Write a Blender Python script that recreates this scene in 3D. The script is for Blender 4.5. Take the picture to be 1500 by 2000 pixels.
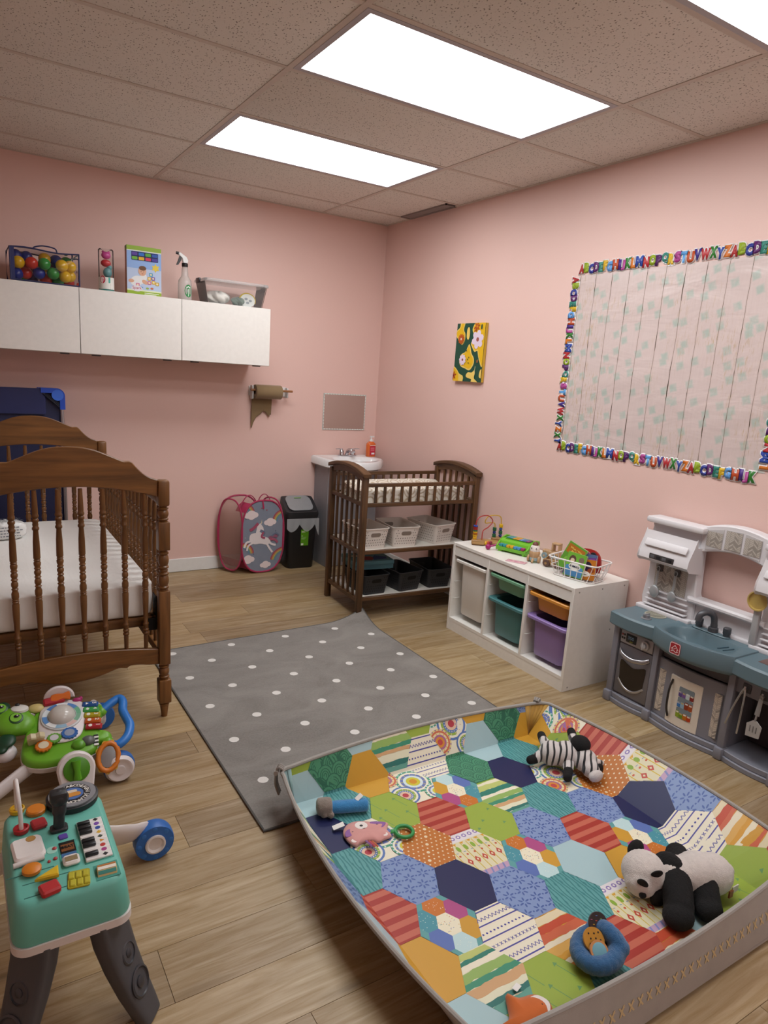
import bpy, bmesh, math, random
from mathutils import Vector, Matrix, Euler
random.seed(7)
for o in list(bpy.data.objects): bpy.data.objects.remove(o)
scene = bpy.context.scene
COL = scene.collection
PI = math.pi
def R(d): return math.radians(d)

# ------------------------------------------------------------------ camera
FPX, CX, CY = 1337.465, 761.024, 1031.406          # focal length and principal point in pixels of a 1500x2000 frame
CAM = Vector((-2.979, -4.969, 1.5355)); YAW, PITCH, ROLL = 0.5706, -0.21972, 0.0670
fw = Vector((math.sin(YAW)*math.cos(PITCH), math.cos(YAW)*math.cos(PITCH), math.sin(PITCH)))
rg = Vector((math.cos(YAW), -math.sin(YAW), 0)); up = rg.cross(fw)
r2 = rg*math.cos(ROLL) + up*math.sin(ROLL); u2 = -rg*math.sin(ROLL) + up*math.cos(ROLL)
cd = bpy.data.cameras.new('camera'); cam = bpy.data.objects.new('camera', cd); COL.objects.link(cam)
cd.sensor_fit = 'VERTICAL'; cd.sensor_height = 24.0; cd.lens = FPX/2000*24.0
cd.shift_x = -(CX-750)/2000; cd.shift_y = (CY-1000)/2000; cd.clip_start = 0.05; cd.clip_end = 60
cam.matrix_world = Matrix(((r2.x, u2.x, -fw.x, CAM.x), (r2.y, u2.y, -fw.y, CAM.y), (r2.z, u2.z, -fw.z, CAM.z), (0, 0, 0, 1)))
scene.camera = cam
# ------------------------------------------------------------------ light and exposure
world = bpy.data.worlds.new('world'); scene.world = world; world.use_nodes = True
world.node_tree.nodes['Background'].inputs[0].default_value = (0.9, 0.85, 0.8, 1)
world.node_tree.nodes['Background'].inputs[1].default_value = 0.02
vs = scene.view_settings; vs.view_transform = 'Standard'; vs.look = 'None'; vs.gamma = 1; vs.use_curve_mapping = False
vs.exposure = 0.46
PANEL_STRENGTH = 8.8
PANEL_COLOR = (0.97, 0.99, 1.0)
CEIL = 2.677; GX = 0.573; GY = 0.340; TW = 1.2192; TD = 0.6096
XL, YF = -4.25, -6.6            # left and front walls of the room

# ------------------------------------------------------------------ materials
def lin(h):
    if isinstance(h, str):
        h = h.lstrip('#'); c = [int(h[i:i+2], 16)/255 for i in (0, 2, 4)]
    else: c = list(h)
    return tuple(x/12.92 if x <= .04045 else ((x+.055)/1.055)**2.4 for x in c)
class NT:
    def __init__(s, name):
        s.m = bpy.data.materials.new(name); s.m.use_nodes = True; s.t = s.m.node_tree; s.t.nodes.clear()
        s.out = s.n('ShaderNodeOutputMaterial'); s.b = s.n('ShaderNodeBsdfPrincipled'); s.l(s.b.outputs[0], s.out.inputs[0])
    def n(s, ty, **k):
        nd = s.t.nodes.new(ty)
        for a, v in k.items(): setattr(nd, a, v)
        return nd
    def l(s, a, b): s.t.links.new(a, b)
    def set(s, **k):
        for a, v in k.items():
            i = s.b.inputs[a.replace('_', ' ')]
            if hasattr(v, 'is_linked'): s.l(v, i)
            else: i.default_value = (*v, 1) if isinstance(v, tuple) and len(v) == 3 else v
    def coord(s, kind='Object', scale=(1, 1, 1), rot=(0, 0, 0)):
        tc = s.n('ShaderNodeTexCoord'); mp = s.n('ShaderNodeMapping'); s.l(tc.outputs[kind], mp.inputs[0])
        mp.inputs['Scale'].default_value = scale; mp.inputs['Rotation'].default_value = rot
        return mp.outputs[0]
    def noise(s, vec, scale, detail=4, rough=.55, dist=0):
        nd = s.n('ShaderNodeTexNoise'); s.l(vec, nd.inputs['Vector']); nd.inputs['Scale'].default_value = scale
        nd.inputs['Detail'].default_value = detail; nd.inputs['Roughness'].default_value = rough; nd.inputs['Distortion'].default_value = dist
        return nd.outputs['Fac']
    def ramp(s, fac, stops, interp='LINEAR'):
        nd = s.n('ShaderNodeValToRGB'); s.l(fac, nd.inputs[0]); cr = nd.color_ramp; cr.interpolation = interp
        while len(cr.elements) < len(stops): cr.elements.new(.5)
        for e, (p, c) in zip(cr.elements, stops): e.position = p; e.color = (*c, 1) if len(c) == 3 else c
        return nd.outputs[0]
    def mix(s, fac, a, b, blend='MIX'):
        nd = s.n('ShaderNodeMix', data_type='RGBA', blend_type=blend)
        for i, v in ((0, fac), (6, a), (7, b)):
            if hasattr(v, 'is_linked'): s.l(v, nd.inputs[i])
            else: nd.inputs[i].default_value = (*v, 1) if isinstance(v, tuple) and len(v) == 3 else v
        return nd.outputs[2]
    def math(s, op, a, b=0.0):
        nd = s.n('ShaderNodeMath', operation=op)
        for i, v in ((0, a), (1, b)):
            if hasattr(v, 'is_linked'): s.l(v, nd.inputs[i])
            else: nd.inputs[i].default_value = v
        return nd.outputs[0]
    def bump(s, h, strength=.3, dist=.002):
        nd = s.n('ShaderNodeBump'); nd.inputs['Strength'].default_value = strength; nd.inputs['Distance'].default_value = dist
        s.l(h, nd.inputs['Height']); s.l(nd.outputs[0], s.b.inputs['Normal'])
_mc = {}
def pale(c):
    """white plastics, papers and cloths are brighter than the mid-tone table they were read from"""
    m, n = max(c), min(c)
    if m > .42 and n > m*.70: k = min(1.2, .78/m); return tuple(x*k for x in c)
    return c
def P(col, rough=.45, metal=0.0, kind='plain', alpha=1.0):
    """cached plain-coloured material; kind adds a little procedural grain"""
    key = (col, rough, metal, kind, alpha)
    if key in _mc: return _mc[key]
    t = NT('%s_%s' % (kind, str(col).strip('#'))); c = pale(lin(col)) if not metal else lin(col)
    t.set(Base_Color=c, Roughness=rough, Metallic=metal)
    v = t.coord()
    if kind == 'plain':
        f = t.noise(v, 35, 3); t.set(Base_Color=t.mix(f, tuple(x*.94 for x in c), tuple(min(1, x*1.05) for x in c)))
    elif kind == 'fabric':
        f = t.noise(v, 700, 2); g = t.noise(v, 18, 4)
        t.set(Base_Color=t.mix(g, tuple(x*.86 for x in c), tuple(min(1, x*1.1) for x in c)), Sheen_Weight=.25); t.bump(f, .35, .001)
    elif kind == 'plush':
        f = t.noise(v, 260, 4, .7); g = t.noise(v, 60, 4)
        t.set(Base_Color=t.mix(g, tuple(x*.8 for x in c), tuple(min(1, x*1.12) for x in c)), Sheen_Weight=(.5 if max(c) > .05 else .0), Sheen_Roughness=.4); t.bump(f, .9, .004)
    elif kind == 'mold':
        f = t.noise(v, 900, 2); t.bump(f, .12, .0004); t.set(Base_Color=c)
    elif kind == 'clear':
        t.set(Roughness=rough, Transmission_Weight=0.0)
        tr = t.n('ShaderNodeBsdfTransparent'); ms = t.n('ShaderNodeMixShader'); fr = t.n('ShaderNodeFresnel'); fr.inputs[0].default_value = 1.16
        gl = t.n('ShaderNodeBsdfGlossy'); gl.inputs['Roughness'].default_value = rough; gl.inputs['Color'].default_value = (1, 1, 1, 1); m2 = t.n('ShaderNodeMixShader')
        tr.inputs[0].default_value = (*[min(1, .95+.05*x) for x in c], 1)
        t.l(fr.outputs[0], m2.inputs[0]); t.l(tr.outputs[0], m2.inputs[1]); t.l(gl.outputs[0], m2.inputs[2]); ms.inputs[0].default_value = alpha; t.l(m2.outputs[0], ms.inputs[1]); t.l(t.b.outputs[0], ms.inputs[2]); t.l(ms.outputs[0], t.out.inputs[0])
    _mc[key] = t.m
    return t.m
def wood(name, dark, light, scale=1.0, axis=0, rough=.4, bands=14):
    key = ('wood', name)
    if key in _mc: return _mc[key]
    t = NT(name); sc = [60*scale]*3; sc[axis] = 4*scale
    v = t.coord('Object', tuple(sc)); f = t.noise(v, 1.0, 6, .6, .6)
    v2 = t.coord('Object', tuple(x*.25 for x in sc)); g = t.noise(v2, 1.0, 3)
    m = t.math('ADD', t.math('MULTIPLY', f, .6), t.math('MULTIPLY', g, .4))
    t.set(Base_Color=t.ramp(m, [(.3, lin(dark)), (.5, tuple((a+b)/2 for a, b in zip(lin(dark), lin(light)))), (.7, lin(light))]), Roughness=rough)
    t.bump(f, .15, .001)
    _mc[key] = t.m
    return t.m
def print_mat(name='printed_surface', rough=.5):
    if name in _mc: return _mc[name]
    t = NT(name); a = t.n('ShaderNodeAttribute', attribute_name='Col'); t.set(Base_Color=a.outputs['Color'], Roughness=rough, Specular_IOR_Level=.3)
    f = t.noise(t.coord(), 400, 2); t.bump(f, .08, .0005)
    _mc[name] = t.m
    return t.m
def metal(col='#c9c9cc', rough=.25): return P(col, rough, 1.0, 'metal')

# ------------------------------------------------------------------ mesh helpers
class MB:
    def __init__(s): s.v = []; s.f = []; s.fm = []; s.m = Matrix(); s.k = 0; s.fc = None
    def at(s, loc=(0, 0, 0), rot=(0, 0, 0), scale=(1, 1, 1)):
        s.m = Matrix.Translation(loc) @ Euler(rot).to_matrix().to_4x4() @ Matrix.Diagonal((*scale, 1)); return s
    def add(s, vs, fs):
        b = len(s.v); s.v += [s.m @ Vector(p) for p in vs]; s.f += [[b+i for i in f] for f in fs]; s.fm += [s.k]*len(fs); return s
    def box(s, c, d, bev=0, seg=2):
        x, y, z = (e/2 for e in d)
        if bev <= 0:
            vs = [(c[0]+i*x, c[1]+j*y, c[2]+k*z) for k in (-1, 1) for j in (-1, 1) for i in (-1, 1)]
            return s.add(vs, [(0, 2, 3, 1), (4, 5, 7, 6), (0, 1, 5, 4), (2, 6, 7, 3), (0, 4, 6, 2), (1, 3, 7, 5)])
        bm = bmesh.new(); bmesh.ops.create_cube(bm, size=1)
        for v in bm.verts: v.co = Vector((v.co.x*d[0], v.co.y*d[1], v.co.z*d[2]))
        bmesh.ops.bevel(bm, geom=bm.edges[:], offset=min(bev, .49*min(d)), segments=seg, profile=.5, affect='EDGES')
        bm.verts.index_update(); vs = [tuple(v.co+Vector(c)) for v in bm.verts]; fs = [[v.index for v in f.verts] for f in bm.faces]; bm.free()
        return s.add(vs, fs)
    def b2(s, lo, hi, bev=0, seg=2):
        return s.box([(a+b)/2 for a, b in zip(lo, hi)], [abs(b-a) for a, b in zip(lo, hi)], bev, seg)
    def lathe(s, prof, c=(0, 0, 0), seg=20, axis='z', caps=True):
        vs = []; fs = []; n = len(prof)
        for r, z in prof:
            for i in range(seg):
                a = 2*PI*i/seg; p = (r*math.cos(a), r*math.sin(a), z)
                if axis == 'x': p = (p[2], p[0], p[1])
                elif axis == 'y': p = (p[1], p[2], p[0])
                vs.append((p[0]+c[0], p[1]+c[1], p[2]+c[2]))
        for j in range(n-1):
            for i in range(seg):
                k = (i+1) % seg; fs.append((j*seg+i, j*seg+k, (j+1)*seg+k, (j+1)*seg+i))
        if caps:
            fs.append(tuple(range(seg))[::-1]); fs.append(tuple((n-1)*seg+i for i in range(seg)))
        return s.add(vs, fs)
    def cyl(s, p0, p1, r0, r1=None, seg=16): return s.tube([p0, p1], [r0, r0 if r1 is None else r1], seg)
    def tube(s, pts, r, seg=10, closed=False, flat=None):
        pts = [Vector(p) for p in pts]; n = len(pts); rr = r if isinstance(r, list) else [r]*n
        vs = []; fs = []; prev = None
        for i, p in enumerate(pts):
            a = pts[(i-1) % n] if (closed or i > 0) else p; b = pts[(i+1) % n] if (closed or i < n-1) else p
            t = (b-a).normalized() if (b-a).length > 1e-9 else Vector((0, 0, 1))
            if prev is None: x = t.orthogonal().normalized() if flat is None else (Vector(flat)-t*Vector(flat).dot(t)).normalized()
            else: x = (prev-t*prev.dot(t)).normalized() if flat is None else (Vector(flat)-t*Vector(flat).dot(t)).normalized()
            prev = x; y = t.cross(x)
            q = rr[i]; qa, qb = (q if isinstance(q, (tuple, list)) else (q, q))
            for k in range(seg):
                an = 2*PI*k/seg; vs.append(p+x*(qa*math.cos(an))+y*(qb*math.sin(an)))
        for j in range(n if closed else n-1):
            for k in range(seg):
                a = j*seg+k; b = j*seg+(k+1) % seg; c = ((j+1) % n)*seg+(k+1) % seg; d = ((j+1) % n)*seg+k; fs.append((a, b, c, d))
        if not closed: fs += [tuple(range(seg))[::-1], tuple((n-1)*seg+k for k in range(seg))]
        return s.add(vs, fs)
    def prism(s, poly, h0, h1, plane='xy', bev=0):
        """polygon (2-D, counter-clockwise) extruded along the axis normal to plane"""
        n = len(poly)
        def mp(u, w, h): return {'xy': (u, w, h), 'xz': (u, h, w), 'yz': (h, u, w)}[plane]
        if bev > 0:
            cxy = (sum(p[0] for p in poly)/n, sum(p[1] for p in poly)/n); ins = inset(poly, bev)
            rings = [(ins, h0), (poly, h0+bev), (poly, h1-bev), (ins, h1)]
        else: rings = [(poly, h0), (poly, h1)]
        vs = [mp(u, w, h) for pl, h in rings for u, w in pl]; fs = []
        for j in range(len(rings)-1):
            for i in range(n): k = (i+1) % n; fs.append((j*n+i, j*n+k, (j+1)*n+k, (j+1)*n+i))
        fs.append(tuple(range(n))[::-1]); fs.append(tuple((len(rings)-1)*n+i for i in range(n)))
        return s.add(vs, fs)
    def ball(s, c, r, seg=20, rings=12):
        r = r if isinstance(r, (tuple, list)) else (r, r, r); vs = [(c[0], c[1], c[2]-r[2])]; fs = []
        for j in range(1, rings):
            a = -PI/2+PI*j/rings
            for i in range(seg): b = 2*PI*i/seg; vs.append((c[0]+r[0]*math.cos(a)*math.cos(b), c[1]+r[1]*math.cos(a)*math.sin(b), c[2]+r[2]*math.sin(a)))
        vs.append((c[0], c[1], c[2]+r[2])); L = len(vs)-1
        for i in range(seg):
            k = (i+1) % seg; fs.append((0, 1+k, 1+i)); fs.append((L, L-seg+i, L-seg+k))
            for j in range(rings-2): a = 1+j*seg; fs.append((a+i, a+k, a+seg+k, a+seg+i))
        return s.add(vs, fs)
    def loft(s, rings, close=True, cap0=True, cap1=True):
        n = len(rings[0]); vs = [p for r in rings for p in r]; fs = []
        for j in range(len(rings)-1):
            for i in range(n if close else n-1): k = (i+1) % n; fs.append((j*n+i, j*n+k, (j+1)*n+k, (j+1)*n+i))
        if cap0: fs.append(tuple(range(n))[::-1])
        if cap1: fs.append(tuple((len(rings)-1)*n+i for i in range(n)))
        return s.add(vs, fs)
    def grid(s, fn, nu, nv):
        vs = [fn(i/nu, j/nv) for j in range(nv+1) for i in range(nu+1)]
        fs = [(j*(nu+1)+i, j*(nu+1)+i+1, (j+1)*(nu+1)+i+1, (j+1)*(nu+1)+i) for j in range(nv) for i in range(nu)]
        return s.add(vs, fs)
    def mesh(s, name, mats, smooth=38, fix=True):
        me = bpy.data.meshes.new(name); me.from_pydata([tuple(v) for v in s.v], [], s.f)
        for m in (mats if isinstance(mats, (list, tuple)) else [mats]): me.materials.append(m)
        if any(s.fm): me.polygons.foreach_set('material_index', s.fm)
        if fix:
            bm = bmesh.new(); bm.from_mesh(me); bmesh.ops.recalc_face_normals(bm, faces=bm.faces[:]); bm.to_mesh(me); bm.free()
        me.polygons.foreach_set('use_smooth', [True]*len(me.polygons)); me.set_sharp_from_angle(angle=R(smooth)); me.update()
        return me
    def build(s, name, mats, parent=None, smooth=38, loc=None, rot=None, fix=True):
        o = bpy.data.objects.new(name, s.mesh(name, mats, smooth, fix)); COL.objects.link(o)
        if parent is not None: o.parent = parent
        if loc is not None: o.location = loc
        if rot is not None: o.rotation_euler = rot
        return o
def inset(poly, d):
    n = len(poly); out = []
    for i in range(n):
        a, b, c = Vector(poly[i-1]), Vector(poly[i]), Vector(poly[(i+1) % n])
        e1 = (b-a); e2 = (c-b)
        if e1.length < 1e-9 or e2.length < 1e-9: out.append(tuple(b)); continue
        e1.normalize(); e2.normalize(); n1 = Vector((-e1.y, e1.x)); n2 = Vector((-e2.y, e2.x)); m = n1+n2
        if m.length < 1e-6: m = n1
        m.normalize(); k = max(.5, m.dot(n1)); out.append(tuple(b+m*(d/k)))
    return out
def rrect(w, h, r, n=4, c=(0, 0)):
    out = []
    for sx, sy, a0 in ((1, 1, 0), (-1, 1, 90), (-1, -1, 180), (1, -1, 270)):
        for i in range(n+1):
            a = R(a0+90*i/n); out.append((c[0]+sx*(w/2-r)+r*math.cos(a), c[1]+sy*(h/2-r)+r*math.sin(a)))
    return out
def ell(cx, cy, rx, ry, n=12, a0=0.0):
    ca, sa = math.cos(a0), math.sin(a0); out = []
    for i in range(n):
        x, y = rx*math.cos(2*PI*i/n), ry*math.sin(2*PI*i/n); out.append((cx+x*ca-y*sa, cy+x*sa+y*ca))
    return out
def spline(pts, n=8, closed=False):
    """Catmull-Rom through points"""
    P_ = [Vector(p) for p in pts]; N = len(P_); out = []
    for i in range(N if closed else N-1):
        p0 = P_[(i-1) % N] if closed or i > 0 else P_[i]; p1 = P_[i]; p2 = P_[(i+1) % N]; p3 = P_[(i+2) % N] if closed or i < N-2 else p2
        for k in range(n):
            t = k/n; out.append(.5*((2*p1)+(p2-p0)*t+(2*p0-5*p1+4*p2-p3)*t*t+(3*p1-p0-3*p2+p3)*t**3))
    if not closed: out.append(P_[-1])
    return [tuple(p) for p in out]
def clip(poly, hexp):
    """clip polygon by convex ccw polygon"""
    out = list(poly); n = len(hexp)
    for i in range(n):
        if not out: return []
        ax, ay = hexp[i]; bx, by = hexp[(i+1) % n]; inp = out; out = []
        sd = lambda p: (bx-ax)*(p[1]-ay)-(by-ay)*(p[0]-ax)
        for j in range(len(inp)):
            p, q = inp[j-1], inp[j]; dp, dq = sd(p), sd(q)
            if dq >= 0:
                if dp < 0: t = dp/(dp-dq); out.append((p[0]+(q[0]-p[0])*t, p[1]+(q[1]-p[1])*t))
                out.append(q)
            elif dp >= 0: t = dp/(dp-dq); out.append((p[0]+(q[0]-p[0])*t, p[1]+(q[1]-p[1])*t))
    return out
def area(p): return .5*sum(p[i-1][0]*p[i][1]-p[i][0]*p[i-1][1] for i in range(len(p)))
class Print:
    """flat coloured artwork: polygons in 2-D, each with its own ink colour, mapped onto a surface"""
    def __init__(s, mp): s.mp = mp; s.v = []; s.f = []; s.c = []; s.layer = 0; s.clip = None; s.auto = 0.0; s.step = 8e-6
    def poly(s, pts, col, lift=None):
        pts = list(pts)
        if s.clip is not None:
            if area(pts) < 0: pts = pts[::-1]
            pts = clip(pts, s.clip)
        if len(pts) < 3: return s
        if area(pts) < 0: pts = pts[::-1]
        b = len(s.v); L = (s.layer if lift is None else lift)+s.auto; s.auto += s.step
        s.v += [s.mp(p[0], p[1], L) for p in pts]; s.f.append(list(range(b, b+len(pts)))); s.c.append(pale(lin(col))); return s
    def line(s, pts, w, col, lift=None):
        for a, b in zip(pts[:-1], pts[1:]):
            d = Vector((b[0]-a[0], b[1]-a[1]))
            if d.length < 1e-9: continue
            d.normalize(); n = Vector((-d.y, d.x))*w/2; e = d*w*.25
            s.poly([(a[0]-n.x-e.x, a[1]-n.y-e.y), (b[0]-n.x+e.x, b[1]-n.y+e.y), (b[0]+n.x+e.x, b[1]+n.y+e.y), (a[0]+n.x-e.x, a[1]+n.y-e.y)], col, lift)
        return s
    def build(s, name, parent=None, mat=None):
        me = bpy.data.meshes.new(name); me.from_pydata([tuple(v) for v in s.v], [], s.f); me.materials.append(mat or print_mat())
        ca = me.color_attributes.new('Col', 'FLOAT_COLOR', 'CORNER'); buf = []
        for f, c in zip(s.f, s.c): buf += [*c, 1.0]*len(f)
        ca.data.foreach_set('color', buf); me.update()
        o = bpy.data.objects.new(name, me); COL.objects.link(o)
        if parent is not None: o.parent = parent
        return o
_fc = {}
def text_mesh(body, size=1.0, offset=0.0, extrude=0.0, align='CENTER'):
    key = (body, offset, extrude, align, size)
    if key in _fc: return _fc[key].copy()
    cu = bpy.data.curves.new('lettering', 'FONT'); cu.body = body; cu.size = size; cu.offset = offset; cu.extrude = extrude; cu.align_x = align; cu.align_y = 'CENTER'; cu.resolution_u = 3
    o = bpy.data.objects.new('lettering', cu); COL.objects.link(o); bpy.context.view_layer.update()
    me = bpy.data.meshes.new_from_object(o.evaluated_get(bpy.context.evaluated_depsgraph_get())); bpy.data.objects.remove(o); bpy.data.curves.remove(cu)
    _fc[key] = me
    return me.copy()
def text(name, body, mat, parent, mtx, size, offset=0.0, extrude=0.0005, squeeze=1.0):
    """lettering as a mesh; mtx places its x (reading) / y (up) / z (towards the reader) axes"""
    me = text_mesh(body, size, offset*size, extrude); me.materials.clear(); me.materials.append(mat)
    me.transform(mtx @ Matrix.Diagonal((squeeze, 1, 1, 1))); me.name = name
    o = bpy.data.objects.new(name, me); COL.objects.link(o); o.parent = parent
    return o
def frame(o, x, y):
    """matrix with origin o and axes x, y (z = x cross y)"""
    x = Vector(x).normalized(); y = Vector(y).normalized(); z = x.cross(y)
    return Matrix(((x.x, y.x, z.x, o[0]), (x.y, y.y, z.y, o[1]), (x.z, y.z, z.z, o[2]), (0, 0, 0, 1)))
def tag(o, label=None, cat=None, group=None, kind=None):
    if label: o['label'] = label
    if cat: o['category'] = cat
    if group: o['group'] = group
    if kind: o['kind'] = kind
    return o
def thing(name, label, cat, loc=(0, 0, 0), rz=0.0, group=None, rot=None):
    o = bpy.data.objects.new(name, None); o.empty_display_size = .05; COL.objects.link(o); o.location = loc
    o.rotation_euler = rot if rot else (0, 0, rz)
    return tag(o, label, cat, group)
def kids(o): return [c for c in bpy.data.objects if c.parent is o]
def dup(root, loc, rz=None, label=None, group=None):
    r = root.copy(); COL.objects.link(r); r.location = loc
    if rz is not None: r.rotation_euler = (0, 0, rz)
    if label: r['label'] = label
    if group: r['group'] = group
    for ch in kids(root):
        c = ch.copy(); COL.objects.link(c); c.parent = r
        for g in kids(ch): d = g.copy(); COL.objects.link(d); d.parent = c
    return r
def soft(o, voxel=.006, smooth=6, sub=0):
    """merge the overlapping volumes of a soft-toy part into one continuous skin"""
    m = o.modifiers.new('remesh', 'REMESH'); m.mode = 'VOXEL'; m.voxel_size = voxel; m.use_smooth_shade = True
    if smooth: k = o.modifiers.new('smooth', 'SMOOTH'); k.iterations = smooth; k.factor = .5
    return o
# ================================================================== the room
def wall_mat():
    t = NT('pink_wall_paint'); v = t.coord(); f = t.noise(v, 160, 3); g = t.noise(v, 1.2, 2)
    t.set(Base_Color=t.mix(g, lin('#dfbcb2'), lin('#e2c0b7')), Roughness=.55); t.bump(f, .25, .0015)
    return t.m
WALL = wall_mat()
def plane_box(name, lo, hi, mat, kind='structure'):
    return tag(MB().b2(lo, hi).build(name, mat), kind=kind)
tag(plane_box('wall_back', (XL-.1, 0, 0), (.1, .1, CEIL), WALL), 'pink painted wall behind the sink and the wall cupboards')
tag(plane_box('wall_right', (0, YF, 0), (.1, 0, CEIL), WALL), 'pink painted wall with the letter-bordered board')
plane_box('wall_left', (XL-.1, YF, 0), (XL, 0, CEIL), WALL)
plane_box('wall_front', (XL-.1, YF-.1, 0), (.1, YF, CEIL), WALL)
TRIM = P('#dcdcda', .4)
def baseboard(name, lo, hi): tag(MB().b2(lo, hi, .003, 1).build(name, TRIM), kind='structure')
baseboard('baseboard_back', (XL, -.012, 0), (-.012, 0, .10))
baseboard('baseboard_right', (-.012, YF, 0), (0, -.012, .10))
baseboard('baseboard_left', (XL, YF, 0), (XL+.012, -.012, .10))
baseboard('baseboard_front', (XL+.012, YF, 0), (-.012, YF+.012, .10))

# floor: vinyl planks laid parallel to the back wall
def plank_mat():
    t = NT('oak_vinyl_plank'); oi = t.n('ShaderNodeObjectInfo'); tc = t.n('ShaderNodeTexCoord')
    off = t.n('ShaderNodeVectorMath', operation='MULTIPLY_ADD'); cmb = t.n('ShaderNodeCombineXYZ')
    t.l(oi.outputs['Random'], cmb.inputs[0]); t.l(oi.outputs['Random'], cmb.inputs[1]); t.l(oi.outputs['Random'], cmb.inputs[2])
    t.l(cmb.outputs[0], off.inputs[0]); off.inputs[1].default_value = (37, 91, 53); t.l(tc.outputs['Object'], off.inputs[2])
    mp = t.n('ShaderNodeMapping'); t.l(off.outputs[0], mp.inputs[0]); mp.inputs['Scale'].default_value = (1.6, 22, 1)
    g = t.noise(mp.outputs[0], 2.2, 6, .62, .8)
    mp2 = t.n('ShaderNodeMapping'); t.l(off.outputs[0], mp2.inputs[0]); mp2.inputs['Scale'].default_value = (1.1, 6, 1)
    h = t.noise(mp2.outputs[0], 1.6, 3, .5, .4)
    mp3 = t.n('ShaderNodeMapping'); t.l(off.outputs[0], mp3.inputs[0]); mp3.inputs['Scale'].default_value = (2.0, 9, 1)
    kn = t.n('ShaderNodeTexVoronoi'); t.l(mp3.outputs[0], kn.inputs['Vector']); kn.inputs['Scale'].default_value = .9
    knot = t.ramp(kn.outputs['Distance'], [(0.0, (1, 1, 1)), (.10, (.35, .35, .35)), (.22, (0, 0, 0))])
    base = t.ramp(oi.outputs['Random'], [(0, lin('#8a7351')), (.3, lin('#a2895f')), (.6, lin('#aa9166')), (.85, lin('#977e57')), (1, lin('#b39a70'))])
    c = t.mix(t.ramp(g, [(.35, (0, 0, 0)), (.68, (1, 1, 1))]), t.mix(1.0, base, (.78, .74, .68), 'MULTIPLY'), t.mix(.12, base, (1, .96, .88)))
    c = t.mix(t.ramp(h, [(.45, (0, 0, 0)), (.78, (.6, .6, .6))]), c, t.mix(1.0, base, (.7, .64, .57), 'MULTIPLY'))
    c = t.mix(t.math('MULTIPLY', knot, .55), c, lin('#3d2c1c'))
    t.set(Base_Color=c, Roughness=t.ramp(g, [(.3, (.42, .42, .42)), (.7, (.34, .34, .34))]), Specular_IOR_Level=.4); t.bump(g, .12, .0006)
    return t.m
PLANK = plank_mat()
floor = tag(MB().b2((XL, YF, -.05), (0, 0, -.006)).build('floor', P('#5e4c36', .8)), 'wood-look plank floor', kind='structure')
PW, PL = .1795, 1.22
_pm = {}
def plank_mesh(L, W):
    k = (round(L, 3), round(W, 3))
    if k not in _pm:
        m = MB(); e = .0005; m.loft([[(-L/2+e, -W/2+e, 0), (L/2-e, -W/2+e, 0), (L/2-e, W/2-e, 0), (-L/2+e, W/2-e, 0)],
             [(-L/2+e, -W/2+e, .0052), (L/2-e, -W/2+e, .0052), (L/2-e, W/2-e, .0052), (-L/2+e, W/2-e, .0052)],
             [(-L/2+e*1.6, -W/2+e*1.6, .006), (L/2-e*1.6, -W/2+e*1.6, .006), (L/2-e*1.6, W/2-e*1.6, .006), (-L/2+e*1.6, W/2-e*1.6, .006)]])
        _pm[k] = m.mesh('plank', PLANK)
    return _pm[k]
# one known end joint per row near the back, read from the photograph; other rows are staggered
joints = {0: -1.1, 1: -1.48, 2: -2.25, 3: -1.80, 4: -1.17, 5: -1.47, 6: -1.9}
row = 0; y1 = -.012 - .145
ys = [(-.012, y1)]
while ys[-1][1] > YF+.012+.001: ys.append((ys[-1][1], max(YF+.012, ys[-1][1]-PW)))
for row, (ya, yb) in enumerate(ys):
    x = joints.get(row, -1.0-((row*.47) % 1.22))
    while x > -.012: x -= PL
    cuts = [-.012]
    while x < -.012-1e-6: x += PL
    x -= PL
    while x > XL+.03:
        if cuts[-1]-x > .08: cuts.append(x)
        x -= PL
    cuts.append(XL+.012)
    for a, b in zip(cuts[:-1], cuts[1:]):
        o = bpy.data.objects.new('plank', plank_mesh(a-b, ya-yb)); COL.objects.link(o); o.parent = floor; o.location = ((a+b)/2, (ya+yb)/2, -.006)

# suspended ceiling: tiles, tees and lay-in light panels
def tile_mat():
    t = NT('mineral_fibre_tile'); v = t.coord(); n = t.noise(v, 55, 2)
    w = t.n('ShaderNodeTexVoronoi'); t.l(t.coord('Object', (1, .75, 1)), w.inputs['Vector']); w.inputs['Scale'].default_value = 105
    pit = t.math('MULTIPLY', t.ramp(w.outputs['Distance'], [(.18, (1, 1, 1)), (.32, (0, 0, 0))]), t.ramp(n, [(.42, (0, 0, 0)), (.52, (1, 1, 1))]))
    g = t.noise(v, 300, 3); t.set(Base_Color=t.mix(pit, t.mix(g, lin('#dcd7cf'), lin('#e4dfd7')), lin('#80766c')), Roughness=.9)
    t.bump(t.math('SUBTRACT', g, t.math('MULTIPLY', pit, 2.0)), .4, .002)
    return t.m
TILE = tile_mat(); TEE = P('#b9aea4', .55)
ceiling = tag(MB().b2((XL-.1, YF-.1, CEIL+.02), (.1, .1, CEIL+.12)).build('ceiling', P('#5a5048', .9)), 'suspended ceiling of speckled tiles in a metal grid', kind='structure')
xs = [0.0, -GX]
while xs[-1] > XL: xs.append(max(XL, xs[-1]-TW))
yy = [0.0, -GY]
while yy[-1] > YF: yy.append(max(YF, yy[-1]-TD))
LIGHT_ROWS = (2, 4, 6, 10)  # last row: unseen panel behind the camera, added to brighten camera-facing sides
VENT = (-.098, -.905, -.345)        # supply register beside the right wall
_tm = {}
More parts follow.
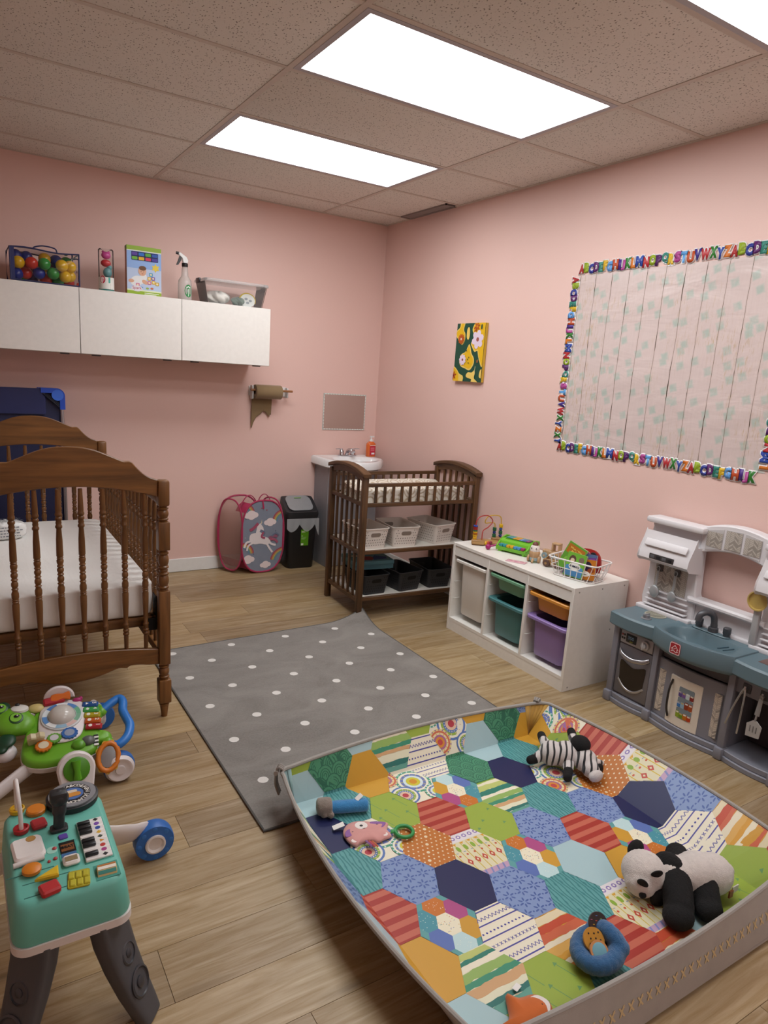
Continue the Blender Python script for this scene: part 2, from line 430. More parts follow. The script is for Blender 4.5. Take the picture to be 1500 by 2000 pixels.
def tile(x0, x1, y0, y1):
    k = (round(x1-x0, 3), round(y1-y0, 3))
    if k not in _tm:
        w, d = (x1-x0)/2, (y1-y0)/2; e = .011; _tm[k] = MB().loft([[(-w+e, -d+e, .002), (w-e, -d+e, .002), (w-e, d-e, .002), (-w+e, d-e, .002)], [(-w, -d, .009), (w, -d, .009), (w, d, .009), (-w, d, .009)], [(-w, -d, .018), (w, -d, .018), (w, d, .018), (-w, d, .018)]]).mesh('ceiling_tile', TILE)
    o = bpy.data.objects.new('ceiling_tile', _tm[k]); COL.objects.link(o); o.parent = ceiling; o.location = ((x0+x1)/2, (y0+y1)/2, CEIL)
cells = []
for i in range(len(xs)-1):
    for j in range(len(yy)-1):
        if i == 1 and j in LIGHT_ROWS: cells.append((i, j)); continue
        if i == 0 and j == 1:
            tile(xs[1], VENT[0], yy[j+1], yy[j]); continue
        tile(xs[i+1], xs[i], yy[j+1], yy[j])
def tee(lo, hi): m = MB().b2(lo, hi).build('ceiling_tee', TEE); m.parent = ceiling
for x in xs[1:-1]: tee((x-.012, YF, CEIL-.001), (x+.012, 0, CEIL+.004))
for y in yy[1:-1]:
    for a, b in zip(xs[:-1], xs[1:]): tee((b+.012, y-.012, CEIL-.0006), (a-.012, y+.012, CEIL+.004))
tee((-.02, YF, CEIL-.0015), (0, 0, CEIL+.004)); tee((XL, -.02, CEIL-.0015), (-.02, 0, CEIL+.004))
em = NT('light_diffuser'); e = em.n('ShaderNodeEmission'); e.inputs[0].default_value = (*PANEL_COLOR, 1)
e.inputs[1].default_value = PANEL_STRENGTH; em.l(e.outputs[0], em.out.inputs[0]); DIFF = em.m
names = ['large lit panel between the two others, over the spotted rug', 'x']
LL = {2: 'lit ceiling panel over the changing table, closest to the cupboard wall', 4: 'lit ceiling panel over the grey spotted rug', 6: 'lit ceiling panel over the quilted play mat', 10: 'unseen lit ceiling panel added at the far end of the room, away from the sink'}
for i, j in cells:
    x0, x1, y0, y1 = xs[2], xs[1], yy[j+1], yy[j]; cx_, cy_ = (x0+x1)/2, (y0+y1)/2
    t = thing('ceiling_light', LL[j], 'ceiling light', (cx_, cy_, CEIL), group='lay-in ceiling lights')
    w, d = (x1-x0)/2-.012, (y1-y0)/2-.012; b = .024
    MB().b2((-w+b, -d+b, .003), (w-b, d-b, .006)).build('diffuser', DIFF, t)
    m = MB()
    for lo, hi in (((-w, -d, -.002), (w, -d+b, .012)), ((-w, d-b, -.002), (w, d, .012)), ((-w, -d+b, -.002), (-w+b, d-b, .012)), ((w-b, -d+b, -.002), (w, d-b, .012))): m.b2(lo, hi)
    m.build('frame', P('#a9a6ac', .4), t)
t = thing('air_vent', 'dark grey slotted air register in the ceiling beside the wall', 'vent', (VENT[0]/2, (VENT[1]+VENT[2])/2, CEIL))
w, d = -VENT[0]/2-.004, (VENT[2]-VENT[1])/2; m = MB()
for lo, hi in (((-w, -d, -.003), (w, -d+.01, .012)), ((-w, d-.01, -.003), (w, d, .012)), ((-w, -d, -.003), (-w+.008, d, .012)), ((w-.02, -d, -.003), (w, d, .012))): m.b2(lo, hi)
m.build('frame', P('#8f8480', .5), t); MB().b2((-w, -d, .012), (w, d, .016)).build('backing', P('#5a5250', .8), t)
for k in range(5):
    x = -w+.014+k*.013; MB().at((x, 0, .004), (0, R(35), 0)).box((0, 0, 0), (.011, 2*d-.02, .0012)).build('louvre', P('#8d827e', .5), t)
# ================================================================== crib
CRIB = wood('honey_brown_crib_wood', '#452a10', '#875a2d', .8, 2, .38)
CRIBX = wood('honey_brown_crib_rail_wood', '#452a10', '#875a2d', .8, 0, .38)
CRIBY = wood('honey_brown_crib_side_wood', '#452a10', '#875a2d', .8, 1, .38)
CX0, CY0, CLEN, CW = -2.629, -2.132, 1.385, .353       # middle of the near end panel, length, half width
crib = thing('baby_crib', 'brown wooden baby crib with turned spindles and arched end panels', 'crib', (CX0, CY0, 0))
def post_mesh():
    m = MB(); h = .0235
    def blk(z0, z1, w=h, top=.004): m.b2((-w, -w, z0), (w, w, z1), top, 2)
    def turn(z0, z1):
        d = z1-z0; m.lathe([(.018, z0-.002), (.0185, z0+.05*d), (.015, z0+.09*d), (.022, z0+.14*d), (.022, z0+.2*d), (.0175, z0+.25*d), (.0215, z0+.4*d), (.0225, z0+.52*d), (.0205, z0+.68*d), (.0165, z0+.76*d), (.022, z0+.82*d), (.022, z0+.88*d), (.0155, z0+.93*d), (.0185, z1+.002)], seg=20, caps=False)
    blk(.947, 1.056, h, .009); turn(.881, .947); blk(.76, .881); turn(.67, .76); turn(.582, .67); blk(.249, .582); turn(.178, .249); blk(.069, .178, .026, .005)
    m.lathe([(.0125, 0), (.0185, .05), (.0175, .052), (.021, .056), (.0215, .062), (.016, .066), (.018, .072)], seg=20)
    return m.mesh('post', CRIB, 40)
pm_ = post_mesh()
for sx in (-1, 1):
    for y in (0, CLEN):
        o = bpy.data.objects.new('post', pm_); COL.objects.link(o); o.parent = crib; o.location = (sx*CW, y, 0)
def headboard():
    half = [(0, 1.192), (.05, 1.189), (.10, 1.177), (.15, 1.156), (.19, 1.1385), (.205, 1.134), (.222, 1.134), (.232, 1.130), (.252, 1.106), (.275, 1.084), (.30, 1.068), (.33, 1.058)]
    sm = spline(half, 3); top = [(-u, z) for u, z in sm[::-1]][:-1]+sm
    bot = [(u, 1.037-.050*(u/.33)**2) for u in [(-.33+.66*i/24) for i in range(25)]]
    return MB().prism(bot+top[::-1], -.011, .011, 'xz', .003)
def footrail():
    half = [(0, .231), (.05, .2335), (.10, .243), (.14, .255), (.165, .262), (.19, .2585), (.20, .2585), (.215, .266), (.25, .264), (.29, .256), (.33, .252)]
    sm = spline(half, 3); bot = [(-u, z) for u, z in sm[::-1]][:-1]+sm
    top = [(u, .352-.03*(u/.33)**2) for u in [(-.33+.66*i/20) for i in range(21)]]
    return MB().prism(bot+top[::-1], -.011, .011, 'xz', .003)
def spindle_mesh(z0, z1, name='spindle'):
    ref = [(.0075, .335), (.0085, .36), (.0095, .41), (.0085, .414), (.0125, .419), (.0125, .425), (.009, .429), (.0125, .434), (.0125, .440), (.009, .443), (.011, .448), (.010, .455), (.0125, .460), (.0125, .466), (.0085, .470),
           (.010, .50), (.0125, .56), (.013, .60), (.0105, .607), (.0128, .611), (.0105, .615), (.0128, .619), (.0105, .623), (.0132, .630), (.0135, .645), (.0095, .657), (.0130, .663), (.009, .668), (.0125, .676), (.0125, .686), (.009, .694), (.0128, .700), (.009, .706), (.0125, .714), (.0128, .722), (.009, .728), (.0128, .734), (.0095, .740), (.0125, .748), (.0132, .757), (.0105, .763), (.0128, .767), (.0105, .771), (.0128, .775),
           (.0125, .80), (.0118, .84), (.0092, .884), (.0128, .889), (.0125, .896), (.0095, .900), (.0110, .908), (.0095, .915), (.0128, .921), (.0125, .928), (.0092, .932), (.0128, .938), (.0125, .944), (.0105, .949), (.011, .957), (.0095, 1.0), (.0080, 1.04)]
    a, b = ref[0][1], ref[-1][1]
    return MB().lathe([(r, z0+(z-a)/(b-a)*(z1-z0)) for r, z in ref], seg=10).mesh(name, CRIB, 50)
hb = headboard().build('end_top_rail', CRIBX, crib); hb2 = hb.copy(); COL.objects.link(hb2); hb2.parent = crib; hb2.location = (0, CLEN, 0)
fr_ = footrail().build('end_bottom_rail', CRIBX, crib); f2 = fr_.copy(); COL.objects.link(f2); f2.parent = crib; f2.location = (0, CLEN, 0)
sp = spindle_mesh(.335, 1.035)
for y in (0, CLEN):
    for i in range(8):
        u = -.279+i*.0797; o = bpy.data.objects.new('spindle', sp); COL.objects.link(o); o.parent = crib; o.location = (u, y, -.005-.014*(abs(u)/.28)**2)
ss = spindle_mesh(.285, .955); nS = 17
for sx in (-1, 1):
    MB().b2((sx*CW-.016, .024, .950), (sx*CW+.016, CLEN-.024, .992), .005).build('side_top_rail', CRIBY, crib)
    MB().b2((sx*CW-.014, .024, .262), (sx*CW+.014, CLEN-.024, .300), .004).build('side_bottom_rail', CRIBY, crib)
    for i in range(nS):
        y = .07+(CLEN-.14)*i/(nS-1); o = bpy.data.objects.new('spindle', ss); COL.objects.link(o); o.parent = crib; o.location = (sx*CW, y, 0)
m = MB()
for y in (.045, CLEN-.045): m.b2((-.325, y-.011, .418), (.325, y+.011, .460), .003)
for x in (-.318, .318): m.b2((x-.011, .034, .418), (x+.011, CLEN-.034, .460), .003)
m.build('mattress_support_frame', CRIBX, crib)
MB().b2((-.31, .05, .4605), (.31, CLEN-.05, .4655)).build('support_board', wood('support_board', '#5a3c20', '#7a5632', .5, 0), crib)
for sx in (-1, 1):
    for y in (.032, CLEN-.032):
        s_ = 1 if y < .5 else -1
        MB().b2((sx*.331, y-.008, .40), (sx*.326, y+.05*s_, .55)).b2((sx*.331, y-.010*s_, .40), (sx*.275, y-.006*s_, .455)).build('corner_bracket', P('#17171a', .4, .6), crib)
# mattress with a fitted sheet
def mattress():
    hx, y0, y1, z0, z1 = .322, .026, CLEN-.026, .4665, .612
    m = MB(); rings = []
    prof = [(.012, 0), (.002, .010), (0, .04), (.001, .09), (.002, .125), (.001, .1335), (.003, .1385), (.0085, .1415), (.016, .1425), (.05, .1455)]
    for d, z in prof:
        w = hx-d; a, b = y0+d, y1-d
        rings.append([(x, y+0*math.sin(40*x), z0+z) for x, y in [(p[0], p[1]+(a+b)/2) for p in rrect(2*w, b-a, max(.012, .05-d*.3), 5)]])
    m.loft(rings, cap1=False)
    n0 = rings[-1]; b = len(m.v)-len(n0)
    # gently crowned top
    def top(u, v):
        x = (-1+2*u)*(hx-.05); y = y0+.05+v*(y1-y0-.1); return (x, y, z0+.1455+.006*math.sin(PI*u)*math.sin(PI*v)+.0015*math.sin(31*x+4*math.sin(5*y)))
    m2 = MB().grid(top, 24, 48)
    rim = [tuple(p) for p in n0]
    m.loft([rim, [(p[0]*.985, (p[1]-(y0+y1)/2)*.992+(y0+y1)/2, p[2]+.001) for p in rim]], cap0=False, cap1=True)
    return m
sheet_m = NT('white_sheet'); v_ = sheet_m.coord('Object', (1, 1, 1)); n_ = sheet_m.noise(v_, 7, 5, .6, 1.2); n2_ = sheet_m.noise(sheet_m.coord('Object', (30, 6, 10)), 1.2, 3, .5, .5)
sheet_m.set(Base_Color=lin('#ebe9e5'), Roughness=.75, Sheen_Weight=.2); sheet_m.bump(sheet_m.math('ADD', n_, sheet_m.math('MULTIPLY', n2_, .6)), .28, .008)
o = mattress().build('crib_mattress', sheet_m.m, None, 50, loc=(CX0, CY0, 0))
tag(o, 'white crib mattress in a fitted sheet, lying in the wooden crib', 'mattress')
# pack of wipes on the mattress
t = thing('wipes_pack', 'crinkled white wipes pack with grey printing, lying on the crib mattress', 'wipes pack', (-2.80, -1.16, .6135), R(8))
def pk(u, v):
    a = 2*PI*u; k = min(1, 4*v*(1-v)+.15)**.35; x = .085*(2*v-1)*(1+.02*math.sin(9*a)); return (x, .055*k*math.copysign(abs(math.cos(a))**.55, math.cos(a)), .046+.046*k*math.copysign(abs(math.sin(a))**.6, math.sin(a))+.002*math.sin(40*v+5*a)*k)
g_ = MB().grid(pk, 32, 26); PKM = NT('crinkled_film'); n_ = PKM.noise(PKM.coord(), 40, 5, .65, 1.5); PKM.set(Base_Color=lin('#e6e6e4'), Roughness=.28); PKM.bump(n_, .6, .004)
g_.build('wrapper', PKM.m, t, 60)
pr = Print(lambda x, y, l: (x, y, .0935+l))
for r_ in range(6):
    y = .036-r_*.014; x = -.06
    while x < .058: w = random.uniform(.006, .018); pr.poly([(x, y), (x+w, y), (x+w, y+.005), (x, y+.005)], '#777b82'); x += w+.004
pr.build('printed_text', t)
pr = Print(lambda x, y, l: (x, -.0560-l, .045+y*1.6))
for r_ in range(4):
    y = .012-r_*.009; x = -.055
    while x < .05: w = random.uniform(.005, .015); pr.poly([(x, y), (x+w, y), (x+w, y+.003), (x, y+.003)], '#777b82'); x += w+.004
pr.build('printed_text', t)

# ================================================================== daycare cots leaning behind the crib
NAVY = P('#141d48', .55, 0, 'fabric'); BLUEPL = P('#1d4fc4', .4, 0, 'mold')
def cot(x1, y0, label, top=1.318, lean=0.0):
    t = thing('daycare_cot', label, 'cot', (x1-.28, y0, 0), group='daycare cots stood on end behind the crib', rot=(R(lean), 0, 0))
    W, Hh = .28, top
    c = MB().prism(rrect(2*W-.012, Hh-.012, .055, 5, (0, Hh/2)), -.004, .004, 'xz'); c.build('sleeping_sheet', NAVY, t)
    for sx in (-1, 1):
        MB().tube([(sx*(W-.018), -.012, .10), (sx*(W-.018), -.012, Hh-.10)], .011, 10).build('side_pole', metal('#b9bdc4', .3), t)
    for z in (.02, Hh-.02): MB().tube([(-(W-.10), -.012, z), (W-.10, -.012, z)], .011, 10).build('end_pole', metal('#b9bdc4', .3), t)
    # vinyl cover folded over the end pole
    MB().prism(rrect(2*W-.22, .16, .01, 3, (0, Hh-.085)), -.026, -.006, 'xz', .004).build('end_sleeve', P('#18235a', .5, 0, 'fabric'), t)
    for sx in (-1, 1):
        for top_ in (0, 1):
            z = Hh if top_ else 0; dz = -1 if top_ else 1
            arc = [(sx*(W-.045+.045*math.sin(R(a))), z+dz*(.045-.045*math.cos(R(a)))) for a in range(0, 91, 15)]
            outer = [(sx*(W-.135), z)]+arc+[(sx*W, z+dz*.13)]; inner = [(sx*(W-.03), z+dz*.13), (sx*(W-.03), z+dz*.075), (sx*(W-.075), z+dz*.03), (sx*(W-.135), z+dz*.03)]
            pl = outer+inner
            if area(pl) < 0: pl = pl[::-1]
            c_ = MB().prism(pl, -.034, .008, 'xz').build('corner_casting', BLUEPL, t)
            MB().at((sx*(W-.042), -.036, z+dz*.042), (0, R(45*sx*dz), 0)).lathe([(.008, 0), (.034, 0), (.034, .004), (.026, .006), (.024, .002), (.008, .002)], seg=20, axis='y').build('hub', P('#3a74e6', .35, 0, 'mold'), c_)
            for k in range(3):
                q = .05+k*.014; MB().tube([(sx*(W-.125+k*.012), -.03, z+dz*(.034+k*.002)), (sx*(W-.034), -.03, z+dz*(.115-k*.01))], .003, 6).build('rib', P('#101326', .5), c_)
    return t
cot(-2.390, -.155, 'navy daycare cot with bright blue corner castings, front one behind the crib')
cot(-2.395, -.105, 'navy daycare cot right against the pink wall, behind the front cot', 1.316)
cot(-2.400, -.055, 'rearmost navy daycare cot of the stack standing behind the crib', 1.314)

# ================================================================== wall cupboards
CUP = P('#d3d0cb', .32); CUPB = P('#c9c6c0', .4)
CZ, CXR = 1.537, -1.121
labs = ['white flat-front wall cupboard under the clear storage bin', 'white flat-front wall cupboard under the toy tube and the picture box', 'white flat-front wall cupboard under the bag of balls']
for k in range(3):
    t = thing('wall_cupboard', labs[k], 'cupboard', (CXR-.3-.6*k, 0, CZ), group='white wall cupboards in a row')
    m = MB(); D = -.381
    m.b2((-.2995, D, 0), (-.2815, -.001, .38)).b2((.2815, D, 0), (.2995, -.001, .38)).b2((-.2815, D, 0), (.2815, -.001, .018)).b2((-.2815, D, .362), (.2815, -.001, .38)).b2((-.2815, -.012, .018), (.2815, -.004, .362))
    m.build('carcass', CUPB, t)
    d_ = MB().b2((-.2985, D-.020, .002), (.2985, D-.002, .379), .0015, 1).build('door', CUP, t)
    for x in (-.235, .19): MB().b2((x, D-.006, -.007), (x+.05, D+.022, -.0005), .002).build('push_catch', P('#26272b', .4), t)

# ================================================================== things on the cupboards
TOP = CZ+.38+.0008
# -- mesh/vinyl bag of play balls
bx0, bx1, by0, by1, bh = -2.668, -2.312, -.375, -.12, .178
bag = thing('ball_bag', 'clear vinyl zip bag with navy trim full of coloured balls on the cupboard', 'ball bag', ((bx0+bx1)/2, (by0+by1)/2, TOP))
hw, hd = (bx1-bx0)/2, (by1-by0)/2
def topz(x): return bh*(.97+.03*math.sin(2.2*PI*(x/hw+1)/2))+.006
CLEARV = P('#dfe3ea', .06, 0, 'clear', .012)
m = MB()
for s in (-1, 1):
    m.grid(lambda u, v, s=s: ((2*u-1)*hw, s*(hd+.008*math.sin(PI*u)*math.sin(PI*v)), .001+v*(topz((2*u-1)*hw)-.001)), 12, 6)
    m.grid(lambda u, v, s=s: (s*(hw+.010*math.sin(PI*u)*math.sin(PI*v)), (2*u-1)*hd, .001+v*(topz(s*hw)-.001)), 8, 6)
m.grid(lambda u, v: ((2*u-1)*hw, (2*v-1)*hd, topz((2*u-1)*hw)+.012*math.sin(PI*u)*math.sin(PI*v)), 12, 8)
m.build('vinyl_panel', CLEARV, bag, 60, fix=False)
m = MB()
for s in (-1, 1):
    m.tube([((2*i/10-1)*hw, s*hd, topz((2*i/10-1)*hw)) for i in range(11)], .0042, 8)
    m.tube([((2*i/10-1)*hw, s*hd, .005) for i in range(11)], .004, 8)
    for sx in (-1, 1): m.tube([(sx*hw, s*hd, .004), (sx*hw, s*hd, topz(sx*hw)+.003)], .0045, 8)
for sx in (-1, 1): m.tube([(sx*hw, -hd, topz(sx*hw)), (sx*hw, hd, topz(sx*hw))], .004, 8)
m.build('piping', P('#141c50', .5, 0, 'fabric'), bag)
MB().b2((-hw+.002, -hd-.0035, .004), (-hw+.022, -hd-.0015, topz(-hw)), 0).build('zip_band', P('#16205a', .5, 0, 'fabric'), bag)
MB().tube(spline([(-.055, -.05, topz(0)+.010), (-.045, -.05, topz(0)+.024), (0, -.05, topz(0)+.036), (.06, -.05, topz(0)+.030), (.072, -.05, topz(0)+.008)], 6), (.004), 8).build('carry_handle', P('#141c50', .5, 0, 'fabric'), bag)
BC = {'red': '#c0301f', 'yellow': '#dcae14', 'green': '#2f8a38', 'blue': '#26368e', 'purple': '#4a2258'}
br = .0338
# front layer read from the photograph (column x, height), then the layers behind it
front = [(-.135, .104, 'yellow'), (-.067, .107, 'red'), (-.001, .111, 'green'), (.0905, .113, 'yellow'), (.141, .118, 'yellow'), (-.1435, .042, 'blue'), (-.0925, .056, 'red'), (-.0265, .061, 'blue'), (.0455, .066, 'green'), (.1115, .057, 'yellow'), (.1435, .068, 'yellow')]
low_row = [(-.1135, 'green'), (-.055, 'purple'), (.014, 'red'), (.080, 'green'), (.1435, 'red')]
top_row = [(-.1435, 'blue'), (-.085, 'blue'), (.008, 'yellow'), (.071, 'blue'), (.130, 'green')]
names_ = list(BC)
me_b = {c: MB().ball((0, 0, 0), br, 24, 14).mesh('play_ball', P(BC[c], .22)) for c in BC}
placed = []
def ball(x, y, z, c):
    # let each ball slide back in depth until it touches no other
    while any((x-q[0])**2+(y-q[1])**2+(z-q[2])**2 < (2*br*.985)**2 for q in placed) and y < hd-br-.004: y += .004
    if any((x-q[0])**2+(y-q[1])**2+(z-q[2])**2 < (2*br*.95)**2 for q in placed): return
    placed.append((x, y, z))
    o = bpy.data.objects.new('play_ball', me_b[c]); COL.objects.link(o); o.location = ((bx0+bx1)/2+x, (by0+by1)/2+y, TOP+z)
    tag(o, 'glossy %s plastic play ball inside the clear vinyl bag' % c, 'ball', '%s balls in the vinyl bag' % c)
y0_ = -hd+br+.004
for x, z, c in front: ball(x, y0_, z, c)
for x, c in low_row: ball(x, y0_, br+.0012, c)
for x, c in top_row: ball(x, y0_+.03, .145, c)
for lay in (1, 2):
    for rw, z in enumerate((br+.0012, .105)):
        for k in range(5): ball(-.14+.07*k, y0_+lay*.07, z, names_[(k*3+rw*2+lay*4+k*k) % 5])
# -- clear tube of bath toys
t = thing('toy_tube', 'clear plastic tube of small bath toys standing beside the picture box', 'toy tube', (-2.141, -.25, TOP))
MB().lathe([(.043, .012), (.044, .02), (.044, .245), (.040, .250), (0.001, .252)], seg=28, caps=False).build('clear_tube', P('#e6ebee', .05, 0, 'clear', .015), t)
MB().lathe([(.0455, 0), (.0455, .012), (.044, .014), (.001, .014)], seg=28).build('base_cap', P('#2c7d74', .4), t)
pr = Print(lambda x, y, l: (.0447*math.sin(x/.0447), -.0447*math.cos(x/.0447), y)); 
for k in range(24):
    a, b = -.10+k*.2/24, -.10+(k+1)*.2/24
    pr.poly([(a, .016), (b, .016), (b, .085), (a, .085)], '#d8d5d0'); 
pr.mp = lambda x, y, l: (.0451*math.sin(x/.0451), -.0451*math.cos(x/.0451), y)
pr.poly(ell(-.030, .070, .017, .022, 14), '#c22a44'); pr.mp = lambda x, y, l: (.0454*math.sin(x/.0454), -.0454*math.cos(x/.0454), y)
pr.poly(ell(-.030, .072, .011, .014, 12), '#e6c9cc')
for r_ in range(4): pr.poly([(-.05, .046-.008*r_), (.018, .046-.008*r_), (.018, .043-.008*r_), (-.05, .043-.008*r_)], '#4a4648')
pr.poly([(.004, .052), (.016, .052), (.016, .084), (.004, .084)], '#4aa79b'); pr.poly([(-.05, .016), (.03, .016), (.03, .022), (-.05, .022)], '#3d9d90')
pr.build('wrap_label', t)
tl = (-2.141, -.25, TOP)
def small(name, mb, mat, label, cat, loc, group=None): return tag(mb.build(name, mat, None, loc=loc), label, cat, group)
a_ = MB().ball((0, 0, .030), (.026, .022, .030)).ball((.012, -.004, .060), (.016, .014, .015)); soft(small('bath_toy', a_, P('#5d8f93', .35), 'teal squeeze toy low in the clear tube', 'bath toy', (tl[0]+.008, tl[1], TOP+.086)), .003, 3)
a_ = MB().ball((0, 0, .020), (.030, .024, .022)).ball((.016, -.012, .020), (.012, .008, .012)); soft(small('bath_toy', a_, P('#b8242c', .35), 'red squeeze toy above the teal one in the tube', 'bath toy', (tl[0]-.001, tl[1], TOP+.150)), .003, 3)
a_ = MB().ball((0, 0, .022), (.028, .022, .022)).ball((-.017, 0, .042), (.008, .006, .008)).ball((.017, 0, .042), (.008, .006, .008)); soft(small('bath_toy', a_, P('#c0468c', .35), 'pink squeeze toy with ears at the top of the tube', 'bath toy', (tl[0]+.001, tl[1], TOP+.193)), .003, 3)
# -- boxed soft blocks
t = thing('toy_box', 'picture box of baby blocks with green borders standing on the cupboard', 'toy box', (-1.925, -.27, TOP), R(-2))
bw, bh_, bd = .103, .290, .030
MB().b2((-bw, -bd, 0), (bw, bd, bh_), .0015, 1).build('carton', P('#b58a5e', .6), t)
pr = Print(lambda x, y, l: (x, -bd-.0006-l, y))
pr.poly([(-bw, 0), (bw, 0), (bw, bh_), (-bw, bh_)], '#b9c9e4'); pr.layer = .0003
pr.poly([(-bw, .16), (bw, .16), (bw, .264), (-bw, .264)], '#8fb0e2'); pr.poly([(-bw, .264), (bw, .264), (bw, bh_), (-bw, bh_)], '#8fae3e'); pr.poly([(-bw, 0), (bw, 0), (bw, .026), (-bw, .026)], '#93b032'); pr.poly([(-bw, .026), (bw, .026), (bw, .034), (-bw, .034)], '#dfe6c4'); pr.poly([(-bw, .260), (bw, .260), (bw, .265), (-bw, .265)], '#e8ecd8')
pr.layer = .0006
pr.poly(rrect(.160, .052, .004, 3, (.004, .232)), '#1b2350')
for i, c in enumerate(('#5a3f9a', '#2e6fc2', '#5aa63a', '#2d55a8', '#6fb03c', '#e0b52a', '#cc3a5a', '#4a3f9a')):
    x = -.056+(i % 4)*.040; y = .244-(i//4)*.025; pr.poly(rrect(.033, .018, .004, 3, (x, y)), c, .0009)
skin = '#d9a98c'
pr.poly(ell(-.045, .085, .040, .030, 16, R(20)), '#f0f0f0', .0009); pr.poly(ell(-.010, .100, .022, .034, 14, R(-30)), '#f4f4f4', .0009); pr.poly(ell(-.012, .145, .024, .028, 16), skin, .0012); pr.poly(ell(-.010, .163, .022, .014, 14), '#6b4b34', .0015)
pr.poly(ell(-.078, .083, .017, .011, 12), skin, .0012); pr.poly(ell(.004, .082, .020, .012, 12, R(-25)), skin, .0012)
pr.poly(ell(-.019, .142, .0028, .002, 8), '#3a2a22', .0018); pr.poly(ell(-.004, .142, .0028, .002, 8), '#3a2a22', .0018); pr.poly(ell(-.011, .130, .006, .0022, 8), '#b0604e', .0018)
for x, y, c in ((.030, .080, '#c96a9a'), (.055, .085, '#d8b13a'), (.077, .078, '#c9a53a'), (.030, .105, '#d8b13a'), (.053, .108, '#7a56b0'), (.040, .130, '#4aa0c0'), (-.040, .062, '#d06aa0')): pr.poly(rrect(.022, .021, .004, 3, (x, y)), c, .0012); pr.poly(rrect(.012, .011, .003, 3, (x, y)), '#e9d9b0', .0015)
for x, y, c in ((-.018, .048, '#4a8ac8'), (.018, .046, '#9ab04a'), (.045, .048, '#c86a3a')): pr.poly(ell(x, y, .010, .006, 10), c, .0012)
st = [((.068+(.026 if k % 2 == 0 else .015)*math.sin(k*PI/6)), .172+(.026 if k % 2 == 0 else .015)*math.cos(k*PI/6)) for k in range(12)]
pr.poly(st, '#e0c64a', .0009); pr.poly(ell(-.045, .040, .034, .018, 16), '#e9e6ee', .0015)
pr.build('front_print', t)
text('lettering', 'Spark', P('#b02a4a', .5), t, frame((-.045, -bd-.0026, .043), (1, 0, 0), (0, 0, 1)), .024)
for k, w_ in enumerate((.11, .09)): MB().b2((.0, -bd-.0012, .015-k*.009), (w_*.8, -bd-.0009, .019-k*.009)).build('lettering', P('#eef2dd', .5), t)
pr = Print(lambda x, y, l: (-bw-.0006, x, y)); pr.poly([(-bd, 0), (bd, 0), (bd, bh_), (-bd, bh_)], '#a5633c'); pr.mp = lambda x, y, l: (-bw-.0009, x, y); pr.poly([(-bd, .26), (bd, .26), (bd, bh_), (-bd, bh_)], '#5f7a2c'); pr.build('side_print', t)
# -- spray bottle
t = thing('spray_bottle', 'translucent spray bottle with a black and white trigger and green label', 'spray bottle', (-1.66, -.25, TOP), R(0))
MB().lathe([(.040, 0), (.0435, .004), (.0435, .105), (.040, .128), (.026, .148), (.021, .160), (.019, .205), (.0165, .208), (.0165, .220)], seg=28).build('bottle', P('#c9c4c0', .25, 0, 'clear', .42), t)
MB().lathe([(.019, .212), (.0195, .214), (.0195, .232), (.016, .235)], seg=20).build('collar', P('#151517', .4), t)
hd_ = MB().prism([(-.012, .234), (.016, .234), (.020, .252), (.010, .272), (-.030, .296), (-.040, .296), (-.042, .284), (-.018, .262)], -.011, .011, 'xz', .003); hd_.build('trigger_head', P('#d9d9d8', .35), t)
MB().prism([(-.030, .280), (-.022, .270), (-.026, .250), (-.044, .222), (-.052, .220), (-.040, .250)], -.006, .006, 'xz', .002).build('trigger', P('#141416', .4), t)
MB().cyl((-.056, 0, .292), (-.038, 0, .290), .0085, .0095).build('nozzle', P('#141416', .4), t)
R_ = .0441
pr = Print(lambda x, y, l: ((R_+l)*math.sin(x/R_), -(R_+l)*math.cos(x/R_), y)); 
for k in range(12):
    a0, a1 = 2*PI*k/12, 2*PI*(k+1)/12; pr.poly([(.012, .062), (.012+.026*math.cos(a0), .062+.040*math.sin(a0)), (.012+.026*math.cos(a1), .062+.040*math.sin(a1))], '#1f7a3c')
pr.layer = .0003; pr.line([(.012, .030), (.012, .075)], .004, '#dfeadf')
for a in (40, 90, 140): pr.poly(ell(.012+.012*math.cos(R(a)), .078+.010*math.sin(R(a)), .006, .004, 10), '#dfeadf')
pr.build('label', t)
# -- clear storage bin with cloths
t = thing('storage_bin', 'clear plastic storage bin with a snap lid at the end of the cupboards', 'storage bin', (-1.335, -.22, TOP))
def tray(w0, d0, w1, d1, h, r=.02, th=.002):
    rings = [[(x, y, .0) for x, y in rrect(w0, d0, r, 5)], [(x, y, h) for x, y in rrect(w1, d1, r*1.3, 5)], [(x, y, h) for x, y in rrect(w1-2*th, d1-2*th, r*1.3, 5)], [(x, y, th) for x, y in rrect(w0-2*th, d0-2*th, r, 5)]]
    return MB().loft(rings)
tray(.375, .20, .43, .245, .138).build('bin', P('#f0f0f0', .12, 0, 'clear', .03), t)
l_ = MB().loft([[(x, y, .1385) for x, y in rrect(.445, .262, .03, 5)], [(x, y, .150) for x, y in rrect(.448, .265, .03, 5)], [(x, y, .156) for x, y in rrect(.44, .257, .03, 5)], [(x, y, .156) for x, y in rrect(.40, .217, .03, 5)], [(x, y, .150) for x, y in rrect(.39, .207, .03, 5)]]).build('lid', P('#ececec', .2, 0, 'clear', .30), t)
for sx in (-1, 1): MB().b2((sx*.222, -.035, .128), (sx*.236, .035, .160), .004).build('latch', P('#2a2024', .4), t)
random.seed(11)
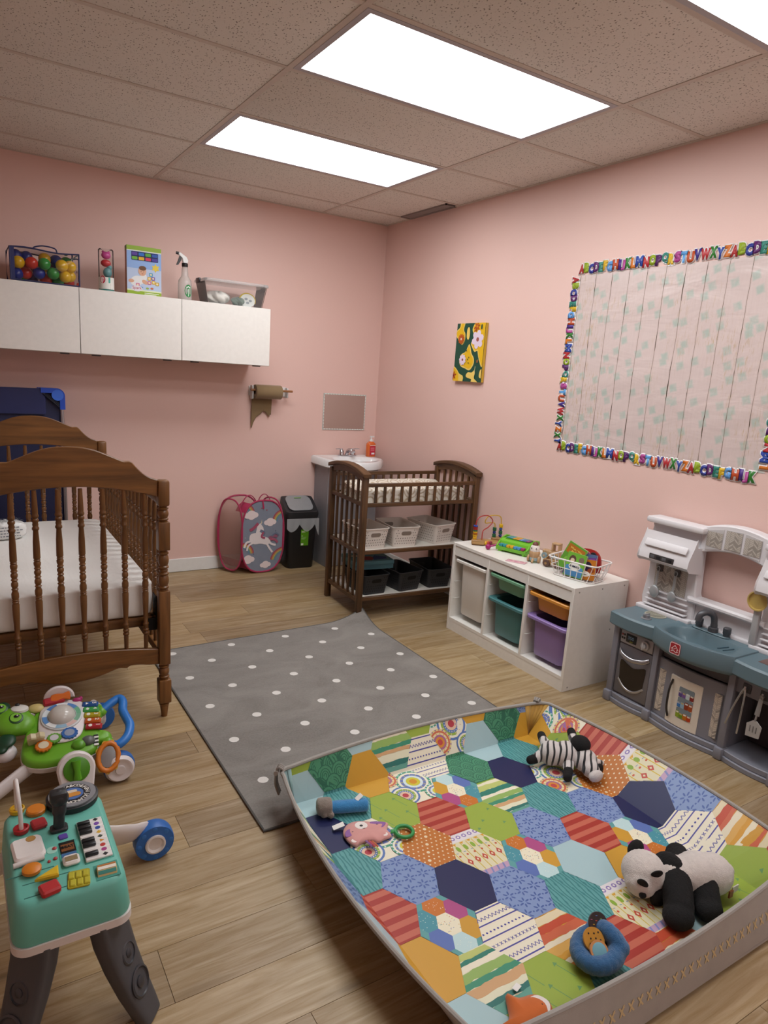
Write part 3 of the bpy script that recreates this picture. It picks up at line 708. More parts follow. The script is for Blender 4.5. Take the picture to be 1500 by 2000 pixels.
def cloth(label, col, loc, r, group=None, seed=1):
    rd = random.Random(seed); ph = [rd.uniform(0, 6.28) for _ in range(8)]
    def f(u, v):
        a = 2*PI*u; b = PI*v; k = 1+.16*math.sin(3*a+ph[0])*math.sin(b)+.13*math.sin(5*a+ph[1]+3*b)+.08*math.sin(9*a+6*b+ph[2])
        z = -math.cos(b); return (r[0]*k*math.sin(b)*math.cos(a), r[1]*min(k, 1.05)*math.sin(b)*math.sin(a), r[2]*(1+z*min(1.0, .8*k)))
    o = MB().grid(f, 40, 24).build('baby_cloth', P(col, .8, 0, 'fabric'), None, 80, loc=loc); return tag(o, label, 'cloth', group)
bz = TOP+.004
cloth('crumpled white cloth in the clear bin', '#cfcbc4', (-1.425, -.22, bz), (.078, .070, .046), seed=2)
cloth('crumpled grey-green cloth in the clear bin', '#6f7f76', (-1.300, -.245, bz), (.040, .05, .032), seed=5)
t2 = thing('baby_bib', 'pale baby bib with a yellow edge folded in the clear bin', 'bib', (-1.235, -.25, bz), R(6))
MB().prism(ell(0, .045, .058, .046, 24), -.008, .008, 'xz', .003).build('cloth', P('#c6c8c4', .8, 0, 'fabric'), t2)
MB().tube([(.058*math.cos(R(a)), -.004, .045+.046*math.sin(R(a))) for a in range(-20, 181, 10)], .005, 8).build('edging', P('#c4a92c', .8, 0, 'fabric'), t2)
for x, z in ((-.012, .055), (.02, .045), (.0, .03)): MB().prism(ell(x, z, .012, .008, 10), -.010, -.0085, 'xz').build('printed_patch', P('#8e9498', .8), t2)
# ================================================================== on the walls
# -- paper towel holder
t = thing('paper_towel_holder', 'white wall bracket with a wooden rod carrying the towel roll', 'towel holder', (-.965, -.001, 1.345))
MB().b2((-.155, -.010, -.028), (.145, 0, .044), .006).build('back_plate', P('#c9c7c5', .4), t)
for x in (-.150,): MB().prism(rrect(.045, .10, .012, 3, (-.045, 0)), x, x+.012, 'yz').build('arm', P('#bdbbb9', .4), t)
MB().prism(rrect(.045, .075, .012, 3, (-.045, .004)), .128, .138, 'yz').build('arm', P('#bdbbb9', .4), t)
MB().cyl((-.165, -.080, .018), (.165, -.080, .018), .0085).build('rod', wood('rod_wood', '#7a4c2a', '#a87448', 1, 0), t)
t2 = thing('paper_towel_roll', 'brown paper towel roll with a ragged torn sheet hanging down', 'paper towel', (-.998, -.081, 1.363-.012))
BROWN = P('#86704f', .85, 0, 'fabric')
MB().lathe([(.020, -.102), (.050, -.102), (.0515, -.100), (.0515, .100), (.050, .102), (.020, .102)], axis='x', seg=36, caps=False).build('roll', BROWN, t2)
MB().lathe([(.0205, .1), (.0205, -.1)], axis='x', seg=24, caps=False).build('core', P('#3b2c1c', .9), t2)
edge = [(-.102, -.268), (-.097, -.275), (-.085, -.235), (-.065, -.195), (-.045, -.180), (-.025, -.165), (-.010, -.145), (.002, -.150), (.018, -.158), (.030, -.178), (.040, -.190), (.045, -.168), (.055, -.172)]
xs_ = [p[0] for p in edge]
def shz(x):
    for a, b in zip(edge[:-1], edge[1:]):
        if a[0] <= x <= b[0]: return a[1]+(b[1]-a[1])*(x-a[0])/(b[0]-a[0]+1e-9)
    return edge[-1][1]
def sheet(u, v):
    x = -.102+u*.157; z0, z1 = .0, shz(x); z = z0+(z1-z0)*v
    return (x, .0515+.006*math.sin(PI*v)*(1-u)+.012*v*v, z)
s_ = MB().grid(sheet, 52, 12).build('loose_sheet', BROWN, t2, 60); so = s_.modifiers.new('t', 'SOLIDIFY'); so.thickness = .0008
# -- frameless mirror with bevelled scallop edge
t = thing('wall_mirror', 'small frameless mirror with a beaded glass edge above the sink', 'mirror', (-.303, -.001, 1.217))
MB().b2((-.193, -.005, -.144), (.193, 0, .144)).build('glass_edge', P('#aeb4ae', .3), t)
MIR = NT('mirror_glass'); MIR.set(Base_Color=(.62, .60, .58), Metallic=1.0, Roughness=.03); n_ = MIR.noise(MIR.coord(), 3, 2); MIR.bump(n_, .02, .0005)
MB().b2((-.184, -.0062, -.135), (.184, -.0052, .135)).build('mirror_face', MIR.m, t)
bead = MB().ball((0, 0, 0), (.0075, .003, .0042), 10, 6).mesh('bead', P('#d3d6d2', .15))
def bead_at(x, z, r):
    o = bpy.data.objects.new('bead', bead); COL.objects.link(o); o.parent = t; o.location = (x, -.0062, z); o.rotation_euler = (0, r, 0)
for i in range(16):
    for z in (-.1385, .1385): bead_at(-.176+i*.02347, z, 0)
for i in range(11):
    for x in (-.188, .188): bead_at(x, -.118+i*.0236, PI/2)
# -- lemon painting on canvas
t = thing('canvas_painting', 'small canvas painting of yellow lemons and flowers on dark green', 'painting', (-.001, -1.2055, 1.716))
pw, ph = .152, .191
MB().b2((-.022, -pw, -ph), (0, pw, ph), .002, 1).build('canvas', P('#cba428', .7, 0, 'fabric'), t)
# u runs to the viewer's right (towards -y)
pr = Print(lambda u, w, l: (-.0226-l, -u, w)); GR, YE, OR, LI, CR = '#1d4a3a', '#e0b11c', '#a8431c', '#cdbccb', '#e6c667'
pr.clip = [(-pw, -ph), (pw, -ph), (pw, ph), (-pw, ph)]
pr.poly(pr.clip, GR)
pr.layer = .0003
def blob(pts, col, lay): pr.poly(spline(pts, 5, True), col, lay)
def fan(pts, col, lay):
    # concave shapes: fan of triangles from the centroid
    q = spline(pts, 5, True); c = (sum(p[0] for p in q)/len(q), sum(p[1] for p in q)/len(q))
    for a, b in zip(q, q[1:]+q[:1]): pr.poly([c, a, b], col, lay)
fan([(-.03, -.105), (.02, -.115), (.058, -.075), (.055, -.035), (.028, -.005), (.012, .035), (-.004, .055), (-.02, .035), (-.04, .005), (-.085, -.015), (-.10, -.055), (-.08, -.09)], CR, .0003)
fan([(-.03, -.095), (.015, -.105), (.048, -.072), (.045, -.035), (.02, -.01), (.005, .03), (-.006, .042), (-.022, .02), (-.045, -.005), (-.08, -.025), (-.09, -.055), (-.07, -.08)], YE, .0006)
fan([(-.12, .08), (-.085, .05), (-.058, .075), (-.055, .12), (-.075, .15), (-.065, .20), (-.11, .20), (-.12, .165), (-.155, .14), (-.155, .11)], CR, .0003)
fan([(-.115, .085), (-.085, .06), (-.065, .08), (-.063, .12), (-.083, .15), (-.075, .195), (-.10, .195), (-.112, .16), (-.148, .135), (-.148, .115)], YE, .0006)
fan([(.06, .20), (.02, .155), (.035, .12), (.038, .09), (.015, .06), (.03, .035), (.06, .005), (.09, .01), (.11, -.04), (.155, -.08), (.16, .2)], CR, .0003)
fan([(.07, .20), (.03, .16), (.045, .12), (.046, .09), (.025, .06), (.04, .04), (.065, .015), (.095, .02), (.115, -.03), (.155, -.07), (.16, .2)], YE, .0006)
fan([(-.03, .09), (-.015, .085), (-.005, .11), (-.008, .15), (-.02, .165), (-.035, .15), (-.037, .11)], CR, .0003)
fan([(-.155, -.195), (-.155, -.10), (-.12, -.11), (-.085, -.14), (-.045, -.155), (-.04, -.18), (-.06, -.20)], CR, .0003); fan([(-.155, -.195), (-.155, -.108), (-.125, -.115), (-.10, -.14), (-.09, -.17), (-.10, -.20)], YE, .0006)
fan([(.005, -.165), (-.01, -.15), (.01, -.13), (.05, -.13), (.075, -.115), (.085, -.13), (.08, -.165), (.11, -.185), (.12, -.20), (.05, -.20), (.055, -.175)], CR, .0003)
fan([(.135, -.16), (.13, -.14), (.14, -.11), (.16, -.11), (.16, -.16)], CR, .0003)
def flower(x, y, r, n, col, ctr, lay=.0009, pw_=.42):
    for k in range(n): a = 2*PI*k/n+.3; pr.poly(ell(x+.6*r*math.cos(a), y+.6*r*math.sin(a), .45*r, pw_*.5*r, 8, a), col, lay)
    pr.poly(ell(x, y, .24*r, .24*r, 10), ctr, lay+.0003)
flower(.085, .085, .060, 6, LI, '#a05a50', .0009, .75); flower(-.060, -.048, .036, 9, LI, '#8a3a22', .0009, .6); flower(-.092, .088, .034, 12, '#b4541c', '#e5cfc0'); flower(.070, .168, .030, 6, '#b35018', '#d99030'); flower(.055, .150, .018, 5, '#a8431c', '#d99030'); flower(-.145, -.155, .03, 6, '#a8431c', '#7a2c14'); flower(.100, -.055, .012, 5, '#b4541c', '#b4541c')
for x, y in ((-.005, -.045), (.008, -.032), (.006, -.068), (-.022, .012)): pr.poly(ell(x, y, .004, .006, 8, .5), '#2c3a20', .0009)
pr.poly(ell(.118, .165, .008, .018, 10), '#1d4a3a', .0009); pr.line([(.085, -.09), (.08, -.12), (.085, -.14)], .004, '#d8d39a', .0009); pr.line([(.10, -.06), (.118, -.03)], .003, '#7f9a6a', .0009)
pr.build('painted_face', t)

# -- printed sheet with an alphabet border on the right wall
BY0, BY1, BZ0, BZ1 = -2.100, -3.325, 1.222, 2.140
def backdrop_mat():
    t = NT('whitewashed_plank_print'); tc = t.n('ShaderNodeTexCoord'); sx = t.n('ShaderNodeSeparateXYZ'); t.l(tc.outputs['Object'], sx.inputs[0]); Y, Z = sx.outputs[1], sx.outputs[2]
    k = t.math('DIVIDE', Y, .1105); wob = t.math('MULTIPLY', t.math('SUBTRACT', t.noise(t.coord('Object', (1, 3, 2)), 4, 3), .5), .07)
    fr = t.math('FRACT', t.math('ADD', k, t.math('ADD', wob, .62))); d = t.math('ABSOLUTE', t.math('SUBTRACT', fr, .5))
    wn = t.noise(t.coord('Object', (1, 9, 3)), 2.5, 3)
    line = t.math('LESS_THAN', d, t.math('ADD', .006, t.math('MULTIPLY', t.math('MAXIMUM', t.math('SUBTRACT', wn, .5), 0.0), .10)))
    soft_ = t.ramp(d, [(0, (1, 1, 1)), (.05, (0, 0, 0))])
    base = t.mix(t.noise(t.coord('Object', (1, 30, 3)), 3, 5), lin('#c9b6b2'), lin('#d3c2be'))
    # mint brush dabs: jittered short rectangles
    cb = t.n('ShaderNodeCombineXYZ'); t.l(Y, cb.inputs[0]); t.l(Z, cb.inputs[1]); rt = t.n('ShaderNodeMapping'); t.l(cb.outputs[0], rt.inputs[0]); rt.inputs['Rotation'].default_value = (0, 0, R(18)); vo = t.n('ShaderNodeTexVoronoi', distance='CHEBYCHEV', voronoi_dimensions='2D'); t.l(rt.outputs[0], vo.inputs['Vector']); vo.inputs['Scale'].default_value = 11.5; vo.inputs['Randomness'].default_value = .85
    dab = t.math('MULTIPLY', t.ramp(vo.outputs['Distance'], [(.15, (1, 1, 1)), (.27, (0, 0, 0))]), t.ramp(t.noise(t.coord(), 40, 3), [(.3, (.45, .45, .45)), (.6, (.9, .9, .9))]))
    c = t.mix(t.math('MULTIPLY', dab, .8), base, lin('#9fb5ab'))
    wear = t.ramp(t.noise(t.coord('Object', (1, 40, 7)), 2.2, 5, .7), [(.52, (0, 0, 0)), (.66, (.8, .8, .8))]); wz = t.ramp(t.noise(t.coord(), 3.0, 2), [(.48, (0, 0, 0)), (.62, (1, 1, 1))])
    c = t.mix(t.math('MULTIPLY', wear, wz), c, lin('#b89d75'))
    c = t.mix(t.math('MULTIPLY', soft_, .35), c, lin('#a58f74')); c = t.mix(line, c, lin('#4b3d33'))
    t.set(Base_Color=c, Roughness=.27, Specular_IOR_Level=.5)
    t.bump(t.noise(t.coord('Object', (1, 1, 3), (R(20), 0, 0)), 3, 3, .5, .8), .38, .014)
    return t.m
bd_ = thing('plank_backdrop', 'paper sheet printed with whitewashed planks and mint dabs, framed by letters', 'wall sheet', (0, 0, 0))
def bsheet(u, v):
    y = BY0+u*(BY1-BY0); z = BZ0+v*(BZ1-BZ0)
    w = .0045*math.sin(PI*u)*math.sin(PI*v)+.0035*max(0, math.sin(5.2*z+2.3*y+1.0))*v*(1-v)*4+.003*max(0, math.sin(17*z+5.5*y+.5+.8*math.sin(4*y)))**3*math.sin(PI*v)+.002*math.sin(13*z-7*y)*math.sin(PI*u)*math.sin(PI*v)
    return (-.0015-max(0, w), y, z)
MB().grid(bsheet, 90, 70).build('printed_sheet', backdrop_mat(), bd_, 80)
LC = dict(zip('ABCDEFGHIJKLMNOPQRSTUVWXYZ', ['#a82a2c', '#8fa524', '#28358c', '#5a1f66', '#2f7f70', '#d0aa22', '#5a94cf', '#b2451c', '#46287e', '#a8438a', '#2f7a2c', '#c8701e', '#2b479e', '#b02a30', '#8fa524', '#4e1a5e', '#3a8478', '#d2ac24', '#a8438a', '#5a9ad2', '#b54a1e', '#3d2a82', '#b02e34', '#2f7a2c', '#2d4698', '#cb6e1e']))
WHT = P('#d9d6d6', .45)
def strip(name, label, letters, start, direc, upv, pitch, hgt, jit):
    t = thing(name, label, 'letter border', (0, 0, 0), group='alphabet letter borders')
    d = Vector(direc); u = Vector(upv)
    wd = {'I': .55, 'J': .8, 'M': 1.3, 'W': 1.35, 'L': .85, 'E': .85, 'F': .8, 'O': 1.1, 'Q': 1.1, 'G': 1.05, 'N': 1.1, 'H': 1.1, 'U': 1.1}
    x = 0.0
    for i, ch in enumerate(letters):
        w = wd.get(ch, 1.0)*pitch; x += w/2
        lift = jit*[0, .35, -.35, .15, -.15, .4, -.3, .25, -.1, -.4, .2][i % 11]
        o = Vector(start)+d*x+u*lift
        me = text_mesh(ch, 1.0, .085, 0.0); bb = [v.co for v in me.vertices]; bw_ = max(v.x for v in bb)-min(v.x for v in bb); bh_ = max(v.y for v in bb)-min(v.y for v in bb); cx_ = (max(v.x for v in bb)+min(v.x for v in bb))/2; cy_ = (max(v.y for v in bb)+min(v.y for v in bb))/2
        sx = w*1.08/bw_; sy = hgt/bh_
        for nm, off, ex, mat, lay in (('backing', .16, .0006, WHT, .0046), ('letter', .085, .0003, P(LC[ch], .45), .0058)):
            mm = text_mesh(ch, 1.0, off, ex/ sx if False else 0.0); mm.materials.clear(); mm.materials.append(mat)
            mm.transform(Matrix.Diagonal((sx, sy, 1, 1)) @ Matrix.Translation((-cx_, -cy_, 0)))
            mm.transform(frame(tuple(o+Vector((-lay, 0, 0))), d, u)); mm.name = nm
            q = bpy.data.objects.new(nm, mm); COL.objects.link(q); q.parent = t
            sd = q.modifiers.new('card', 'SOLIDIFY'); sd.thickness = .0006 if nm == 'backing' else .0003; sd.offset = -1
        x += w/2
    return t
AZ = 'ABCDEFGHIJKLMNOPQRSTUVWXYZ'
strip('alphabet_border', 'bright letter border strip along the top of the plank-print sheet', AZ+'ABCDEFGHIJ', (0, -2.098, 2.172), (0, -1, 0), (0, 0, 1), .0344, .052, .012)
strip('alphabet_border', 'bright letter border strip along the bottom of the plank-print sheet', AZ+'ABCDEFGHIJK', (0, -2.088, 1.197), (0, -1, 0), (0, 0, 1), .0332, .052, .012)
strip('alphabet_border', 'letter border strip reading down the sheet edge beside the lemon painting', AZ+'XY', (0, -2.080, 2.134), (0, 0, -1), (0, -1, 0), .0330, .050, .012)
strip('alphabet_border', 'letter border strip reading up the sheet edge farthest from the painting', 'LMNOPQRSTUVWXYZABCDEFGHIJ', (0, -3.322, 1.240), (0, 0, 1), (0, 1, 0), .0345, .050, .012)

# ================================================================== sink vanity
GREY = P('#8b8b90', .4); van = thing('sink_vanity', 'grey bathroom vanity with a white bow-front sink top and chrome faucet', 'vanity', (-.33, -.001, 0))
m = MB().b2((-.215, -.245, 0), (.225, 0, .797), .002, 1); m.build('cabinet', GREY, van)
for x0, x1, z0, z1, nm in ((-.213, .004, .135, .665, 'door'), (.008, .223, .135, .665, 'door'), (-.213, .223, .669, .795, 'false_front'), (-.213, .223, .004, .131, 'drawer_front')):
    d_ = MB().b2((x0, -.262, z0), (x1, -.246, z1), .002, 1).build(nm, GREY, van)
    if nm != 'false_front': MB().cyl((x1-.03 if x0 < 0 else x0+.03, -.262, (z1-.1) if nm == 'door' else (z0+z1)/2), (x1-.03 if x0 < 0 else x0+.03, -.278, (z1-.1) if nm == 'door' else (z0+z1)/2), .006, .009).build('knob', metal('#c9c9cc', .25), d_)
def outline(k):
    # plan of the top: straight back, short sides, bowed front. k insets
    pts = [(-.252+k, 0-k), (-.252+k, -.285+.6*k)]
    for i in range(13):
        u = i/12; x = -.235+.470*u; pts.append((x*(1-1.5*k), -.30-.185*math.sin(PI*u)**.8+k))
    pts += [(.252-k, -.285+.6*k), (.252-k, 0-k)]
    return pts[::-1]
o_ = outline(0); WHC = P('#dadada', .12)
def ringz(pl, z): return [(x, y, z) for x, y in pl]
slab_o = [(x*1.0, y) for x, y in outline(0)]
inn = outline(.012)
basin_c = (0, -.275)
def bas(r, z): return [(basin_c[0]+.185*r*math.cos(2*PI*i/32), basin_c[1]+.145*r*math.sin(2*PI*i/32), z) for i in range(32)]
m = MB(); low = [(x*.93, y*.93) for x, y in outline(0)]
m.loft([ringz(low, .798), ringz(slab_o, .812), ringz(slab_o, .860), ringz(inn, .871)], cap0=True, cap1=False)
# top deck between outline and basin: build as ngon with the basin cut by bridging resampled rings
def resample(pl, n):
    pl = list(pl)+[pl[0]]; L = [0]
    for a, b in zip(pl[:-1], pl[1:]): L.append(L[-1]+math.hypot(b[0]-a[0], b[1]-a[1]))
    out = []
    for i in range(n):
        s = L[-1]*i/n; j = max(k for k in range(len(L)-1) if L[k] <= s+1e-12); f = (s-L[j])/max(1e-9, L[j+1]-L[j]); out.append((pl[j][0]+(pl[j+1][0]-pl[j][0])*f, pl[j][1]+(pl[j+1][1]-pl[j][1])*f))
    return out
deck = resample(inn, 64); ang = [math.atan2(p[1]-basin_c[1], p[0]) for p in deck]
def basa(r, z): return [(basin_c[0]+.185*r*math.cos(a), basin_c[1]+.145*r*math.sin(a), z) for a in ang]
m.loft([ringz(deck, .871), basa(1.06, .8715), basa(1.0, .868), basa(.9, .845), basa(.7, .80), basa(.45, .772), basa(.12, .762)], cap0=False, cap1=True)
m.build('sink_top', WHC, van, 50)
MB().lathe([(.021, 0), (.021, .002), (.014, .003), (.012, .001)], (0, -.275, .7625), 16).build('drain', metal('#9a9a9e', .2), van)
fa = MB().at((.027, -.085, .8716)); CH = metal('#c6c6ca', .12)
fa.prism(rrect(.165, .052, .025, 5), 0, .010, 'xy', .003); fa.lathe([(.024, .008), (.019, .03), (.017, .045), (.010, .052)], (-.052, 0, 0), 16); fa.lathe([(.024, .008), (.019, .03), (.017, .045), (.010, .052)], (.052, 0, 0), 16)
fa.tube(spline([(0, .004, .008), (0, -.005, .035), (0, -.03, .052), (0, -.075, .050), (0, -.10, .038)], 5), [(.020, .016)]*4+[(.017, .014)]*17, 12)
fc_ = fa.build('faucet', CH, van)
for s in (-1, 1): MB().at((.027, -.085, .8716)).tube([(s*.05, -.002, .050), (s*.075, -.004, .058), (s*.108, -.006, .057)], [.007, .005, .004], 8).ball((s*.052, 0, .052), .011, 10, 8).build('lever', CH, fc_)
# -- soap bottle
t = thing('soap_bottle', 'orange hand soap pump bottle with a red label beside the faucet', 'soap bottle', (-.112, -.135, .8722), R(10))
MB().loft([[(x, y, z) for x, y in rrect(w, d, .018, 4)] for w, d, z in ((.074, .046, 0), (.080, .050, .004), (.080, .050, .095), (.074, .046, .108), (.045, .034, .120), (.030, .028, .124))]).build('bottle', P('#d4672e', .2), t, 50)
MB().lathe([(.015, .122), (.015, .138), (.006, .140), (.006, .158)], seg=16).prism(rrect(.040, .018, .006, 3, (.008, 0)), .156, .166).build('pump', P('#e0dedd', .35), t)
pr = Print(lambda x, y, l: (x, -.0253-l, y)); pr.poly([(-.030, .012), (.026, .012), (.026, .088), (-.030, .088)], '#c22a40'); pr.layer = .0003; pr.poly([(-.030, .090), (.030, .090), (.030, .095), (-.030, .095)], '#e8d8c8'); pr.poly([(-.012, .020), (.020, .020), (.020, .034), (-.012, .034)], '#e9e4e4')
for k in range(3): pr.poly([(-.022, .070-.01*k), (.018, .070-.01*k), (.018, .074-.01*k), (-.022, .074-.01*k)], '#e58a94')
pr.build('label', t)

# ================================================================== swing-lid bin
t = thing('trash_bin', 'black swing-lid trash bin with a grey flap, white liner and green label', 'trash bin', (-.733, -.128, 0), R(-4))
def rr3(w, d, z, r=.04): return [(x, y, z) for x, y in rrect(w, d, r, 5)]
BLK = P('#1b1c1f', .42)
MB().loft([rr3(.215, .165, 0), rr3(.222, .172, .006), rr3(.258, .200, .415), rr3(.250, .192, .415), rr3(.212, .162, .012)]).build('body', BLK, t)
m = MB().loft([rr3(.272, .212, .405, .045), rr3(.280, .218, .430, .048), rr3(.276, .214, .455, .048), [(x, y, .455+.092*max(0, min(1, (y+.09)/.16))) for x, y in rrect(.262, .202, .05, 5)], [(x*.9, y*.9+.002, .457+.092*max(0, min(1, (y+.09)/.16))) for x, y in rrect(.262, .202, .05, 5)]], cap0=True, cap1=True)
m.build('lid', P('#232427', .4), t, 50)
fl_ = MB().loft([[(x, y, .4592+.092*max(0, min(1, (y+.092)/.16))+h) for x, y in rrect(.205-i, .150-i, .045, 6, (0, -.006))] for h, i in ((0, 0), (.004, .002), (.0055, .010))]).build('swing_flap', P('#8b8c8e', .45), t, 50)
MB().b2((-.03, -.003, 0), (.03, .003, .001)).build('flap_sticker', P('#5f9e1f', .5), fl_, loc=(0, .035, .5425), rot=(R(29.9), 0, 0))
# liner folded over the rim, hanging in a scallop
def liner(u, v):
    w = 2*PI*u; x = -.132+.264*u; hang = .045+.06*abs(math.sin(2.1*PI*u+.55))+(.05 if u > .86 else 0)*((u-.86)/.14)
    return (x, -.1065-.004*math.sin(25*u)*v-.003*v, .405-v*hang)
l_ = MB().grid(liner, 48, 8).build('liner', P('#d8dcdf', .25, 0, 'clear', .42), t, 60, fix=False)
def liner2(u, v): return (.1335+.004*v, -.104+.19*u, .405-v*(.11-.06*u+.012*math.sin(14*u)))
MB().grid(liner2, 20, 6).build('liner', P('#d8dcdf', .25, 0, 'clear', .42), t, 60, fix=False)
sl = math.atan2(.014, .41)
pr = Print(lambda x, y, l: (x, -.0895-(y-.0)*.0335-l, y)); pr.poly([(-.012, .185), (.052, .185), (.052, .315), (-.012, .315)], '#5c9a1e'); pr.layer = .0004
pr.poly([(-.006, .300), (.018, .300), (.018, .304), (-.006, .304)], '#d6e6bc'); pr.poly([(-.006, .292), (.024, .292), (.024, .296), (-.006, .296)], '#d6e6bc'); pr.poly([(-.006, .262), (.006, .262), (.006, .266), (-.006, .266)], '#e6f0d6')
for k in range(3): pr.poly([(-.006, .252-.008*k), (.034-.006*k, .252-.008*k), (.034-.006*k, .254-.008*k), (-.006, .254-.008*k)], '#c2d8a0')
pr.poly([(-.008, .188), (.012, .188), (.012, .204), (-.008, .204)], '#dfe6d6'); pr.build('label', t)

# ================================================================== pop-up hamper
PINKF = P('#a51e4e', .6, 0, 'fabric'); MESH = P('#d8b0a6', .8, 0, 'clear', .26)
F0, B0 = Vector((-1.068, -.232, .285)), Vector((-1.195, -.060, .300))
ham = thing('pop_up_hamper', 'pop-up laundry hamper with magenta edges and a unicorn panel', 'hamper', (-1.13, -.15, 0))
hb_ = Vector((-1.13, -.15, 0))
def oval(c, ux, hw, hh, n=40, e=2.7):
    out = []
    for i in range(n):
        a = 2*PI*i/n; ca, sa = math.cos(a), math.sin(a); x = hw*math.copysign(abs(ca)**(2/e), ca); z = hh*math.copysign(abs(sa)**(2/e), sa); out.append(c+ux*x+Vector((0, 0, z))-hb_)
    return out
ux = Vector((1, 0, 0)); fo = oval(F0, ux, .168, .277); bo = oval(B0, ux, .165, .275)
def flat_in(ring, k): c = sum(ring, Vector())/len(ring); return [c+(p-c)*k for p in ring]
MB().tube(fo, .0068, 8, True).build('front_hoop', PINKF, ham); MB().tube(bo, .0068, 8, True).build('back_hoop', PINKF, ham)
for sgn, nm in ((-1, 'side_hoop'), (1, 'side_hoop')):
    a, b = F0+ux*sgn*.162, B0+ux*sgn*.158; c = (a+b)/2; so = oval(c, (b-a).normalized(), (b-a).length/2, .272); MB().tube(so, .006, 8, True).build(nm, PINKF, ham)
    MB().loft([so[i:i+1]*1 for i in range(0)]) if False else None
    mm = MB().add([tuple(p) for p in so], [tuple(range(len(so)))]); mm.build('mesh_panel', MESH, ham)
mm = MB().add([tuple(p) for p in bo], [tuple(range(len(bo)))]); mm.build('mesh_panel', MESH, ham)
# corner gussets joining the hoops
def gus(i0, i1, f=fo, b=bo):
    pass
bt = MB(); ids = [i for i in range(40) if 24 <= i <= 36]
bt.loft([[fo[i] for i in ids], [bo[i] for i in ids]], close=False, cap0=False, cap1=False); bt.build('base_panel', P('#9c1d49', .7, 0, 'clear', .75), ham)
for ids in ([i for i in range(13, 17)], [i for i in range(4, 8)]): MB().loft([[fo[i] for i in ids], [fo[i]*.6+bo[i]*.4 for i in ids]], close=False, cap0=False, cap1=False).build('corner_gusset', P('#a8224e', .6, 0, 'fabric'), ham)
for a, b, h in (((-1.235, -.205, .545), (-1.115, -.205, .565), .075), ((-1.08, -.15, .57), (-.99, -.20, .545), .070)):
    A, B = Vector(a)-hb_, Vector(b)-hb_; pts = [A.lerp(B, i/12)+Vector((0, 0, h*math.sin(PI*i/12)**.7-.03)) for i in range(13)]; MB().tube(pts, (.0075, .0035), 8, flat=(0, 1, 0)).build('carry_handle', PINKF, ham)
MB().tube([(-.01+.062, -.088, .56), (.06, -.0895, .50)], (.006, .002), 8, flat=(1, 0, 0)).build('strap_loop', PINKF, ham)
# printed unicorn panel
fin = flat_in(fo, .975); cf = sum(fo, Vector())/40
MB().loft([[p+Vector((0, -.001, 0)) for p in fin], [p+Vector((0, .0015, 0)) for p in fin]]).build('front_panel', P('#7d8595', .7, 0, 'fabric'), ham)
pr = Print(lambda x, y, l: (cf.x+x, cf.y-.0016-l, cf.z+y)); pr.clip = [(p.x-cf.x, p.z-cf.z) for p in fin]
if area(pr.clip) < 0: pr.clip = pr.clip[::-1]
W_, PK_, CL_ = '#cfc6c6', '#a8566e', '#d0c2c2'
def cloud(x, y, s):
    for dx, dy, r in ((-.03, 0, .022), (0, .012, .028), (.028, .004, .022), (0, -.006, .026)): pr.poly(ell(x+dx*s, y+dy*s, r*s*1.2, r*s, 14), CL_, .0012)
def rainbow(x, y, r, a0, a1):
    for k, c in enumerate(('#9c4a5e', '#b97a4e', '#b8a45a', '#6f9284', '#6a86a4')):
        R1, R0 = r-k*.009, r-(k+1)*.009
        for i in range(10):
            a, b = R(a0+(a1-a0)*i/10), R(a0+(a1-a0)*(i+1)/10); pr.poly([(x+R0*math.cos(a), y+R0*math.sin(a)), (x+R1*math.cos(a), y+R1*math.sin(a)), (x+R1*math.cos(b), y+R1*math.sin(b)), (x+R0*math.cos(b), y+R0*math.sin(b))], c, .0004+.0001*k)
base_clip = pr.clip
def newpr():
    global pr
    pr = Print(lambda x, y, l: (cf.x+x, cf.y-.0016-l, cf.z+y)); pr.clip = base_clip
PF = print_mat('printed_fabric', .7)
for a_ in ((-.155, -.125, .085, 0, 110), (.165, .110, .095, 70, 180), (.175, -.205, .115, 60, 170), (-.145, .185, .075, 10, 60)): newpr(); rainbow(*a_); pr.build('rainbow_print', ham, PF)
for a_ in ((-.095, .165, 1.0), (.055, .105, .9), (-.115, -.175, .95), (.025, -.225, .8)): newpr(); cloud(*a_); pr.build('cloud_print', ham, PF)
newpr()
# generic leaping unicorn
body = [(-.10, .02), (-.105, -.03), (-.07, -.055), (-.02, -.055), (.03, -.065), (.06, -.05), (.05, -.02), (.02, -.005), (-.02, .01), (-.05, .03)]
q = spline(body, 5, True); pr.poly(q, W_, .0016) if False else [pr.poly([(-.03, -.025), a, b], W_, .0016) for a, b in zip(q, q[1:]+q[:1])]
for pl in ([(-.06, .02), (-.045, .10), (-.025, .10), (-.01, .06), (.0, .02), (-.02, -.02)], [(-.045, .09), (-.025, .105), (.0, .07), (.005, .045), (-.012, .045), (-.03, .06)]): pr.poly(pl, W_, .0020)
pr.poly([(-.022, .10), (-.012, .135), (-.014, .098)], '#d8c9a8', .0024)
for pts, w in (([(-.09, -.03), (-.13, -.04), (-.145, -.075)], .016), ([(-.08, -.045), (-.115, -.065), (-.125, -.10)], .014), ([(.045, -.045), (.075, -.065), (.10, -.072)], .016), ([(.03, -.055), (.05, -.09), (.075, -.125)], .015)): pr.line(spline(pts, 4), w, W_, .0018)
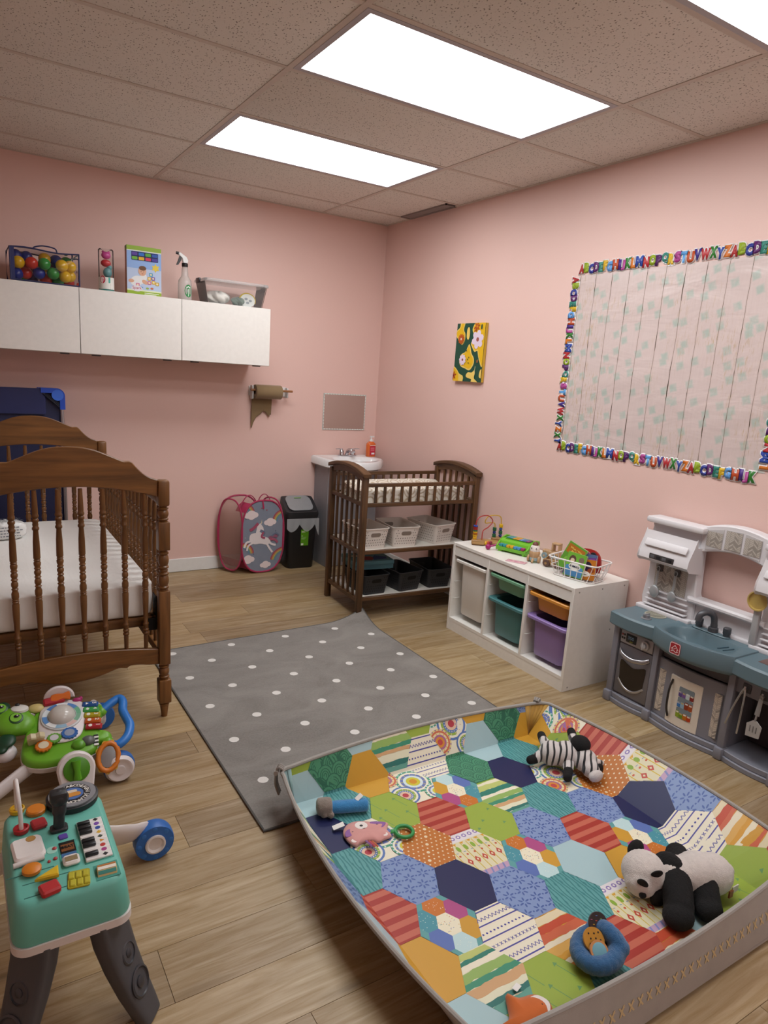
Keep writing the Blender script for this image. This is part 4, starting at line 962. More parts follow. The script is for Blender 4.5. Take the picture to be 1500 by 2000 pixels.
for pts, w, c in (([(-.045, .10), (-.075, .07), (-.10, .055)], .022, '#a24e66'), ([(-.02, .045), (.005, .03), (.0, .01)], .022, '#6a7288'), ([(.0, .03), (-.012, .0), (.012, -.012)], .016, '#a24e66'), ([(.05, -.015), (.085, .0), (.11, -.005)], .022, '#8e5a70'), ([(.06, -.025), (.095, -.03), (.115, -.05)], .018, '#a2566c'), ([(.07, .0), (.10, .02), (.125, .005)], .012, '#6a7288')): pr.line(spline(pts, 4), w, c, .0022)
pr.build('unicorn_print', ham, PF); newpr()
rd = random.Random(3)
for k in range(22):
    x, y = rd.uniform(-.15, .15), rd.uniform(-.25, .25); pr.poly(ell(x, y, .0055, .0055, 5, rd.uniform(0, 3)), rd.choice(['#a24a60', '#5f6675', '#9aa0ac']), .0003)
pr.build('speckle_print', ham, PF)['kind'] = 'stuff'

# ================================================================== changing table
DK = wood('dark_stained_wood_z', '#2d1d0f', '#694726', 1.0, 2, .45); DKX = wood('dark_stained_wood_x', '#2d1d0f', '#694726', 1.0, 0, .45); DKY = wood('dark_stained_wood_y', '#2d1d0f', '#694726', 1.0, 1, .45)
TX, TY, TR, HL, HD = -.441, -1.160, R(-3), .420, .240
tb = thing('changing_table', 'dark-stained slatted baby changing table with two open white shelves', 'changing table', (TX, TY, 0), TR)
for sx in (-1, 1):
    for sy in (-1, 1): MB().b2((sx*HL-.018, sy*HD-.018, 0), (sx*HL+.018, sy*HD+.018, .912), .003).build('post', DK, tb)
    # arched cap and arched rail under it
    n = 24; arc = lambda y: .912+.040*(1-(y/(HD+.03))**2)
    ys_ = [-(HD+.03)+2*(HD+.03)*i/n for i in range(n+1)]
    MB().prism([(y, arc(y)) for y in ys_]+[(y, arc(y)+.024) for y in ys_[::-1]], sx*HL-.027, sx*HL+.027, 'yz', .004).build('end_cap', DKY, tb)
    yi = [-(HD-.018)+2*(HD-.018)*i/n for i in range(n+1)]
    MB().prism([(y, arc(y)-.040) for y in yi]+[(y, arc(y)+.001) for y in yi[::-1]], sx*HL-.010, sx*HL+.010, 'yz').build('end_rail', DKY, tb)
    for z in (.741, .430, .116): MB().b2((sx*HL-.011, -HD+.018, z-.012), (sx*HL+.011, HD-.018, z+.012), .002, 1).build('end_rail', DKY, tb)
    for i in range(5):
        y = -HD+.018+(2*HD-.036)*(i+1)/6
        for z0, z1 in ((.128, .418), (.442, .729), (.753, arc(y)-.039)): MB().b2((sx*HL-.007, y-.0075, z0), (sx*HL+.007, y+.0075, z1)).build('slat', DK, tb)
for sy in (-1, 1):
    for z, h in ((.8635, .0115), (.739, .0125), (.434, .012), (.127, .012)): MB().b2((-HL+.018, sy*HD-.010, z-h), (HL-.018, sy*HD+.010, z+h), .002, 1).build('side_rail', DKX, tb)
    for i in range(12): x = -HL+.018+(2*HL-.036)*(i+1)/13; MB().b2((x-.008, sy*HD-.006, .7515), (x+.008, sy*HD+.006, .852)).build('slat', DK, tb)
SHW = P('#c9c6be', .4)
for z, nm in ((.735, 'pad_board'), (.440, 'shelf_board'), (.133, 'shelf_board')): MB().b2((-HL+.012, -HD+.011, z-.005), (HL-.012, HD-.011, z+.005)).build(nm, SHW, tb)
for z in (.429, .122): MB().b2((-HL+.018, HD-.02, z-.012), (HL-.018, HD-.011, z-.006)).build('shelf_cleat', DKX, tb)
Mtb = Matrix.Translation((TX, TY, 0)) @ Matrix.Rotation(TR, 4, 'Z')
def tpos(x, y, z): return tuple(Mtb @ Vector((x, y, z)))
# changing pad
def pad_mat():
    t = NT('cream_geometric_pad_fabric'); v = t.coord('Object', (1, 1, 1)); vo = t.n('ShaderNodeTexVoronoi'); t.l(v, vo.inputs['Vector']); vo.inputs['Scale'].default_value = 11; vo.inputs['Randomness'].default_value = .35
    ringv = t.math('FRACT', t.math('MULTIPLY', vo.outputs['Distance'], 5.0)); w = t.ramp(ringv, [(.1, (1, 1, 1)), (.3, (0, 0, 0)), (.75, (0, 0, 0)), (.95, (1, 1, 1))])
    c = t.mix(t.math('MULTIPLY', w, .75), lin('#ddd7cb'), lin('#a28a66')); t.set(Base_Color=c, Roughness=.5); t.bump(t.noise(v, 30, 4), .3, .004)
    return t.m
def padf(u, v):
    x = (2*u-1)*.365; y = (2*v-1)*.205
    return (x, y, .7405+.075*abs(2*v-1)**2.2*0+.062+.028*abs(2*v-1)**2+.003*math.sin(12*x))
m = MB(); nx = 26; prof_y = [(-.205, .0), (-.208, .03), (-.205, .07), (-.195, .088), (-.17, .092), (-.12, .075), (-.05, .062), (.05, .062), (.12, .075), (.17, .092), (.195, .088), (.205, .07), (.208, .03), (.205, .0)]
m.loft([[((-.365+.73*i/nx)*(1), y*(1-.04*(abs(2*i/nx-1)**6)), .7405+z*(1-.10*abs(2*i/nx-1)**8)+.0015*math.sin(9*i+20*y)) for y, z in prof_y] for i in range(nx+1)])
o = m.build('changing_pad', pad_mat(), None, 60, loc=tpos(-.01, -.004, 0), rot=(0, 0, TR)); tag(o, 'cream patterned changing pad lying in the top tray of the changing table', 'changing pad')
# dotted baskets
def basket(kind):
    col, inn_, hol = (('#cbc4bd', '#85796f', '#5a524c'), ('#202124', '#0f0f11', '#060607'))[kind]
    bm_ = P(col, .5, 0, 'mold'); t = thing('shelf_basket', '', 'basket'); w0, d0, w1, d1, h = .165, .25, .205, .30, .135
    MB().loft([rr3(w0, d0, 0, .02), rr3(w1-.006, d1-.006, h-.006, .026), rr3(w1+.004, d1+.004, h-.006, .028), rr3(w1+.004, d1+.004, h, .028), rr3(w1-.008, d1-.008, h, .026), rr3(w0-.006, d0-.006, .004, .02)]).build('basket_body', bm_, t)
    # grip slots and perforations, front and back (long axis y)
    def pt(x, z, s, l): f = z/h; return (x, s*((d0/2)+(d1-d0)/2*f+l), z)
    for s in (-1, 1):
        for lift in (.0008,):
            pr = Print(lambda x, z, l, s=s: pt(x, z, s, .0006+l)); pr.poly(rrect(.072, .026, .0125, 5, (0, .092)), inn_ if kind == 0 else hol); pr.build('grip_slot', t)
            pr = Print(lambda x, z, l, s=s: pt(x, z, s, .0006+l))
            for r_ in range(6):
                for k in range(9):
                    x, z = -.068+.017*k+(.0085 if r_ % 2 else 0)-.004, .022+.018*r_
                    if abs(x) < .047 and abs(z-.092) < .020 or abs(x) > .074: continue
                    pr.poly(ell(x, z, .0032, .0032, 8), hol)
            pr.build('perforations', t)['kind'] = 'stuff'
            pr = Print(lambda x, z, l, s=s: pt(x, z, s, -.0044-l)); pr.poly(rrect(.072, .026, .0125, 5, (0, .092)), '#8f8880' if kind == 0 else '#3a3a3c'); pr.build('grip_slot', t)
    for s in (-1, 1):
        pr = Print(lambda y, z, l, s=s: (s*((w0/2)+(w1-w0)/2*(z/h)+.0006), y, z))
        for r_ in range(6):
            for k in range(14):
                y, z = -.108+.017*k+(.0085 if r_ % 2 else 0), .022+.018*r_
                if abs(y) < .112: pr.poly(ell(y, z, .0032, .0032, 8), hol)
        pr.build('perforations', t)['kind'] = 'stuff'
    return t
wb = basket(0); zb = .4458
wb.location = tpos(-.315, -.075, zb); wb.rotation_euler = (0, 0, TR+R(2)); tag(wb, 'white dotted basket beside the slatted end on the upper shelf', 'basket', 'white baskets on the upper shelf')
dup(wb, tpos(-.075, -.075, zb), TR+R(-4), 'white dotted basket in the middle of the upper shelf', 'white baskets on the upper shelf')
dup(wb, tpos(.195, -.068, zb), TR+R(14), 'white dotted basket turned askew beside the pink wall on the upper shelf', 'white baskets on the upper shelf')
kb = basket(1); zb = .1388
kb.location = tpos(-.292, -.078, zb); kb.rotation_euler = (0, 0, TR+R(3)); tag(kb, 'black dotted basket under the teal box on the lower shelf', 'basket', 'black baskets on the lower shelf')
dup(kb, tpos(-.040, -.078, zb), TR+R(8), 'black dotted basket in the middle of the lower shelf', 'black baskets on the lower shelf')
dup(kb, tpos(.215, -.074, zb), TR+R(-2), 'black dotted basket beside the pink wall on the lower shelf', 'black baskets on the lower shelf')
# teal picture box resting across the black baskets
t = thing('teal_box', 'teal cardboard box with red and blue print lying on the black basket', 'box', tpos(-.235, .005, .2746), TR+R(-3))
MB().b2((-.15, -.11, 0), (.135, .11, .045), .002, 1).build('carton', P('#4e7c88', .55), t)
MB().b2((-.153, -.113, .032), (.138, .113, .058), .002, 1).build('lid', P('#5a8d9a', .55), t)
pr = Print(lambda x, y, l: (x, y, .0586+l)); pr.poly([(-.08, -.07), (-.02, -.09), (.03, -.05), (.01, 0), (-.05, .01)], '#9c2c34'); pr.poly([(.0, -.085), (.10, -.075), (.115, -.03), (.05, .02), (.02, -.02)], '#1f3f86', .0003); pr.poly(ell(-.09, .03, .03, .02, 12), '#d9d4cc'); pr.build('lid_print', t)
# ================================================================== spotted rug
RX0, RX1, RY0, RY1 = -2.180, -.853, -1.392, -3.068
def rug_mat():
    t = NT('grey_rug_pile'); tc = t.n('ShaderNodeTexCoord'); sp = t.n('ShaderNodeSeparateXYZ'); t.l(tc.outputs['Object'], sp.inputs[0])
    u = t.math('DIVIDE', t.math('ADD', sp.outputs[0], 1.100), .325); w = t.math('DIVIDE', t.math('ADD', sp.outputs[1], 1.500), .323)
    def lat(off):
        def f(a): b = t.math('FRACT', t.math('ADD', t.math('ADD', a, 50.5), off)); return t.math('MULTIPLY', t.math('SUBTRACT', b, .5), .324)
        a, b = f(u), f(w); return t.math('SQRT', t.math('ADD', t.math('MULTIPLY', a, a), t.math('MULTIPLY', b, b)))
    d = t.math('MINIMUM', lat(0.0), lat(.5)); wob = t.math('MULTIPLY', t.math('SUBTRACT', t.noise(t.coord(), 120, 2), .5), .004)
    dot = t.math('LESS_THAN', t.math('ADD', d, wob), .0205)
    v = t.coord(); fine = t.noise(v, 900, 2); mid = t.noise(v, 130, 3)
    patch = t.noise(t.coord('Object', (1, 1.6, 1), (0, 0, R(35))), 3.2, 4, .55, 1.2)
    base = t.mix(t.ramp(patch, [(.35, (0, 0, 0)), (.65, (1, 1, 1))]), lin('#6f6b66'), lin('#94908a')); base = t.mix(t.math('MULTIPLY', fine, .7), base, lin('#5c5855'))
    base = t.mix(t.ramp(mid, [(.3, (0, 0, 0)), (.7, (.35, .35, .35))]), base, lin('#9b958d'))
    t.set(Base_Color=t.mix(dot, base, lin('#e0ddd8')), Roughness=.95, Sheen_Weight=.3); t.bump(t.math('ADD', fine, mid), .6, .003)
    return t.m
def rugz(x, y):
    r = math.hypot(x-RX1, y-RY0); a = max(0, 1-r/.26); return .055*a*a
def rug_top(u, v):
    x, y = RX0+u*(RX1-RX0), RY0+v*(RY1-RY0); y += -.05*(1-u)*(1-v)
    z = rugz(x, y); return (x+.35*z, y+.45*z, .0085+z)
rug = thing('spotted_rug', 'grey short-pile rug with white spots and one curled corner', 'rug', (0, 0, 0))
m = MB(); nu, nv = 60, 70
top = [rug_top(i/nu, j/nv) for j in range(nv+1) for i in range(nu+1)]; bot = [(x, y, z-.0078) for x, y, z in top]; N_ = len(top)
fs = [(j*(nu+1)+i, j*(nu+1)+i+1, (j+1)*(nu+1)+i+1, (j+1)*(nu+1)+i) for j in range(nv) for i in range(nu)]
rim = [i for i in range(nu+1)]+[j*(nu+1)+nu for j in range(1, nv+1)]+[nv*(nu+1)+i for i in range(nu-1, -1, -1)]+[j*(nu+1) for j in range(nv-1, 0, -1)]
m.add(top+bot, fs+[tuple(N_+k for k in f[::-1]) for f in fs]+[(rim[i], rim[(i+1) % len(rim)], N_+rim[(i+1) % len(rim)], N_+rim[i]) for i in range(len(rim))])
m.build('pile', rug_mat(), rug, 60)
MB().tube([(top[i][0], top[i][1], top[i][2]-.003) for i in rim], .0048, 6, True).build('bound_edge', P('#4b4946', .8, 0, 'fabric'), rug)

# ================================================================== bin storage unit
TW_ = P('#d8d5cf', .35); un = thing('storage_unit', 'low white open storage unit holding pull-out bins, along the pink wall', 'storage unit', (0, -1.731, 0), R(-90)+.006)
X0, X1, YFr, YBk, HH, th = 0.0, .990, -.428, -.016, .560, .018
MB().b2((X0, YFr, 0), (X0+th, YBk, HH), .001, 1).build('side_panel', TW_, un); MB().b2((X1-th, YFr, 0), (X1, YBk, HH), .001, 1).build('side_panel', TW_, un)
for x in (.333, .657): MB().b2((x-th/2, YFr+.002, .080), (x+th/2, YBk-.006, .542), .001, 1).build('divider', TW_, un)
MB().b2((th, YFr, .542), (X1-th, YBk, HH-.0005), .001, 1).build('top_panel', TW_, un); MB().b2((th, YFr+.004, .482), (X1-th, YFr+.022, .542)).build('fascia', TW_, un)
MB().b2((th, YFr+.002, .062), (X1-th, YBk, .080)).build('bottom_panel', TW_, un); MB().b2((th, YFr+.003, 0), (X1-th, YFr+.021, .062)).build('plinth', TW_, un); MB().b2((th, YBk-.006, .08), (X1-th, YBk-.001, .542)).build('back_panel', TW_, un)
for x, y, z in ((.9902, -.39, .535), (.9902, -.05, .535), (.9902, -.39, .02), (.9902, -.12, .30), (.9902, -.05, .05), (.9902, -.22, .535)): MB().lathe([(.0045, 0), (.0045, .0006), (.002, .0008)], (x, y, z), 10, 'x').build('cam_cover', P('#8f8d88', .4), un)
COLS = [(.018, .324), (.342, .648), (.666, .972)]
for c, (a, b) in enumerate(COLS):
    for x, s in ((a, 1), (b, -1)):
        for z in (.455, .31, .20, .385):
            if c == 0 and z in (.385,): continue
            MB().tube([(x, YFr+.02, z), (x+s*.011, YFr+.022, z+.004), (x+s*.011, YFr+.06, z+.004), (x, YFr+.065, z)], .0026, 6).build('bin_runner', P('#d9d9d6', .4), un)
Mun = Matrix.Translation((0, -1.731, 0)) @ Matrix.Rotation(R(-90)+.006, 4, 'Z')
def upos(x, y, z): return tuple(Mun @ Vector((x, y, z)))
def tbin(cidx, ztop, h, col, label, group):
    a, b = COLS[cidx]; w = b-a-.006; t = thing('pull_out_bin', label, 'storage bin', upos((a+b)/2, -.228, ztop-h), R(-90)+.006, group)
    m_ = P(col, .38, 0, 'mold'); d = .395; tw = w-.070; bw = w-.085
    def rr(w_, d_, z, r=.035): return [(x, y, z) for x, y in rrect(w_, d_, r, 5)]
    MB().loft([rr(bw, d-.075, 0), rr(bw+.004, d-.07, .004), rr(tw, d-.045, h-.018), rr(tw, d-.045, h-.014), rr(tw-.006, d-.051, h-.010), rr(bw-.004, d-.078, .006)]).build('bin_body', m_, t)
    # wide flange
    o_, i_ = rrect(w, d, .03, 5), rrect(tw-.006, d-.051, .035, 5)
    MB().loft([[(x, y, h-.020) for x, y in inset(o_, .004)], [(x, y, h-.016) for x, y in o_], [(x, y, h-.004) for x, y in o_], [(x, y, h) for x, y in inset(o_, .005)], [(x, y, h-.002) for x, y in i_], [(x, y, h-.022) for x, y in i_]], cap0=False, cap1=False).build('flange', m_, t)
    return t
G_ = 'pull-out bins of the white storage unit'
tbin(0, .463, .345, '#d6d3cd', 'tall white pull-out bin beside the changing table', G_)
tbin(1, .467, .090, '#6c9f7e', 'shallow green pull-out bin above the teal one', G_)
tbin(1, .322, .215, '#437b7e', 'deep teal pull-out bin under the green one', G_)
tbin(2, .455, .096, '#cf8b32', 'shallow orange pull-out bin above the purple one', G_)
tbin(2, .326, .220, '#9078b4', 'deep purple pull-out bin under the orange one', G_)
def toyball(x, y, z, col, label): tag(MB().ball((0, 0, 0), .04, 20, 12).build('toy_ball', P(col, .4), None, loc=upos(x, y, z)), label, 'ball')
toyball(.575, -.29, .155, '#b58f3a', 'mustard toy ball lying in the teal bin'); toyball(.90, -.29, .155, '#b58f3a', 'mustard toy ball lying in the purple bin')

# ---- things on top of the unit
UT = .5606
OAK = wood('pale_toy_wood', '#8a6238', '#c19a62', 1.4, 0, .5)
# bead maze
t = thing('bead_maze', 'wooden bead maze with red and yellow looping wires on the white unit', 'bead maze', (-.325, -1.84, UT), R(-35))
MB().prism(rrect(.075, .045, .012, 4), 0, .004).build('foot', P('#5a3a22', .6), t)
MB().prism(rrect(.080, .046, .012, 4), .004, .032, 'xy', .004).build('block', OAK, t)
t_b = MB().prism(rrect(.080, .046, .012, 4, (.13, .115)), .0, .030, 'xy', .004); t_b.build('block', OAK, t)
MB().b2((.02, .01, .006), (.13, .11, .016), .003).build('crossbar', OAK, t)
RW, YW = P('#a52a24', .4), P('#c9a02a', .4)
MB().tube(spline([(-.022, .004, .03), (-.022, .006, .12), (-.005, .02, .165), (.05, .05, .175), (.085, .07, .14), (.06, .05, .105), (.025, .01, .085), (.022, .0, .03)], 8), .0032, 8).build('red_wire', RW, t)
MB().tube(spline([(.105, .11, .028), (.105, .11, .11), (.08, .09, .125), (.04, .07, .125), (.05, .07, .16), (.09, .10, .170), (.135, .12, .16), (.145, .125, .11), (.145, .125, .028)], 8), .0032, 8).build('yellow_wire', YW, t)
def beads(x, y, z0, seq):
    z = z0
    for col, kind in seq:
        if kind == 'd': MB().lathe([(.004, 0), (.014, .001), (.014, .008), (.004, .009)], (x, y, z), 16).build('bead', P(col, .35), t); z += .0095
        elif kind == 'c': MB().b2((x-.011, y-.011, z), (x+.011, y+.011, z+.021), .002).build('bead', P(col, .35), t); z += .0215
        else: MB().ball((x, y, z+.010), .0105, 14, 8).build('bead', P(col, .35), t); z += .0205
beads(-.022, .005, .032, [('#d6a51f', 'c'), ('#d6a51f', 'd'), ('#c06a1c', 'd'), ('#d6a51f', 'd'), ('#3b6a4a', 'd'), ('#a52a2a', 'd'), ('#a52a2a', 'd'), ('#2c4aa0', 'd')])
beads(.105, .11, .030, [('#1f5a38', 'c'), ('#1f3f86', 'b'), ('#1f5a38', 'c')]); beads(.145, .125, .030, [('#1f3f86', 'b'), ('#1f5a38', 'c'), ('#1f3f86', 'b'), ('#d0a81f', 'c')])
for x, y, c in ((.045, -.005, '#d6a51f'), (.062, .004, '#a52a2a'), (.060, .022, '#d6a51f'), (.078, .015, '#7d2036')): MB().ball((x, y, .014), .0115, 12, 8).build('bead', P(c, .35), t)
# xylophone piano
t = thing('toy_xylophone', 'lime green toy xylophone piano with coloured keys', 'toy xylophone', (-.20, -2.055, UT), R(-72))
LG = P('#6cb52a', .38, 0, 'mold')
m = MB().prism([(-.105, .012), (.105, .012), (.105, .070), (-.105, .070)], 0, 0) if False else MB()
prof = [(-.075, .010), (-.078, .028), (-.050, .034), (-.040, .058), (-.020, .068), (.072, .072), (.078, .060), (.075, .010)]
m.prism(prof, -.100, .100, 'yz', .004); m.build('body', LG, t)
MB().prism(rrect(.170, .080, .02, 4, (0, .022)), .068, .071).build('bar_well', P('#4e9420', .5), t)
for k, c in enumerate(('#2f8f94', '#3aa0b0', '#d6a32a', '#e0a030', '#6a9ad0', '#4a72b8', '#8a3f86')): MB().b2((-.078+.0222*k, -.008-.001*k+.002, .0725), (-.058+.0222*k, .052-.001*k, .0765), .001, 1).build('chime_bar', P(c, .3, .3), t)
for k, c in enumerate(('#2c8f98', '#2c8f98', '#d6a32a', '#d6a32a', '#4a8fc8', '#4a8fc8', '#a02a6a')): MB().b2((-.083+.0238*k, -.074, .030), (-.0615+.0238*k, -.047, .046), .003).build('key', P(c, .35), t)
for sx in (-1, 1):
    for y in (-.06, .055): MB().cyl((sx*.08, y, 0), (sx*.08, y, .014), .014).build('foot', LG, t)
    MB().tube(spline([(sx*.098, -.072, .030), (sx*.100, -.03, .060), (sx*.100, .03, .078), (sx*.098, .074, .066)], 4), .0055, 8).build('side_rim', LG, t)
t = thing('toy_mallet', 'magenta toy mallet leaning between the bead maze and the xylophone', 'mallet', (-.335, -1.955, UT), R(38), rot=(0, R(-16), R(-28)))
MB().ball((0, 0, .0172), .0165, 16, 10).build('head', P('#a01c66', .35), t); MB().tube([(.01, 0, .0172), (.115, 0, .0172)], [.0055, .007], 10).build('stick', P('#a01c66', .35), t)
# pink paper
o = MB().grid(lambda u, v: ((u-.5)*.115, (v-.5)*.052, .0006+.0012*u*u), 8, 4).build('pink_note', P('#d2a6ac', .7), None, loc=(-.362, -2.228, UT), rot=(0, 0, R(-62))); tag(o, 'pink printed paper note lying on the white unit', 'paper'); so = o.modifiers.new('t', 'SOLIDIFY'); so.thickness = .0006
pr = Print(lambda x, y, l: (x, y, .0021+.0012*(x/.115+.5)**2+l))
for x, y in ((-.035, .005), (.0, -.006), (.03, .008)): pr.poly(ell(x, y, .012, .010, 10), '#bf7f92')
pr.build('printed_pattern', o)
# wooden walker bird
t = thing('wooden_bird', 'wooden walker toy bird with a white head and brown cap', 'wooden toy', (-.262, -2.262, UT), R(-60))
BW = wood('beech_toy', '#9c7a55', '#c9a57c', 1.2, 2, .55)
MB().lathe([(.018, .012), (.026, .020), (.029, .040), (.031, .056), (.027, .064)], seg=24).build('body', BW, t); MB().lathe([(.0265, .010), (.0275, .014), (.0275, .028), (.026, .030)], seg=24).build('blue_band', P('#8fa3a6', .5), t)
MB().lathe([(.027, .064), (.0275, .072), (.024, .090), (.017, .098)], seg=24).build('head', P('#d3cbc4', .5), t); MB().lathe([(.018, .096), (.016, .106), (.009, .114), (.003, .117)], seg=18).build('cap', P('#6d3c34', .5), t)
for sx in (-1, 1): MB().lathe([(.002, 0), (.019, .001), (.019, .012), (.002, .013)], (sx*.030-.0065, -.004, .019), 20, 'x').build('foot_wheel', BW, t); MB().ball((sx*.014, -.024, .082), .0035, 8, 6).build('eye', P('#1c1c1e', .3), t)
MB().tube([(0, -.024, .02), (0, -.040, .004)], [.008, .006], 8).build('tail_peg', BW, t)
# wooden wagon
t = thing('wooden_wagon', 'wooden toy truck with a square window and pale blue wheels', 'wooden toy', (-.115, -2.255, UT), R(-75))
fr2 = [(-.055, .016), (.055, .016), (.055, .046), (.045, .050), (.045, .098), (-.003, .098), (-.003, .050), (-.055, .046)]
MB().prism([(-.055, .016), (.050, .016), (.050, .050), (-.055, .050)], -.019, .019, 'xz', .004).build('chassis', BW, t)
m = MB(); m.b2((.000, -.019, .049), (.010, .019, .100), .003).b2((.040, -.019, .049), (.050, .019, .100), .003).b2((.0, -.019, .090), (.050, .019, .101), .003); m.build('cab_frame', BW, t)
for x in (-.035, .033):
    for sy in (-1, 1): w_ = MB().lathe([(.003, 0), (.017, .001), (.0185, .004), (.0185, .009), (.015, .011), (.003, .010)], (x, sy*.025-.005, .0186), 22, 'y').build('wheel', P('#7f9298', .5), t); MB().lathe([(.002, 0), (.006, .001), (.004, .003)], (x, sy*.031-.0015, .0186), 12, 'y').build('hub', BW, w_)
# wooden car
t = thing('wooden_car', 'small natural wooden toy car with brown wheels beside the book basket', 'wooden toy', (-.235, -2.385, UT), R(-68))
out = spline([(-.058, .018), (-.060, .034), (-.048, .044), (-.034, .050), (-.018, .072), (.012, .076), (.034, .062), (.046, .046), (.058, .040), (.060, .020)], 4)
m = MB(); win = spline([(-.022, .050), (-.010, .064), (.010, .066), (.024, .058), (.030, .049)], 4)
# body with a cut-out window: two loops bridged
low_ = [(-.058, .014), (.060, .014), (.060, .030), (.056, .042), (-.050, .042), (-.058, .034)]
m.prism(low_, -.016, .016, 'xz', .003); m.build('lower_body', OAK, t)
MB().tube([(p[0], 0, p[1]) for p in spline([(-.042, .040), (-.030, .056), (-.012, .072), (.012, .073), (.030, .060), (.042, .040)], 5)], (.014, .005), 10, flat=(0, 1, 0)).build('roof_arch', OAK, t)
for x in (-.033, .036):
    for sy in (-1, 1): w_ = MB().lathe([(.003, 0), (.018, .001), (.020, .004), (.020, .010), (.016, .012), (.003, .011)], (x, sy*.0225-.006, .0202), 22, 'y').build('wheel', P('#5e443c', .5), t); MB().lathe([(.002, 0), (.0075, .001), (.005, .003)], (x, sy*.030-.0015, .0202), 12, 'y').build('hub', OAK, w_)
# wire basket of books
WB = (-.245, -2.578); bk = thing('wire_basket', 'white wire basket packed with small board books', 'wire basket', (*WB, UT), R(-76))
WM = P('#d5d3d0', .35); m = MB()
def ring(w, d, z, r): return [(x, y, z) for x, y in rrect(w, d, .03, 5)]
MB().tube(ring(.285, .185, .098, .03), .0042, 8, True).build('top_rim', WM, bk); MB().tube(ring(.262, .165, .052, .03), .0024, 6, True).build('middle_wire', WM, bk); MB().tube(ring(.235, .140, .004, .03), .0028, 6, True).build('bottom_wire', WM, bk)
tp, mp_, bp_ = resample(rrect(.285, .185, .03, 5), 22), resample(rrect(.262, .165, .03, 5), 22), resample(rrect(.235, .140, .03, 5), 22)
for i in range(22): MB().tube([(tp[i][0], tp[i][1], .098), (mp_[i][0], mp_[i][1], .052), (bp_[i][0], bp_[i][1], .004)], .0020, 6).build('upright_wire', WM, bk)
for k in range(6): x = -.10+.04*k; MB().tube([(x, -.070, .004), (x, .070, .004)], .0018, 6).build('floor_wire', WM, bk)
Mbk = Matrix.Translation((*WB, UT)) @ Matrix.Rotation(R(-76), 4, 'Z')
def book(w, h, th_, loc, rot, cover, arts, label, words=None, wcol='#f0ead8', wsize=.02, wpos=(0, 0)):
    t = thing('board_book', label, 'book', tuple(Mbk @ Vector(loc)), group='board books in the wire basket', rot=(Matrix.Rotation(R(-76), 3, 'Z') @ Euler(rot).to_matrix()).to_euler())
    MB().b2((-w/2, -th_/2, 0), (w/2, th_/2, h), .002, 1).build('pages', P('#cfc8b8', .7), t)
    c = P(cover, .35)
    MB().b2((-w/2-.001, -th_/2-.0012, -.0005), (w/2+.001, -th_/2-.0002, h+.0005)).build('front_cover', c, t); MB().b2((-w/2-.001, th_/2+.0002, -.0005), (w/2+.001, th_/2+.0012, h+.0005)).build('back_cover', c, t)
    pr = Print(lambda x, y, l: (x, -th_/2-.0014-l, y)); pr.clip = [(-w/2, 0), (w/2, 0), (w/2, h), (-w/2, h)]
    for pl, cc in arts: pr.poly(pl, cc)
    if arts: pr.build('cover_art', t)
    if words: text('cover_lettering', words, P(wcol, .5), t, frame((wpos[0], -th_/2-.0030, wpos[1]), (1, 0, 0), (0, 0, 1)), wsize, .02)
    return t
book(.110, .150, .010, (-.062, -.030, .028), (R(-11), R(20), 0), '#5f9a34', [(rrect(.10, .05, .005, 3, (0, .115)), '#b06a24'), (ell(0, .05, .04, .03, 12), '#86b84a')], 'tall green board book with orange heading leaning in the wire basket', 'When I Was\nSo Tiny', '#e6c25a', .014, (0, .115))
book(.105, .125, .010, (-.002, -.058, .010), (R(-11), R(3), 0), '#6fae3a', [(rrect(.10, .055, .01, 3, (0, .030)), '#4f88b8'), (ell(-.02, .09, .02, .022, 12), '#5a4436'), (ell(-.02, .085, .012, .012, 10), '#d9c6a8'), (ell(.03, .095, .016, .016, 10), '#7a6a5c'), (ell(.0, .055, .034, .020, 16), '#e9e6e0')], 'green animal board book with a white oval title at the front of the basket', 'ANIMALS', '#1b2340', .014, (0, .055))
book(.085, .105, .009, (.072, -.0445, .010), (R(-11), R(-5), 0), '#b8701e', [(ell(.0, .07, .022, .025, 12), '#2a1c3a'), (ell(-.01, .03, .028, .014, 14), '#d9d4cc'), (ell(.02, .05, .02, .012, 10), '#8a3f1c')], 'orange board book with a dark animal and white oval title', 'FARM', '#23202a', .012, (-.01, .03))
book(.090, .112, .009, (.066, -.0305, .010), (R(-11), R(-7), 0), '#6a3a86', [(rrect(.08, .03, .004, 3, (0, .09)), '#8a56a4')], 'purple board book standing behind the orange one')
book(.110, .120, .008, (-.012, -.0440, .010), (R(-11), R(6), 0), '#4a2f7e', [(rrect(.1, .03, .004, 3, (0, .10)), '#c9a52c')], 'violet and yellow board book behind the animal book')
book(.105, .140, .009, (-.070, -.0170, .032), (R(-11), R(26), 0), '#7a2f6a', [(rrect(.09, .03, .004, 3, (0, .11)), '#a04a86')], 'plum board book leaning at the end of the wire basket')
book(.105, .135, .009, (-.052, -.0035, .026), (R(-11), R(18), 0), '#8a3c78', [], 'magenta board book behind the tall green one')
book(.10, .125, .009, (.050, -.0165, .010), (R(-11), R(-4), 0), '#53688e', [(ell(0, .09, .03, .02, 12), '#a88ab0'), (ell(.02, .06, .02, .02, 12), '#5a9aa0')], 'slate blue board book in the middle of the wire basket')
